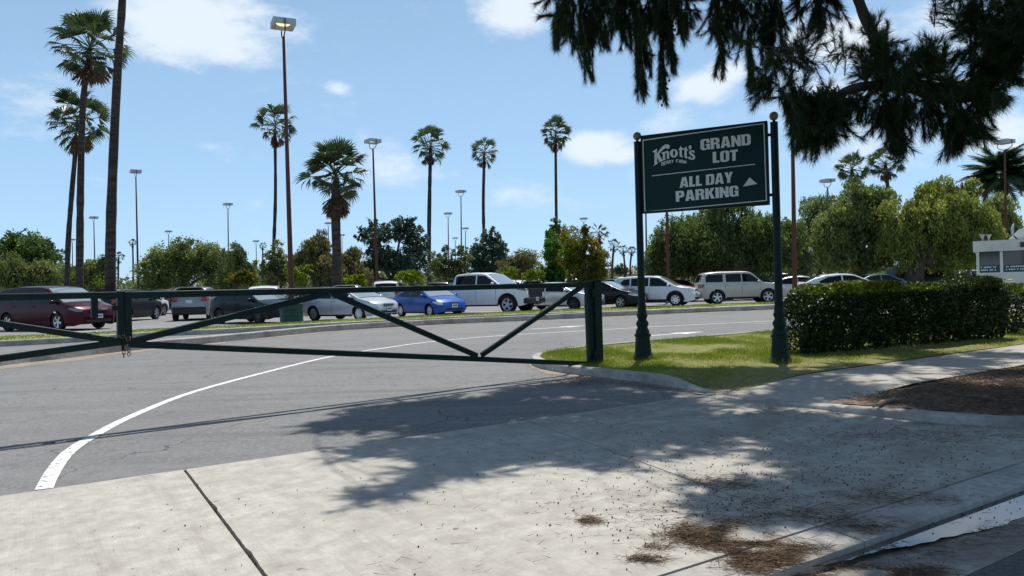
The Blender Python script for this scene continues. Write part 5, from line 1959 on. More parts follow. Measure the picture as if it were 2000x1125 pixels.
M['bark'] = noise_mat('bark', (.045, .032, .024), (.13, .10, .08), 6, rough=.95, bump=.8, bump_scale=16, stretch=(1, 1, .25))
M['palm_bark'] = noise_mat('palm_bark', (.030, .021, .017), (.095, .075, .062), 2.2, rough=.95, bump=.8, bump_scale=7, stretch=(.6, .6, 3.4), c3=(.028, .022, .02), scale3=.35, amt3=.5)
M['dead_frond'] = leaf_mat('dead_frond', (.065, .038, .02), (.20, .13, .07), .18, .7)
M['fan'] = leaf_mat('fan_leaf', (.018, .035, .012), (.075, .105, .04), .30, .42, .5)
M['fan_far'] = leaf_mat('far_fan_leaf', (.022, .036, .018), (.07, .095, .05), .25, .5, .4)
M['petiole'] = plain('petiole', (.16, .13, .06), .5)
M['feather'] = leaf_mat('feather_leaf', (.014, .034, .014), (.055, .09, .035), .22, .42, .45)
LM = {
    'dark': leaf_mat('dark_green_leaf', (0.025, 0.057, 0.016), (0.137, 0.208, 0.043), .34, .5),
    'olive': leaf_mat('olive_leaf', (0.063, 0.086, 0.030), (0.254, 0.284, 0.098), .38, .55),
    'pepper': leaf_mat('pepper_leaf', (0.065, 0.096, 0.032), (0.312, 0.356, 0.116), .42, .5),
    'pepper_dark': leaf_mat('dark_pepper_leaf', (0.040, 0.067, 0.020), (0.193, 0.249, 0.072), .42, .5),  # leaf tone of one pepper tree, darker and greener than the rest
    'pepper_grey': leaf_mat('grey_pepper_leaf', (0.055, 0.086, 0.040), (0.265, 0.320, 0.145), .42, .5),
    'pepper_gold': leaf_mat('yellowish_pepper_leaf', (0.075, 0.104, 0.027), (0.359, 0.384, 0.099), .42, .5),  # leaf tone of one pepper tree, yellower than the rest
    'blue': leaf_mat('bluish_leaf', (0.024, 0.053, 0.032), (0.099, 0.152, 0.086), .28, .45, .5),
    'lime': leaf_mat('lime_leaf', (.10, .16, .010), (.27, .33, .02), .40, .5),
    'gold': leaf_mat('golden_leaf', (.060, .085, .010), (.19, .19, .018), .38, .5, third=(.27, .16, .03)),
    'bright': leaf_mat('bright_green_leaf', (.033, .094, .011), (.110, .220, .020), .38, .45),
    'brown': leaf_mat('brownish_leaf', (.069, .073, .027), (.237, .213, .088), .36, .6),
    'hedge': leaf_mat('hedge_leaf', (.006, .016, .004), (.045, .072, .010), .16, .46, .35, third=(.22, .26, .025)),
    'needle': leaf_mat('pine_needle', (.008, .018, .007), (.050, .085, .018), .30, .45, .35),
    'grass': leaf_mat('grass_blade', (.115, .175, .026), (.26, .28, .065), .42, .5, third=(.42, .35, .16)),
    'litter': leaf_mat('fallen_needle', (.060, .034, .020), (.25, .16, .085), .0, .8),
}


def blob_points(c, r, n, clumps, spread, rg, shell=.45):
    """leaf centres in clumps through an ellipsoid, gathered toward its skin"""
    k = max(3, clumps)
    d = unit(rg.normal(size=(k, 3)))
    rad = rg.uniform(shell, 1.0, k) ** .6
    cc = d * rad[:, None] * np.array(r)
    i = rg.integers(0, k, n)
    off = rg.normal(size=(n, 3)) * spread
    out_ = d[i] * .5
    return np.array(c) + cc[i] + off, out_, i, k


def make_tree(name, label, cat, bx, D, blobs, n, leaf, mat, style='round', tw=.28, lean=None, seed=1, group=None, fill=1.0, trunk_mat='bark', base_z=0.0, limbs=True):
    """blobs are (px, py, rx, ry[, depth offset]) measured on the photograph and set at real distance"""
    rg = np.random.default_rng(seed)
    b_ = base_at(bx, D, base_z)
    n, leaf = int(n * 1.45), leaf * 1.06
    root = thing(name, label, cat, b_, 0, group)
    V, Fc, T, nv = [], [], [], 0
    tot = sum(b[2] * b[3] for b in blobs)
    lim = MB()
    cents = []
    for b in blobs:
        dz = b[4] if len(b) > 4 else 0
        Db = D + dz
        c = P(b[0], b[1], Db)
        rx, rz = 1.10 * b[2] / F_PX * Db, 1.10 * b[3] / F_PX * Db
        ry = (rx + rz) / 2
        c = np.array(c) - np.array(b_)
        cents.append((c, rx, rz))
        m_ = int(n * b[2] * b[3] / tot)
        # the mass breaks up into uneven lobes of its own
        nl = 9
        lc = unit(rg.normal(size=(nl, 3))) * rg.uniform(.25, .82, nl)[:, None]
        lc[0] = 0
        ls = rg.uniform(.30, .58, nl)
        ls[0] = .6
        lt = rg.normal(0, .14, nl)
        lp = ls ** 2 / np.sum(ls ** 2)
        if style == 'weep':
            ns = max(6, m_ // 16)
            li = rg.choice(nl, ns, p=lp)
            d = unit(rg.normal(size=(ns, 3)))
            d[:, 2] = np.abs(d[:, 2]) * .95 - .2
            q3 = lc[li] + d * (ls[li] * rg.uniform(.25, 1.08, ns) ** .5)[:, None]
            p0 = c + q3 * np.array([rx, ry, rz]) * 1.08
            L = rg.uniform(.18, .62, ns) * rz * .9 + .3
            tone_s = np.clip(rg.normal(.45, .2, ns) + lt[li], 0, 1)
            q = rg.uniform(0, 1, (ns, 16))
            drift = unit(rg.normal(size=(ns, 3))) * [1, 1, 0]
            pts = p0[:, None, :] + drift[:, None, :] * (q * .35)[..., None] * L[:, None, None] + np.array([0, 0, -1]) * (q * q * .8 + .2 * q)[..., None] * L[:, None, None]
            pts = pts.reshape(-1, 3) + rg.normal(size=(ns * 16, 3)) * leaf * .7
            dirs = np.array([0, 0, -1.0]) + rg.normal(size=(ns * 16, 3)) * .55
            v, f = leaves(pts, dirs, leaf * 2.0, leaf * .75, rg=rg)
            t = np.repeat(tone_s, 16) + rg.normal(0, .10, ns * 16)
        else:
            k = max(6, int(m_ / 26 * fill))
            li = rg.choice(nl, k, p=lp)
            cd = unit(rg.normal(size=(k, 3)))
            cc = (lc[li] + cd * (ls[li] * rg.uniform(.3, 1.05, k) ** .5)[:, None]) * np.array([rx, ry, rz]) * 1.05
            ci = rg.integers(0, k, m_)
            pts = c + cc[ci] + rg.normal(size=(m_, 3)) * (.15 if style == 'round' else .10) * max(rx, rz) * .55
            o_ = cd[ci] * .5
            dirs = o_ + rg.normal(size=(m_, 3)) * .8 + np.array([0, 0, -.15])
            v, f = leaves(pts, dirs, leaf * 1.35, leaf * .85, rg=rg)
            tc_ = np.clip(rg.normal(.42, .2, k) + lt[li], 0, 1)
            t = tc_[ci] + rg.normal(0, .13, m_)
            if mat == 'gold':
                t = t + .45 * np.clip((pts[:, 2] - c[2]) / rz, -.4, 1)
        V.append(v)
        Fc.append(f + nv)
        nv += len(v)
        T.append(np.clip(t, 0, 1))
    me = fast_mesh('crown', np.concatenate(V), np.concatenate(Fc), LM[mat], np.concatenate(T))
    put('crown', me, root)
    # trunk with limbs reaching into each mass
    top = np.mean([c for c, _, _ in cents], axis=0)
    fork = np.array([top[0] * .45, top[1] * .45, max(.5, top[2] * .42)]) if lean is None else np.array(lean)
    tb = MB()
    tb.tube([(0, 0, -.15), tuple(fork * [.3, .3, .45]), tuple(fork)], [tw * 1.25, tw, tw * .8], 9)
    tr = tb.build('trunk', M[trunk_mat], root, smooth=True)
    if limbs:
        for c, rx, rz in cents:
            mid = (fork + c) / 2 + rg.normal(size=3) * .15
            e = c + np.array([rg.normal() * rx * .3, 0, rz * .35])
            lb = MB()
            lb.tube([tuple(fork * .94), tuple(mid), tuple(c), tuple(e)], [tw * .6, tw * .42, tw * .25, tw * .06], 7)
            for _ in range(4):
                q = c + unit(rg.normal(size=3)) * np.array([rx, rx, rz]) * .75
                lb.tube([tuple(mid * .4 + c * .6), tuple((c + q) / 2 + [0, 0, .1]), tuple(q)], [tw * .2, tw * .12, tw * .04], 5)
            lb.build('limb', M[trunk_mat], root, smooth=True)
    return root


# ------------------------------------------------------------------ fan palms
def fan_mesh(seed, dead=False, far=False):
    rg = np.random.default_rng(seed)
    V, Fq, T = [], [], []
    pl_, R_ = rg.uniform(.46, .62), rg.uniform(.42, .54)
    sag = rg.uniform(.10, .22)
    hub = np.array([pl_, 0, -sag * .4])
    ns = 11 if far else 19
    span = R(rg.uniform(78, 100)) if not dead else R(rg.uniform(30, 55))
    cup = rg.uniform(-.12, .22)
    tone0 = rg.uniform(.2, .75)
    for k in range(ns):
        a0 = -span + 2 * span * k / ns
        a1 = -span + 2 * span * (k + 1) / ns
        am = (a0 + a1) / 2
        rm = R_ * rg.uniform(.50, .62)
        rt = R_ * rg.uniform(.88, 1.12) * (1 - .12 * abs(am) / span)
        pz = .015 if k % 2 else -.015
        if rg.uniform() < (.10 if not dead else .25):
            continue

        def pt(a, r_, z=0):
            return hub + np.array([math.cos(a) * r_, math.sin(a) * r_, -sag * (r_ / R_) ** 2 * .5 + cup * abs(math.sin(a)) * r_ + z])
        droop = rg.uniform(.05, .30) if not dead else rg.uniform(.0, .2)
        tip = pt(am + rg.normal(0, .05), rt * .93, -droop * .7)
        mid2 = pt(am, (rm + rt) / 2 * .98, -droop * .12)
        w_ = (mid2 - hub) * 0
        i = len(V)
        V += [hub, pt(a0, rm, pz), pt(a1, rm, -pz), mid2 + np.array([-math.sin(am), math.cos(am), 0]) * R_ * .028, mid2 - np.array([-math.sin(am), math.cos(am), 0]) * R_ * .028, tip]
        Fq += [(i, i + 1, i + 2), (i + 1, i + 4, i + 3), (i + 1, i + 3, i + 2), (i + 4, i + 5, i + 3)]
        tv = np.clip(tone0 + rg.normal(0, .14), 0, 1)
        T += [tv] * 4
    # petiole strip (two crossed slivers)
    n0 = len(V)
    for dy, dz in ((.012, 0), (0, .012)):
        i = len(V)
        V += [np.array([0, -dy, -dz]), np.array([0, dy, dz]), np.array([pl_ * .5, dy, dz - sag * .1]), np.array([pl_ * .5, -dy, -dz - sag * .1]), hub + [0, dy, dz], hub - [0, dy, dz]]
        Fq += [(i, i + 1, i + 2), (i, i + 2, i + 3), (i + 3, i + 2, i + 4), (i + 3, i + 4, i + 5)]
        T += [.9] * 4
    return fast_mesh('frond', np.array(V), np.array(Fq), M['dead_frond'] if dead else (M['fan_far'] if far else M['fan']), np.array(T))


FANS = [fan_mesh(100 + i) for i in range(7)]
DEADS = [fan_mesh(200 + i, dead=True) for i in range(5)]
FANS_FAR = [fan_mesh(300 + i, far=True) for i in range(4)]


def aim(az, el, roll=0.0):
    """euler that takes +X to azimuth/elevation"""
    m_ = Matrix.Rotation(az, 4, 'Z') @ Matrix.Rotation(-el, 4, 'Y') @ Matrix.Rotation(roll, 4, 'X')
    return m_.to_euler()


def trunk_path(pts, D, base_px):
    b_ = base_at(base_px, D)
    out_ = [b_] + [P(x, y, D) for x, y in pts]
    return out_


def palm(label, crown, D, path, w0, w1, base_px, seed, n=34, dead=16, r_px=60, name='fan_palm', el_lo=-42, skirt_len=1.0, far=False, group='tall fan palms over the parking lot'):
    rg = np.random.default_rng(seed)
    pts = trunk_path(path, D, base_px)
    b_ = pts[0]
    root = thing(name, label, 'palm tree', b_, 0, group)
    c = P(crown[0], crown[1], D)
    pts = [p - b_ for p in pts] + [c - b_]
    # resample trunk for ringed unevenness
    fine, rad = [], []
    N = 26
    seg = []
    for i in range(len(pts) - 1):
        p0, p1, p2, p3 = pts[max(0, i - 1)], pts[i], pts[i + 1], pts[min(len(pts) - 1, i + 2)]
        m_ = max(2, int(N * (p2 - p1).length / (pts[-1] - pts[0]).length))
        for k in range(m_):
            t = k / m_
            fine.append(0.5 * ((2 * p1) + (p2 - p0) * t + (2 * p0 - 5 * p1 + 4 * p2 - p3) * t * t + (3 * p1 - p0 - 3 * p2 + p3) * t ** 3))
    fine.append(pts[-1])
    h = [p.z for p in fine]
    for i, p in enumerate(fine):
        f = max(0, min(1, p.z / h[-1]))
        w = (w0 + (w1 - w0) * f) / F_PX * D / 2
        rad.append(w * (1 + .045 * rg.normal()) * (1.25 if i == 0 else 1))
    rad[-1] *= .8
    MB().tube(fine, rad, 12).build('trunk', M['palm_bark'], root, smooth=True)
    S = r_px / F_PX * D
    fans = FANS_FAR if far else FANS
    ga = math.pi * (3 - math.sqrt(5))
    for i in range(n):
        f = (i + .5) / n
        el = R(82 + (el_lo - 82) * f ** .85 + rg.normal() * 7)
        az = i * ga + rg.normal() * .2
        s_ = S * rg.uniform(.88, 1.12) * (1.0 if el > 0 else .92)
        up_ = Vector((0, 0, .10 * S * (1 - f)))
        put('frond', fans[int(rg.integers(len(fans)))], root, loc=(c - b_) + up_, rot=aim(az, el, rg.normal() * .5), scale=(s_, s_, s_))
    for i in range(dead):
        el = R(rg.uniform(-88, -58) if skirt_len < 1.2 else rg.uniform(-88, -66))
        az = i * ga * 1.3 + rg.normal() * .3
        s_ = S * rg.uniform(.65, .95) * skirt_len
        put('dead_frond', DEADS[int(rg.integers(len(DEADS)))], root, loc=(c - b_) + Vector((0, 0, -.06 * S)), rot=aim(az, el, rg.normal() * .6), scale=(s_, s_, s_))
    return root


palm('tall fan palm with ragged crown, second trunk left of the topless trunk', (176, 98), 50, [(156, 480), (158, 330), (163, 190)], 15, 10, 155, 11, n=36, dead=20, r_px=76)
palm('leaning fan palm with the lower crown, leftmost of the three left trunks', (151, 242), 53, [(133, 480), (140, 380), (147, 300)], 11, 7.5, 129, 12, n=34, dead=14, r_px=64)
palm('nearest fan palm, its thick dark trunk running out of the top of the picture', (246, -150), 40, [(216, 480), (220, 340), (229, 150), (239, 0)], 20, 12, 215, 13, n=30, dead=14, r_px=90)
palm('slender fan palm just left of the tallest light pole', (537, 247), 74, [(535, 480), (538, 380)], 7.5, 5.5, 533, 14, n=30, dead=16, r_px=44)
palm('short thick fan palm with a full brown skirt and shaggy green crown', (655, 346), 46, [(658, 500), (656, 440)], 20, 16, 659, 15, n=38, dead=50, r_px=68, el_lo=-30, skirt_len=1.22)
palm('slender fan palm between the two middle light poles', (841, 287), 80, [(838, 470), (839, 380)], 9, 7, 839, 16, n=32, dead=18, r_px=40)
palm('slim fan palm with a small tight crown right of the red light pole', (946, 301), 96, [(945, 470), (944, 390)], 7, 5.5, 945, 17, n=30, dead=16, r_px=31)
palm('slim fan palm standing by itself left of the entrance sign', (1085, 264), 90, [(1087, 470), (1086, 380)], 6.5, 5, 1087, 18, n=32, dead=18, r_px=35)
palm('left one of the fan palm pair behind the right pepper tree', (1664, 333), 88, [(1668, 470), (1666, 400)], 8, 7, 1669, 19, n=32, dead=18, r_px=36)
palm('right one of the fan palm pair with its thin trunk showing below', (1729, 322), 88, [(1740, 470), (1736, 390)], 8, 7, 1741, 20, n=32, dead=20, r_px=38)
for i, (cx, cy, D, r_, bx, w, lab) in enumerate([
        (1170, 458, 95, 24, 1172, 8, 'fan palm behind the orange tipped tree, only its crown showing'),
        (1199, 480, 120, 15, 1196, 5, 'dark small fan palm right of the orange tipped tree'),
        (1217, 489, 135, 12, 1220, 4, 'middle one of the three small fan palms left of the sign post'),
        (1234, 491, 135, 11, 1231, 4, 'small fan palm closest to the left sign post'),
        (259, 475, 140, 9, 260, 3.5, 'tiny distant fan palm left of the slim dark light pole'),
        (232, 503, 120, 13, 231, 4, 'tiny distant fan palm right of the topless trunk'),
        (513, 481, 150, 9, 513, 3, 'tiny distant fan palm beside the slender palm trunk'),
        (118, 500, 110, 18, 118, 6, 'distant fan palm left of the leaning palm trunk')]):
    palm(lab, (cx, cy), D, [(bx, 520)], w, w * .8, bx, 60 + i, n=18, dead=8, r_px=r_, far=True, group='small distant fan palms')


# feather palm on the right
def feather_mesh(seed):
    rg = np.random.default_rng(seed)
    V, Fq, T = [], [], []
    N = 34
    arch = rg.uniform(.62, .95)
    tone0 = rg.uniform(.25, .6)

    def pos(f):
        return np.array([f * (1 - .18 * f), 0, .28 * f - arch * f * f * .95])
    for k in range(N):
        f = .12 + .88 * k / (N - 1)
        p = pos(f)
        d = unit((pos(min(1, f + .02)) - pos(f - .02))[None])[0]
        L = .26 * math.sin(math.pi * min(1, .15 + f * .82)) + .05
        for sg in (-1, 1):
            q = p + d * L * .55 + np.array([0, sg * L * .7, -L * rg.uniform(.15, .5)])
            wv = d * .026
            i = len(V)
            V += [p - wv, p + wv, q]
            Fq.append((i, i + 1, i + 2))
            T.append(np.clip(tone0 + rg.normal(0, .15), 0, 1))
    for k in range(10):
        p, q = pos(k / 10), pos((k + 1) / 10)
        w = .014 * (1 - k / 12)
        i = len(V)
        V += [p + [0, -w, 0], p + [0, w, 0], q + [0, 0, .0]]
        Fq.append((i, i + 1, i + 2))
        T.append(.95)
    return fast_mesh('frond', np.array(V), np.array(Fq), M['feather'], np.array(T))


FE = [feather_mesh(400 + i) for i in range(6)]
c = P(1955, 352, 74)
b_ = base_at(1966, 74)
dp = thing('feather_palm', 'big dark feather leaved palm with arching fronds above the ticket booth', 'palm tree', b_)
MB().tube([(0, 0, -.1), (0, 0, (c.z) * .5), tuple(c - b_)], [.55, .5, .5], 12).build('trunk', M['palm_bark'], dp, smooth=True)
rg = np.random.default_rng(5)
for i in range(96):
    f = (i + .5) / 96
    s_ = 4.0 * rg.uniform(.85, 1.1)
    put('frond', FE[int(rg.integers(6))], dp, loc=(c - b_), rot=aim(i * 2.39996 + rg.normal() * .15, R(88 - 95 * f ** .9 + rg.normal() * 5), rg.normal() * .25), scale=(s_,) * 3)

# ------------------------------------------------------------------ background trees
BG = 'trees along the back of the parking lot'
TREES = [
    ('big dark green broadleaf tree at the left edge of the lot', 60, 66, [(30, 500, 55, 42), (85, 505, 40, 45), (60, 478, 40, 20)], 15000, .17, 'dark', 'round'),
    ('olive green tree low in front of the dark left tree', 30, 58, [(15, 530, 40, 42), (70, 535, 40, 34)], 11000, .13, 'olive', 'weep'),
    ('greyish pepper tree behind the three left palm trunks', 175, 70, [(150, 532, 30, 30), (190, 525, 26, 36), (205, 535, 24, 26)], 8000, .13, 'pepper', 'weep'),
    ('wide olive green tree mass left of the silver crossover roof', 350, 72, [(310, 520, 40, 36), (350, 500, 36, 34), (400, 500, 40, 36), (420, 525, 40, 34), (340, 540, 60, 24)], 20000, .15, 'pepper', 'round'),
    ('rounded olive tree right of the reddish light pole', 465, 68, [(460, 505, 24, 34), (480, 530, 30, 34), (440, 535, 24, 26)], 9000, .13, 'pepper', 'weep'),
    ('yellow and russet young tree behind the dark hatchback', 476, 50, [(470, 545, 22, 16), (490, 545, 18, 18), (478, 532, 16, 10)], 3600, .09, 'gold', 'airy'),
    ('light green airy tree left of the tallest light pole', 530, 64, [(545, 510, 26, 34), (525, 535, 24, 30), (560, 535, 26, 26)], 7000, .12, 'olive', 'airy'),
    ('lime leaved sapling behind the trash barrel', 588, 47, [(585, 540, 22, 16), (568, 530, 14, 16), (595, 525, 12, 9)], 2600, .09, 'lime', 'airy'),
    ('tall dark olive tree behind the short shaggy palm', 620, 62, [(620, 480, 28, 32), (600, 515, 36, 38), (635, 520, 30, 42)], 15000, .13, 'brown', 'weep'),
    ('brownish olive tree just right of the shaggy palm trunk', 682, 64, [(680, 512, 28, 30), (690, 535, 32, 26)], 7500, .13, 'brown', 'weep'),
    ('lime green bush left of the red light pole base', 695, 48, [(690, 546, 20, 13), (706, 543, 12, 10)], 2200, .09, 'lime', 'airy'),
    ('big airy dark bluish tree with sky showing through its crown', 770, 70, [(740, 455, 36, 28), (785, 445, 34, 30), (810, 480, 28, 36), (745, 500, 40, 34), (790, 520, 44, 36), (715, 460, 20, 14), (715, 535, 30, 24)], 19000, .15, 'blue', 'airy'),
    ('bright lime bush behind the blue coupe and the pickup bed', 803, 50, [(800, 540, 22, 14), (812, 536, 14, 11)], 2400, .09, 'lime', 'airy'),
    ('pale green open tree behind the pickup cab', 875, 62, [(865, 520, 26, 30), (895, 530, 26, 26), (905, 505, 20, 22)], 6500, .12, 'olive', 'airy'),
    ('bluish open crowned tree right of the tight crowned palm', 965, 72, [(935, 500, 30, 38), (965, 480, 28, 30), (975, 520, 34, 36), (930, 530, 30, 26)], 9500, .14, 'blue', 'airy'),
    ('brownish olive bush right of the pickup roof', 1025, 66, [(1025, 512, 38, 26), (1005, 525, 30, 22)], 8500, .12, 'brown', 'round'),
    ('lime leaved young tree above the pickup windscreen', 1000, 50, [(995, 530, 20, 12), (1050, 535, 16, 14), (1030, 538, 18, 10)], 2300, .08, 'lime', 'airy'),
    ('bright green tree left of the orange tipped tree', 1082, 56, [(1080, 490, 22, 34), (1090, 525, 26, 28), (1070, 535, 22, 18)], 9000, .11, 'bright', 'airy'),
    ('dark green tree peeking over the bright green tree', 1088, 68, [(1085, 455, 17, 22), (1100, 470, 18, 24)], 4000, .13, 'dark', 'airy'),
    ('golden green tree with orange tips behind the gate hinge post', 1140, 47, [(1130, 485, 34, 48), (1165, 505, 28, 40), (1120, 530, 26, 28), (1160, 540, 32, 26), (1143, 448, 14, 14)], 14500, .085, 'gold', 'airy'),
    ('far hazy tree seen between the small palms', 1212, 160, [(1208, 527, 16, 9), (1222, 530, 12, 6)], 1500, .3, 'olive', 'round'),
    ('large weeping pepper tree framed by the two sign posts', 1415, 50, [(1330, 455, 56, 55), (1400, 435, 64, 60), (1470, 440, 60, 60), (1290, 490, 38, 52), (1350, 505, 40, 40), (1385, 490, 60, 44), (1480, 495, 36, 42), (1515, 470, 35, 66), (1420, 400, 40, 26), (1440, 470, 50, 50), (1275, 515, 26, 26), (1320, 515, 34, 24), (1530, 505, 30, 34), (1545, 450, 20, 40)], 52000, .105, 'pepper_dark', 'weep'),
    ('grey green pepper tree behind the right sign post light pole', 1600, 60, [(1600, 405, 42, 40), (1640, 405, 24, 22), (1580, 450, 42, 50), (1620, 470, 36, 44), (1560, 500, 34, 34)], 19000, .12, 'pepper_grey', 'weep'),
    ('pepper tree with a dark leaning limb above the hedge', 1700, 46, [(1700, 392, 40, 34), (1655, 440, 54, 48), (1720, 450, 56, 56), (1635, 490, 40, 40), (1695, 500, 46, 32), (1610, 455, 30, 36), (1675, 375, 26, 22), (1725, 380, 30, 26)], 36000, .10, 'pepper', 'weep'),
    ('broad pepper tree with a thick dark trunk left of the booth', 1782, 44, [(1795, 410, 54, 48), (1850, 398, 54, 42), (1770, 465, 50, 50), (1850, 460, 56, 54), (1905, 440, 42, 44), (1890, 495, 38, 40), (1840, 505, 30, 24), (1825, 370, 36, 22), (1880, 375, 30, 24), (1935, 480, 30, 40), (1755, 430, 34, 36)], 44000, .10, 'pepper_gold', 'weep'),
    ('pale pepper tree behind the ticket booth roof', 1950, 58, [(1945, 430, 42, 44), (1975, 470, 40, 40), (1920, 480, 40, 40)], 15000, .12, 'pepper', 'weep'),
    ('sunlit low shrub seen under the pepper tree limbs', 1590, 75, [(1585, 510, 40, 16), (1560, 520, 24, 12)], 4500, .13, 'lime', 'airy'),
    ('lime bush above the dark sedan roof behind the hedge', 1706, 52, [(1705, 522, 16, 10)], 1300, .08, 'lime', 'airy'),
    ('small lime sapling between the palm trunk and the minivan roof', 198, 46, [(197, 553, 12, 7), (183, 556, 4, 4)], 700, .07, 'lime', 'airy'),
]
for i, (lab, bx, D, blobs, n, leaf, mat, style) in enumerate(TREES):
    lean = None
    tw = .28
    if 'dark leaning limb' in lab:
        q0 = base_at(bx, D)
        lean = tuple(P(1660, 500, D) - q0)
        tw = .33
    if 'thick dark trunk' in lab:
        q0 = base_at(bx, D)
        lean = tuple(P(1790, 505, D) - q0)
        tw = .55
    if 'framed by' in lab:
        tw = .5
    if any(w in lab for w in ('bush', 'sapling', 'young', 'shrub')):
        tw = .07
    make_tree('shrub' if any(w in lab for w in ('bush', 'shrub')) else 'tree', lab, 'shrub' if any(w in lab for w in ('bush', 'shrub')) else 'tree', bx, D, blobs, n, leaf, mat, style, tw=tw, seed=500 + i, group=BG, lean=lean)
# far tree belt behind everything: reads as one mass
V, Fc, T = [], [], []
rg = np.random.default_rng(77)
xs = rg.uniform(-30, 2050, 300)
pts = []
for x in xs:
    if 1196 < x < 1242 or 222 < x < 240:
        continue
    D = rg.uniform(125, 150)
    hgt = 44 + 13 * math.sin(x * .013) + 10 * math.sin(x * .045 + 1) + 7 * math.sin(x * .11)
    b_ = base_at(x, D)
    k = 260
    c = np.array(b_) + np.array([0, 0, hgt / F_PX * D * .5])
    r_ = np.array([3.0, 2.6, max(1.0, hgt / F_PX * D * .55 + .6)])
    d = unit(rg.normal(size=(k, 3))) * (rg.uniform(.3, 1, k) ** .5)[:, None] * r_
    pts.append((c + d, np.clip(rg.normal(rg.uniform(.25, .6), .15, k), 0, 1)))
pp = np.concatenate([p for p, _ in pts])
v, f = leaves(pp, rg.normal(size=pp.shape), .62, .42, rg=rg)
tag(put('treeline', fast_mesh('treeline', v, f, LM['olive'], np.concatenate([t for _, t in pts]))), label='distant belt of trees closing the horizon', kind='stuff')

# ------------------------------------------------------------------ hedges
def hedge(label, A, B, depth, zt, seed, n, gaps, bulge=.07, ends=(.25, .3)):
    rg = np.random.default_rng(seed)
    b_ = Vector((A.x, A.y, .09))
    ax = Vector((B.x - A.x, B.y - A.y, 0))
    L = ax.length
    root = thing('hedge', label, 'hedge', b_, math.atan2(ax.y, ax.x))
    H = zt - .09
    u = rg.uniform(0, L, n)
    face = rg.uniform(0, 1, n)
    y = np.empty(n)
    z = np.empty(n)
    inn = rg.exponential(.07, n)
    fr = face < .40
    tp = (face >= .40) & (face < .74)
    bk = (face >= .74) & (face < .86)
    it = face >= .86
    y[fr], z[fr] = inn[fr], rg.uniform(0.02, H, fr.sum())
    y[tp], z[tp] = rg.uniform(0, depth, tp.sum()), H - inn[tp]
    y[bk], z[bk] = depth - inn[bk], rg.uniform(.02, H, bk.sum())
    y[it], z[it] = rg.uniform(.1, depth - .1, it.sum()), rg.uniform(.1, H - .1, it.sum())
    # plants bulge and dip; rounded shoulders and ends
    top_w = .05 * np.sin(u * 1.9 + seed) + .035 * np.sin(u * 4.7) + .02 * np.sin(u * 11 + y * 6) - .05 * np.exp(-((u - L * .03) / .25) ** 2) * 3
    z = z * (1 + top_w / H)
    bul = bulge * (np.sin(u * 2.6 + 1.0) * .6 + np.sin(u * 6.1 + z * 3) * .4)
    y = y + np.where(y < depth / 2, -bul, bul) * 1.0
    e0, e1 = np.clip(1 - u / ends[0], 0, 1), np.clip(1 - (L - u) / ends[1], 0, 1)
    e = np.maximum(e0, e1)
    yc = depth / 2
    y = yc + (y - yc) * np.sqrt(np.clip(1 - .75 * e ** 2, .05, 1))
    z = z * (1 - .26 * e ** 2.0)
    taper = np.clip((.35 - z) / .35, 0, 1)
    y = yc + (y - yc) * (1 - .30 * taper)
    keep = np.ones(n, bool)
    for g, w, hh in gaps:
        keep &= ~((np.abs(u - g) < w * (1 - .6 * np.clip(z / hh, 0, 1))) & (z < hh) & (rg.uniform(0, 1, n) < .97))
    hol = np.sin(u * 7.3 + z * 5.1) + np.sin(u * 3.1 - z * 9.7 + 2) + np.sin(z * 14 + u * 11)
    keep &= ~((y < .16) & (hol > 1.55) & (rg.uniform(0, 1, n) < .8))
    keep &= ~((z < .05) & (rg.uniform(0, 1, n) < .7))
    u, y, z = u[keep], y[keep], z[keep]
    m_ = len(u)
    pts = np.stack([u, y, z], 1)
    out_ = np.stack([np.zeros(m_), np.where(y < yc, -1.0, 1.0) * (np.abs(y - yc) / yc), np.where(z > H * .85, 1.2, .25)], 1)
    dirs = out_ + rg.normal(size=(m_, 3)) * .95
    v, f = leaves(pts, dirs, .050, .030, jit=.55, rg=rg)
    tn = np.clip(rg.normal(.33, .2, m_) + np.where(z > H - .12, .46, 0) + .2 * np.sin(u * 1.2) * (z > H * .8), 0, 1)  # top leaves toned lighter, sunlight painted into their colour
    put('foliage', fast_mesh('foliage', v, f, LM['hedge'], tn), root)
    for g in np.arange(.35, L, .55):
        sb = MB()
        for k in range(5):
            q = (g + rg.normal() * .05, depth * .5 + rg.normal() * .1, -.05)
            e_ = (g + rg.normal() * .3, depth * .5 + rg.normal() * .28, H * rg.uniform(.6, .9))
            sb.tube([q, ((q[0] * 2 + e_[0]) / 3, (q[1] * 2 + e_[1]) / 3, H * .35), e_], [.022, .016, .005], 5)
        sb.build('stem', M['bark'], root, smooth=True)
    return root


HA, HB = G(1590, 698, .09), G(1990, 662, .09)
hedge('long clipped dark green hedge right of the sign with gaps at its foot', HA, HB, 0.85, 1.12, 31, 64000, [(1.30, .16, .20), (2.25, .20, .30), (2.75, .12, .16), (3.30, .24, .24), (4.05, .10, .14)], bulge=.085, ends=(.75, .55))
H2A = G(2004, 656, .09)
H2B = H2A + (HB - HA).normalized() * 4.5
hedge('second lower hedge beginning at the right edge past the long hedge', H2A, H2B, .85, .98, 32, 30000, [(.5, .1, .12)])

# ------------------------------------------------------------------ overhanging pine
TB = Vector((7.5, 8.6, .1))
pine = thing('pine_tree', 'overhanging pine with drooping dark needle sprays and a crooked bough above the sign', 'tree', TB)
rgp = np.random.default_rng(21)


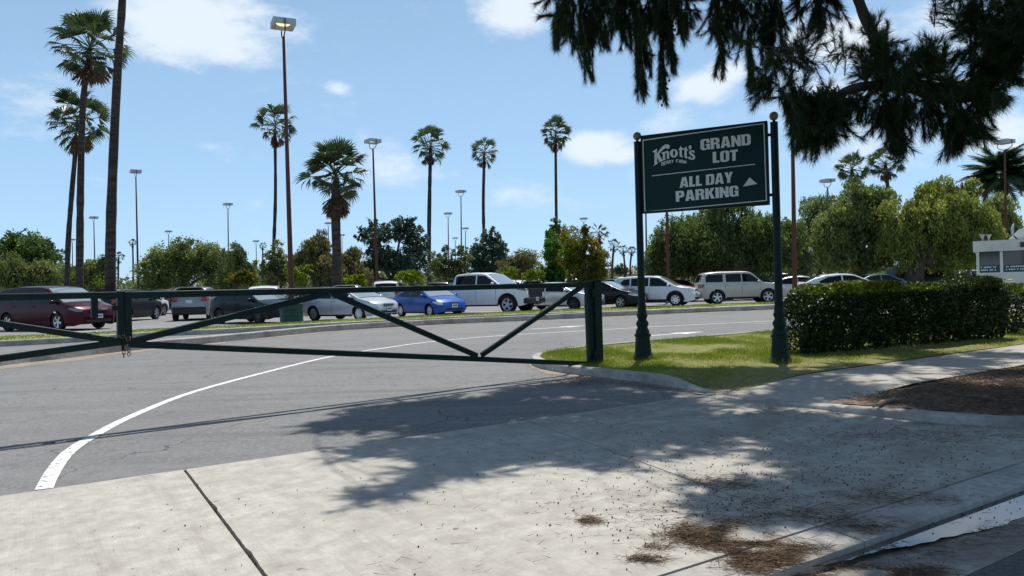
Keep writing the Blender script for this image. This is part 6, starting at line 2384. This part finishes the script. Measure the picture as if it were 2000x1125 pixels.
def strand_needles(p0, p1, per_m, ln, wd, rg, ang=.55, sag=.0, up=0.0):
    """needles feathered along a twig, raked toward its tip"""
    p0, p1 = np.array(p0), np.array(p1)
    L = np.linalg.norm(p1 - p0)
    n = max(8, int(per_m * L))
    q = rg.uniform(0, 1, n) ** .85
    mid = (p0 + p1) / 2 + rg.normal(size=3) * L * .06 + np.array([0, 0, sag * L])
    a = (1 - q)[:, None] ** 2 * p0 + 2 * (q * (1 - q))[:, None] * mid + (q ** 2)[:, None] * p1
    t = unit(2 * (1 - q)[:, None] * (mid - p0) + 2 * q[:, None] * (p1 - mid))
    r_ = rg.normal(size=(n, 3))
    r_ = unit(r_ - t * np.sum(r_ * t, 1)[:, None])
    th = np.abs(rg.normal(ang, .22, n)) * (1 - .35 * q)
    d = t * np.cos(th)[:, None] + r_ * np.sin(th)[:, None] + np.array([0, 0, -.12 + up])
    l_ = ln * rg.uniform(.6, 1.25, n) * (1 - .12 * q)
    return needles(a, d, l_, wd, rg), [p0, mid, p1]


class Spray:
    def __init__(s):
        s.V, s.F, s.T, s.n = [], [], [], 0
        s.tw = MB()

    def add(s, p0, p1, per_m, ln, wd, rg, twig=.006, tone=.4, **kw):
        (v, f), path = strand_needles(p0, p1, per_m, ln, wd, rg, **kw)
        s.V.append(v)
        s.F.append(f + s.n)
        s.n += len(v)
        s.T.append(np.clip(rg.normal(tone, .16, len(f)), 0, 1))
        if twig:
            s.tw.tube([tuple(np.array(p) - np.array(TB)) for p in path], [twig, twig * .8, twig * .4], 4, cap=False)

    def build(s, name, parent):
        o = put(name, fast_mesh(name, np.concatenate(s.V) - np.array(TB), np.concatenate(s.F), LM['needle'], np.concatenate(s.T)), parent)
        if s.tw.v:
            s.tw.build('twigs', M['bark'], o)
        return o


def region(sp, x0, x1, y0, y1, D0, D1, n, vec, lr, per_m=640, ln=.125, wd=.0046, jitter=.35, tone=.35, ang=.72, up=0.0, edge=None):
    """n twigs starting inside a photograph box, running along vec (pixels), length range lr pixels"""
    for _ in range(n):
        x, y = rgp.uniform(x0, x1), rgp.uniform(y0, y1)
        D = rgp.uniform(D0, D1)
        L = rgp.uniform(*lr)
        v = np.array(vec, float)
        v = v / np.linalg.norm(v) + rgp.normal(size=2) * jitter
        v = v / np.linalg.norm(v) * L
        if edge is not None:
            yb = float(np.interp(x + v[0], [e[0] for e in edge], [e[1] for e in edge]))
            if y + v[1] > yb - 8:
                v[1] = max(-20, yb - 8 - y)
            if y > yb:
                continue
        if 1476 < x + v[0] < 1536 and y + v[1] > 196 or (1476 < x < 1536 and y > 190):
            continue
        sp.add(P(x, y, D), P(x + v[0], y + v[1], D + rgp.normal() * .12), per_m, ln, wd, rgp, tone=tone, ang=ang, up=up)


EDGE = [(1060, 40), (1072, 95), (1090, 105), (1130, 120), (1146, 165), (1155, 165), (1166, 120), (1188, 112), (1200, 60), (1212, 62), (1228, 110), (1244, 180), (1256, 200), (1270, 160), (1282, 190), (1294, 212), (1308, 160), (1326, 105), (1345, 65), (1366, 50), (1375, 0)]
A_ = Spray()
region(A_, 1082, 1350, -70, 36, 8.3, 9.4, 270, (0, 1), (30, 75), edge=EDGE, jitter=.3)
for (x0, y0, x1, y1, n) in [(1095, 20, 1085, 96, 6), (1135, 30, 1152, 168, 9), (1178, 40, 1182, 104, 7), (1240, 60, 1258, 204, 12), (1255, 40, 1268, 160, 8), (1290, 50, 1296, 214, 12), (1300, 40, 1312, 150, 9), (1325, 20, 1336, 95, 7), (1352, 0, 1362, 44, 5), (1115, 30, 1122, 112, 6), (1215, 30, 1228, 108, 6), (1160, 20, 1150, 120, 5)]:
    for k in range(n):
        f0, f1 = rgp.uniform(0, .55), rgp.uniform(.6, 1.0)
        xa, ya = x0 + (x1 - x0) * f0 + rgp.normal() * 5, y0 + (y1 - y0) * f0
        xb, yb = x0 + (x1 - x0) * f1 + rgp.normal() * 6, y0 + (y1 - y0) * f1 - 6
        D = 8.8 + rgp.normal() * .12
        A_.add(P(xa, ya, D), P(xb, yb, D), 620, .125, .0046, rgp, ang=.68)
A_.build('needle_sprays', pine)
B_ = Spray()
region(B_, 1388, 1530, -70, 60, 8.2, 9.0, 105, (0, 1), (35, 80), jitter=.35)
for (x0, y0, x1, y1, n) in [(1405, 20, 1402, 92, 6), (1415, 60, 1404, 160, 8), (1440, 30, 1432, 105, 6), (1465, 60, 1460, 150, 7), (1490, 30, 1500, 120, 8), (1510, -10, 1522, 60, 7), (1470, 90, 1466, 185, 7), (1515, 50, 1505, 130, 5)]:
    for k in range(n):
        f0, f1 = rgp.uniform(0, .5), rgp.uniform(.6, 1.0)
        D = 8.5 + rgp.normal() * .12
        B_.add(P(x0 + (x1 - x0) * f0 + rgp.normal() * 6, y0 + (y1 - y0) * f0, D), P(x0 + (x1 - x0) * f1 + rgp.normal() * 6, y0 + (y1 - y0) * f1 - 6, D), 600, .12, .0046, rgp, ang=.68)
region(B_, 1470, 1535, 88, 110, 7.8, 8.2, 12, (.2, 1), (30, 60), jitter=.6, tone=.75)
region(B_, 1555, 1640, -60, 15, 8.0, 8.5, 46, (0, 1), (30, 60), jitter=.5)
region(B_, 1585, 1615, 10, 40, 8.0, 8.3, 14, (-.2, 1), (25, 45), jitter=.4)
B_.build('needle_sprays', pine)
C_ = Spray()
region(C_, 1500, 1660, 175, 240, 7.2, 7.8, 90, (-.1, 1), (24, 55), jitter=.9)
region(C_, 1530, 1640, 165, 235, 7.3, 7.9, 110, (-.1, 1), (30, 62), jitter=.6)
region(C_, 1485, 1560, 130, 200, 7.4, 7.9, 46, (-.3, 1), (28, 55), jitter=.6)
region(C_, 1560, 1625, 225, 262, 7.3, 7.7, 44, (-.05, 1), (26, 56), jitter=.4)
region(C_, 1535, 1600, 80, 140, 7.5, 7.9, 44, (.1, -1), (20, 44), jitter=.8, per_m=300)
region(C_, 1620, 1665, 95, 160, 7.5, 7.9, 14, (.3, -1), (20, 46), jitter=.7, per_m=260, tone=.5)
region(C_, 1640, 1700, 175, 200, 7.4, 7.9, 30, (-.1, 1), (30, 55), jitter=.5, per_m=420)
region(C_, 1640, 1652, 105, 150, 7.5, 7.7, 3, (-.05, -1), (50, 70), jitter=.1, per_m=200, tone=.6)
C_.build('needle_sprays', pine)
D_s = Spray()
region(D_s, 1690, 1960, 120, 190, 7.1, 7.6, 105, (.1, .4), (22, 46), jitter=1.2, tone=.45)
region(D_s, 1690, 1850, 110, 175, 7.5, 8.1, 95, (.15, -1), (28, 60), jitter=.75, tone=.62, per_m=560)  # raised tone paints sunlight onto these sprays
region(D_s, 1690, 1740, 60, 150, 7.6, 8.0, 30, (-.1, -1), (22, 44), jitter=.8, tone=.5)
region(D_s, 1715, 1770, 195, 245, 7.4, 7.8, 40, (.1, 1), (30, 60), jitter=.4)
region(D_s, 1748, 1768, 250, 275, 7.4, 7.6, 12, (.05, 1), (28, 44), jitter=.25)
region(D_s, 1700, 1830, 185, 205, 7.5, 7.9, 46, (0, 1), (25, 48), jitter=.6, per_m=380)
region(D_s, 1790, 1815, 205, 235, 7.4, 7.7, 9, (.1, 1), (24, 40), jitter=.3)
region(D_s, 1835, 1915, 190, 240, 7.3, 7.8, 56, (.25, 1), (30, 62), jitter=.5)
region(D_s, 1852, 1880, 250, 275, 7.3, 7.6, 16, (0, 1), (26, 42), jitter=.3)
region(D_s, 1880, 1915, 235, 255, 7.3, 7.6, 12, (.5, .8), (24, 36), jitter=.4)
region(D_s, 1890, 1945, 165, 205, 7.3, 7.7, 30, (1, .35), (24, 44), jitter=.5, tone=.55)
region(D_s, 1815, 1832, 20, 60, 7.6, 7.8, 4, (-.1, -1), (30, 60), jitter=.2, per_m=220, tone=.6)
D_s.build('needle_sprays', pine)
E_ = Spray()
region(E_, 1890, 2060, -40, 110, 6.9, 7.5, 60, (-.1, .6), (28, 55), jitter=1.2)
region(E_, 1885, 2060, -70, 90, 6.9, 7.8, 170, (-.2, 1), (30, 65), jitter=.9)
region(E_, 1850, 1905, -30, 60, 7.2, 7.8, 34, (-1, -.2), (24, 50), jitter=.7, per_m=300, tone=.55)
region(E_, 1900, 1985, 80, 140, 7.2, 7.8, 60, (.2, 1), (24, 46), jitter=.7)
region(E_, 1960, 1985, 115, 150, 7.2, 7.6, 12, (1, .5), (18, 32), jitter=.5)
region(E_, 1980, 2060, 30, 90, 7.0, 7.6, 40, (.3, 1), (24, 46), jitter=.7)
E_.build('needle_sprays', pine)


def limb(name, pts, rads, n=9):
    q = [Vector(p) - TB for p in pts]
    fine, rr = [], []
    for i in range(len(q) - 1):
        p0, p1, p2, p3 = q[max(0, i - 1)], q[i], q[i + 1], q[min(len(q) - 1, i + 2)]
        for k in range(6):
            t = k / 6
            fine.append(0.5 * ((2 * p1) + (p2 - p0) * t + (2 * p0 - 5 * p1 + 4 * p2 - p3) * t * t + (3 * p1 - p0 - 3 * p2 + p3) * t ** 3))
            rr.append((rads[i] + (rads[i + 1] - rads[i]) * t) * random.uniform(.93, 1.07))
    fine.append(q[-1])
    rr.append(rads[-1])
    return MB().tube(fine, rr, n).build(name, M['bark'], pine, smooth=True)


limb('trunk', [TB + Vector((0, 0, -.2)), TB + Vector((0, 0, .5)), (7.35, 8.6, 2.2), (7.0, 8.6, 4.2), (6.4, 8.5, 6.4), (5.9, 8.3, 9.0)], [.42, .33, .29, .25, .19, .08], 14)
limb('bough', [(7.2, 8.6, 3.4), P(2130, -40, 8.2), P(2020, 40, 7.9), P(1962, 118, 7.7), P(1905, 172, 7.65), P(1850, 182, 7.65), P(1795, 170, 7.7), P(1745, 150, 7.75), P(1716, 90, 7.9), P(1688, 30, 8.1), P(1655, -40, 8.4), P(1560, -130, 8.8)], [.20, .17, .14, .12, .11, .10, .085, .07, .062, .056, .05, .04])
limb('branch', [P(1800, 170, 7.7), P(1720, 165, 7.7), P(1660, 175, 7.65), P(1610, 200, 7.6), P(1560, 205, 7.6)], [.055, .05, .045, .035, .02])
limb('branch', [P(1560, -130, 8.8), P(1400, -110, 8.9), P(1250, -80, 8.9), P(1140, -50, 8.8)], [.045, .04, .03, .010])
limb('branch', [P(1590, -100, 8.6), P(1500, -40, 8.6), P(1450, 20, 8.5)], [.03, .025, .01])
limb('branch', [P(1545, 95, 7.8), P(1510, 92, 7.9), P(1470, 92, 8.0), P(1428, 108, 8.1)], [.008, .007, .006, .004], 5)
limb('branch', [P(1870, 182, 7.65), P(1880, 220, 7.6), P(1895, 250, 7.5)], [.03, .015, .006], 5)
limb('branch', [P(1760, 165, 7.7), P(1750, 215, 7.6), P(1757, 270, 7.5)], [.03, .018, .006], 5)

# small woody cones strung along the hanging twigs
cn = MB()
for (x, y, k, D) in ((1146, 120, 4, 8.8), (1296, 190, 7, 8.8), (1300, 165, 6, 8.8), (1310, 60, 6, 8.8), (1325, 40, 6, 8.8), (1345, 20, 5, 8.8), (1420, 40, 5, 8.5), (1240, 150, 4, 8.8), (1480, 60, 5, 8.5)):
    for _ in range(k):
        q = P(x + rgp.normal() * 7, y + rgp.normal() * 10, D + rgp.normal() * .05) - TB
        cn.sphere(q, .014, 6, 4, sc=(1, 1, 1.3))
o_cn = cn.build('cones', M['bark'], pine, smooth=True)
o_cn['kind'] = 'stuff'

# the part of the crown above the frame, which throws the shade on the drive
SHADE = [
    (690, 828, .30), (740, 818, .36), (810, 802, .42), (890, 792, .45), (975, 798, .42), (870, 832, .36), (1010, 772, .28), (640, 830, .12), (930, 815, .4), (700, 800, .14),
    (690, 888, .15), (760, 872, .17), (850, 885, .24), (930, 895, .28), (865, 920, .20), (800, 948, .11), (742, 968, .13), (960, 865, .30), (1020, 855, .3), (900, 860, .25), (1000, 890, .2),
    (1060, 762, .34), (1120, 758, .28), (1180, 772, .32), (1250, 776, .32), (1100, 800, .42), (1200, 808, .38), (1300, 796, .42),
    (1080, 846, .34), (1160, 858, .36), (1240, 848, .34), (1120, 888, .25), (1180, 900, .2), (1310, 846, .34), (1370, 826, .42),
    (1360, 872, .18), (1440, 832, .30), (1540, 826, .36), (1620, 842, .38), (1700, 852, .40), (1790, 862, .42), (1890, 868, .45), (1975, 872, .36), (1560, 892, .22), (1625, 905, .26), (1730, 885, .28), (1900, 925, .32), (1975, 930, .3),
    (1440, 978, .20), (1410, 1000, .14), (1530, 985, .24), (1625, 990, .26), (1705, 975, .26), (1790, 985, .28), (1495, 1005, .16), (1900, 1000, .3), (1850, 1058, .2), (1965, 1100, .36), (1740, 1092, .08), (1990, 1000, .26), (1660, 945, .2),
    (1170, 744, .26), (1230, 746, .3), (1290, 744, .34), (1340, 752, .36), (1720, 868, .46), (1800, 885, .46), (1895, 905, .5), (1625, 872, .32), (1760, 992, .26), (1850, 985, .34), (1955, 955, .38), (1580, 855, .3), (1400, 752, .42), (1290, 756, .25), (1460, 742, .4), (1600, 772, .42), (1500, 786, .28), (1690, 738, .42), (1850, 722, .55), (1560, 752, .3), (1780, 706, .4),
    (1790, 798, .26), (1900, 795, .36), (1985, 800, .42), (1840, 772, .22), (1975, 748, .42), (1960, 708, .4)]
S_ = Spray()
tips = []
for (x, y, r_) in SHADE:
    g = G(x, y)
    z = 4.6 + rgp.uniform(0, 1.2)
    while z < 14:
        c_ = g + SUN * (z / SUN.z)
        rel = c_ - EYE
        yy = 562.5 - F_PX * (rel.dot(UP) / rel.dot(fwd)) if rel.dot(fwd) > .3 else -9999
        if yy < -240 - r_ * F_PX / max(.5, rel.dot(fwd)):
            break
        z += .4
    tips.append(c_)
    n = int(150 * (r_ / .4) ** 2) + 18
    for _ in range(n):
        a, rr = rgp.uniform(0, 6.283), r_ * math.sqrt(rgp.uniform(0, 1))
        p0 = np.array(c_) + np.array([math.cos(a) * rr, math.sin(a) * rr, rgp.normal() * .25])
        v = np.array([rgp.normal() * .5, rgp.normal() * .5, -.55 + rgp.normal() * .3])
        v = v / np.linalg.norm(v) * rgp.uniform(.28, .5) * min(1, r_ / .25)
        S_.add(p0, p0 + v, 150, .19, .014, rgp, twig=0, ang=.8)
S_.build('needle_sprays', pine)
# unseen higher crown over parkway and street, added to block sky light
U_ = Spray()
SKY_BLOCK_HUBS = [(8, 9, 9), (10, 7, 8.5), (9.6, 11, 9.2), (11.4, 9, 10), (8.6, 6, 9.6), (7.2, 3.6, 9), (9.2, 2.6, 8.6), (6.6, 10.8, 10.6), (11.5, 5, 9.2), (7.6, .6, 8.6), (6.0, -1.4, 8.8), (8.6, -2.6, 8.4), (10.2, .2, 9), (4.6, -3.2, 8.6), (7, -5, 8.6)]
for h_ in SKY_BLOCK_HUBS:
    for _ in range(250):
        q = unit(rgp.normal(size=(1, 3)))[0] * rgp.uniform(.3, 1) ** .5 * np.array([1.8, 1.8, 1.1])
        p0 = np.array(h_) + q
        v = q * .25 + rgp.normal(size=3) * .35 + np.array([0, 0, -.3])
        v = v / np.linalg.norm(v) * rgp.uniform(.5, .9)
        U_.add(p0, p0 + v, 46, .26, .028, rgp, twig=0, ang=.8)
U_.build('needle_sprays', pine)
for h_ in SKY_BLOCK_HUBS:
    limb('limb', [(6.4, 8.5, 6.4), ((h_[0] + 6.4) / 2, (h_[1] + 8.5) / 2, h_[2] * .5 + 3.6), h_], [.11, .08, .02], 6)  # limbs reaching into the added crown
# limbs that carry that part
hubs = [(5.6, 8.5, 7.2), (4.0, 9.2, 7.4), (2.2, 9.2, 6.8), (.4, 9.0, 6.6), (-.8, 8.9, 6.2), (4.6, 7.2, 6.9), (3.2, 6.6, 6.6), (2.0, 7.0, 6.4)]
limb('bough', [(6.6, 8.5, 5.6), hubs[0], hubs[1], hubs[2], hubs[3], hubs[4]], [.16, .13, .10, .07, .045, .02])
limb('bough', [(6.6, 8.5, 5.8), hubs[5], hubs[6], hubs[7]], [.14, .10, .06, .03])
tb_ = MB()
for c_ in tips:
    h = min(hubs, key=lambda q: (Vector(q) - c_).length)
    tb_.tube([Vector(h) - TB, (Vector(h) + c_) / 2 + Vector((0, 0, .25)) - TB, c_ - TB], [.009, .007, .004], 4)
tb_.build('twigs', M['bark'], pine)

# ------------------------------------------------------------------ lawn grass
rgg = np.random.default_rng(9)


def vnoise(x, y, k, seed):
    r_ = np.random.default_rng(seed)
    o = 0
    for i in range(6):
        a, ph, f = r_.uniform(0, 6.283), r_.uniform(0, 6.283), k * r_.uniform(.6, 1.8)
        o = o + np.sin((x * math.cos(a) + y * math.sin(a)) * f + ph)
    return o / 6


def grass(name, label, pts, z, hmin, hmax, wd, seed, dry, tall=None):
    rg = np.random.default_rng(seed)
    n = len(pts)
    base = np.stack([pts[:, 0], pts[:, 1], z], 1)
    d = rg.normal(size=(n, 3)) * [.45, .45, 0] + [0, 0, 1]
    ln = rg.uniform(hmin, hmax, n) * (tall if tall is not None else 1)
    v, f = needles(base, d, ln, wd * rg.uniform(.7, 1.3, n), rg)
    t = np.clip(rg.normal(.28, .16, n) + dry, 0, 1)
    return tag(put(name, fast_mesh(name, v, f, LM['grass'], t)), label=label, kind='stuff')


N = 150000
s = 6.45 + rgg.uniform(0, 1, N) ** 1.35 * 12.5
t = rgg.uniform(5.82, 11.15, N)
sl = np.array([s_left(tt, ki, .12) if tt > 5.98 else 6.5 for tt in np.linspace(5.8, 11.0, 200)])
lim = np.interp(t, np.linspace(5.8, 11.0, 200), sl)
dn = vnoise(s, t, 1.5, 3) * .5 + vnoise(s, t, 4.2, 4) * .35
hd_ = (HA.x * E1.x + HA.y * E1.y, HA.x * E2.x + HA.y * E2.y)
bare = np.exp(-(((s - 9.6) / .9) ** 2 + ((t - 9.2) / .5) ** 2)) + np.exp(-(((s - 8.4) / 1.5) ** 2 + ((t - 5.9) / .35) ** 2)) * .9
dry = np.clip(dn * 1.7 + .22 + .45 * np.exp(-((t - 6.1) / 1.2) ** 2) + bare, -.1, .9)
keep = (s > lim + .02) & (rgg.uniform(0, 1, N) > np.clip(dry * .72 + bare * .6, 0, .95)) & (t < 11.08)
s, t, dry = s[keep], t[keep], dry[keep]
XY = np.stack([s * E1.x + t * E2.x, s * E1.y + t * E2.y], 1)
z = .112 * np.maximum(np.clip((s - 6.5) / 1.6, 0, 1) ** 2 * (3 - 2 * np.clip((s - 6.5) / 1.6, 0, 1)), np.clip((t - 6.15) / .8, 0, 1) ** 2 * (3 - 2 * np.clip((t - 6.15) / .8, 0, 1))) - .014
grass('lawn_grass', 'patchy sunlit lawn grass round the sign posts', XY, z, .025, .062, .009, 41, dry * .75, tall=np.clip(1.1 - dry * .8, .35, 1.2))
# turf on the narrow strip
M2 = 26000
u = rgg.uniform(0.02, .80, M2)
v_ = rgg.uniform(0.03, .97, M2)
bi_ = np.array([[*inner(f)[:2], *along(b_l, f)[:2]] for f in np.linspace(0, 1, 400)])
ix = u * 399
p_ = np.stack([np.interp(ix, np.arange(400), bi_[:, k]) for k in range(4)], 1)
XY2 = p_[:, :2] + (p_[:, 2:] - p_[:, :2]) * v_[:, None]
grass('turf_grass', 'short turf grass on the narrow strip before the parked cars', XY2, .142 + .05 * np.sin(math.pi * v_), .02, .06, .03, 42, .14 + vnoise(XY2[:, 0], XY2[:, 1], .8, 6) * .35)
# tufts at the foot of the gate post and sign posts
tf = []
for c_, rr, k in ((Vector((gp_.x, gp_.y, 0)), .14, 260), (Vector((PL.x, PL.y, 0)), .19, 420), (Vector((PR.x, PR.y, 0)), .19, 420)):
    a = rgg.uniform(0, 6.283, k)
    r_ = rr + np.abs(rgg.normal(0, .05, k))
    tf.append(np.stack([c_.x + np.cos(a) * r_, c_.y + np.sin(a) * r_], 1))
tf = np.concatenate(tf)
grass('post_grass', 'longer grass tufts round the feet of the posts', tf, np.full(len(tf), .085), .06, .13, .009, 43, np.full(len(tf), .15))

# ------------------------------------------------------------------ needle litter, seeds
CL = [(1276, 1071, 20, 3, 110), (1254, 1094, 18, 4, 240), (1143, 1018, 10, 4, 170), (1160, 1022, 10, 2, 40), (1335, 1031, 9, 3, 70),
      (1400, 944, 40, 6, 200), (1440, 952, 22, 4, 90), (1850, 930, 110, 20, 90), (1650, 950, 120, 30, 90), (1320, 1005, 80, 26, 170), (1230, 960, 80, 30, 60), (1180, 1010, 90, 30, 60), (1560, 800, 120, 10, 420), (1830, 850, 140, 9, 700), (1250, 752, 90, 6, 420), (1120, 748, 40, 4, 420), (1090, 742, 50, 5, 300), (1380, 768, 40, 6, 300),
      (880, 1030, 200, 60, 50), (400, 1010, 260, 50, 25), (1000, 1100, 150, 40, 30), (1600, 880, 180, 30, 260), (1300, 800, 160, 14, 160)]
# drifts: wind-combed streaks that thin out away from the gutter
DR = [(1450, 1058, 75, 13, 5200), (1520, 1080, 80, 14, 4200), (1600, 1106, 80, 12, 4200), (1480, 1110, 50, 10, 1400), (1720, 1094, 90, 10, 2200), (1650, 1020, 120, 16, 1800), (1800, 985, 130, 18, 1700), (1340, 1052, 50, 9, 1100), (1420, 1020, 90, 16, 700)]
BP, BZ = [], []
XY_ = [(x, y) for (x0, y0, sx, sy, k) in CL for x, y in zip(rgg.normal(x0, sx, k), rgg.normal(y0, sy, k))]
dx, dy = [], []
for (x0, y0, sx, sy, k) in DR:
    dx.append(rgg.normal(x0, sx, k))
    dy.append(rgg.normal(y0, sy, k) + (dx[-1] - x0) * .18)
dx, dy = np.concatenate(dx), np.concatenate(dy)
gd = np.array([tuple(G(a, b_))[:2] for a, b_ in zip(dx, dy)])
sd, td = gd @ np.array([E1.x, E1.y]), gd @ np.array([E2.x, E2.y])
al, ac = sd * .95 - td * .3, sd * .3 + td * .95
rid = np.abs(vnoise(al * .9, ac * 3.2, 3.0, 51)) + .6 * np.abs(vnoise(al * 1.6, ac * 5.0, 6.0, 52)) + rgg.normal(0, .10, len(sd))
ok_ = rid < .26
XY_ += list(zip(dx[ok_], dy[ok_]))
for a, b_ in XY_:
    p = G(a, b_)
    tt = p.dot(E2)
    zz = .003 if tt > 2.4 else (-.003 if tt > 2.15 else -.068 + .07 * (1 - smooth01((tt - 1.6) / .5)))
    BP.append((p.x, p.y))
    BZ.append(zz)
BP, BZ = np.array(BP), np.array(BZ)
n = len(BP)
d = rgg.normal(size=(n, 3)) * [1, 1, .10] + [.9, -.1, 0]
d[:, 2] = np.abs(d[:, 2])
vv, ff = needles(np.column_stack([BP, BZ + np.abs(rgg.normal(0, .006, n))]), d, rgg.uniform(.03, .12, n), .0026, rgg)
tag(put('needle_litter', fast_mesh('needle_litter', vv, ff, LM['litter'], np.clip(rgg.normal(.42, .25, n), 0, 1))), label='brown fallen pine needles drifted across the apron and gutter', kind='stuff')
K = 34000
sp_, tp_ = 6.45 + rgg.uniform(0, 1, K) ** 1.2 * 8, rgg.uniform(2.5, 4.75, K)
slr = np.array([s_left(tt, kr, .13) for tt in np.linspace(2.45, 4.8, 120)])
ok = (sp_ > np.interp(tp_, np.linspace(2.45, 4.8, 120), slr) + .22 * np.clip((tp_ - 3.5) / .9, 0, 1)) & (rgg.uniform(0, 1, K) > np.clip((tp_ - 4.25) * 3, 0, .97)) & (rgg.uniform(0, 1, K) < .72 + .4 * vnoise(sp_, tp_, 2.2, 61))
sp_, tp_ = sp_[ok], tp_[ok]
uu = np.clip((sp_ - 6.5) / 50, 0, 1)
sm_ = lambda q: np.clip(q, 0, 1) ** 2 * (3 - 2 * np.clip(q, 0, 1))
zz = .012 + .062 * sm_((5.6 - tp_) / 2) + .03 * sm_((sp_ - 6.6) / 2.5) + .03 * np.exp(-((sp_ - 9.5) ** 2 / 6 + (tp_ - 3.4) ** 2 / .6)) + .004
pq = np.stack([sp_ * E1.x + tp_ * E2.x, sp_ * E1.y + tp_ * E2.y, zz + np.abs(rgg.normal(0, .008, len(zz)))], 1)
dd = rgg.normal(size=(len(pq), 3)) * [1, 1, .2]
dd[:, 2] = np.abs(dd[:, 2])
vv, ff = needles(pq, dd, rgg.uniform(.05, .15, len(pq)), .0042, rgg)
tag(put('soil_litter', fast_mesh('soil_litter', vv, ff, LM['litter'], np.clip(rgg.normal(.4, .25, len(pq)) + .2 * vnoise(sp_, tp_, 2.5, 8), 0, 1))), label='mat of brown needles over the bare soil', kind='stuff')
# pine roots breaking the soil
for (lab, pts) in (('long grey surface root lying across the needle strewn soil', [(1705, 795), (1722, 786), (1745, 780), (1768, 779)]), ('pale tangled root higher up the needle strewn soil', [(1858, 770), (1890, 774), (1925, 776), (1950, 783), (1975, 781)])):
    q = [G(x, y, .10) for x, y in pts]
    rt_ = MB().tube(q, [.006, .022, .020, .006] if len(q) == 4 else [.006, .016, .018, .014, .005], 7).build('surface_root', noise_mat('root_wood', (.20, .15, .11), (.34, .27, .21), 14, rough=.9), smooth=True)
    tag(rt_, label=lab, cat='root')
# dark seed cones
OCT = np.array([(1, 0, 0), (-1, 0, 0), (0, 1, 0), (0, -1, 0), (0, 0, 1), (0, 0, -1)], float)
OF = np.array([(0, 2, 4), (2, 1, 4), (1, 3, 4), (3, 0, 4), (2, 0, 5), (1, 2, 5), (3, 1, 5), (0, 3, 5)])
pc = []
for (x, y, sx, sy, k) in ((1500, 940, 220, 60, 420), (1750, 880, 180, 50, 320), (1250, 930, 160, 60, 150), (1350, 1030, 120, 40, 90), (900, 950, 250, 70, 45), (400, 1000, 220, 60, 22), (1750, 1060, 130, 30, 26), (1100, 800, 160, 40, 40), (1900, 970, 80, 20, 60)):
    for _ in range(k):
        p = G(rgg.normal(x, sx), rgg.normal(y, sy))
        tt = p.dot(E2)
        if tt < 2.4 and tt > 1.6:
            p.z = -.05
        pc.append((p.x, p.y, p.z + .005))
pc = np.array(pc)
r_ = rgg.uniform(.0025, .0062, len(pc))
vv = (pc[:, None, :] + OCT[None] * r_[:, None, None] * rgg.uniform(.7, 1.3, (len(pc), 6, 1))).reshape(-1, 3)
ff = (OF[None] + (np.arange(len(pc)) * 6)[:, None, None]).reshape(-1, 3)
tag(put('seed_litter', fast_mesh('seed_litter', vv, ff, noise_mat('seed_cone', (.02, .014, .010), (.06, .042, .03), 40, rough=.9))), label='small dark seed cones scattered over the concrete', kind='stuff')
# weeds in the open joint
wj_ = []
for f in rgg.uniform(.1, .7, 260):
    a, b_ = ST(J1T, T1), ST(J1B, T0)
    q = a.lerp(b_, f)
    wj_.append((q.x + rgg.normal() * .012 + .012, q.y + rgg.normal() * .01))
wj_ = np.array(wj_)
vv, ff = needles(np.column_stack([wj_, np.full(len(wj_), -.03)]), rgg.normal(size=(len(wj_), 3)) * [.8, .8, .2] + [0, 0, .2], .03, .006, rgg)
tag(put('joint_debris', fast_mesh('joint_debris', vv, ff, LM['litter'], rgg.uniform(0, .5, len(wj_)))), label='dark grit and needles packed in the open slab joint', kind='stuff')
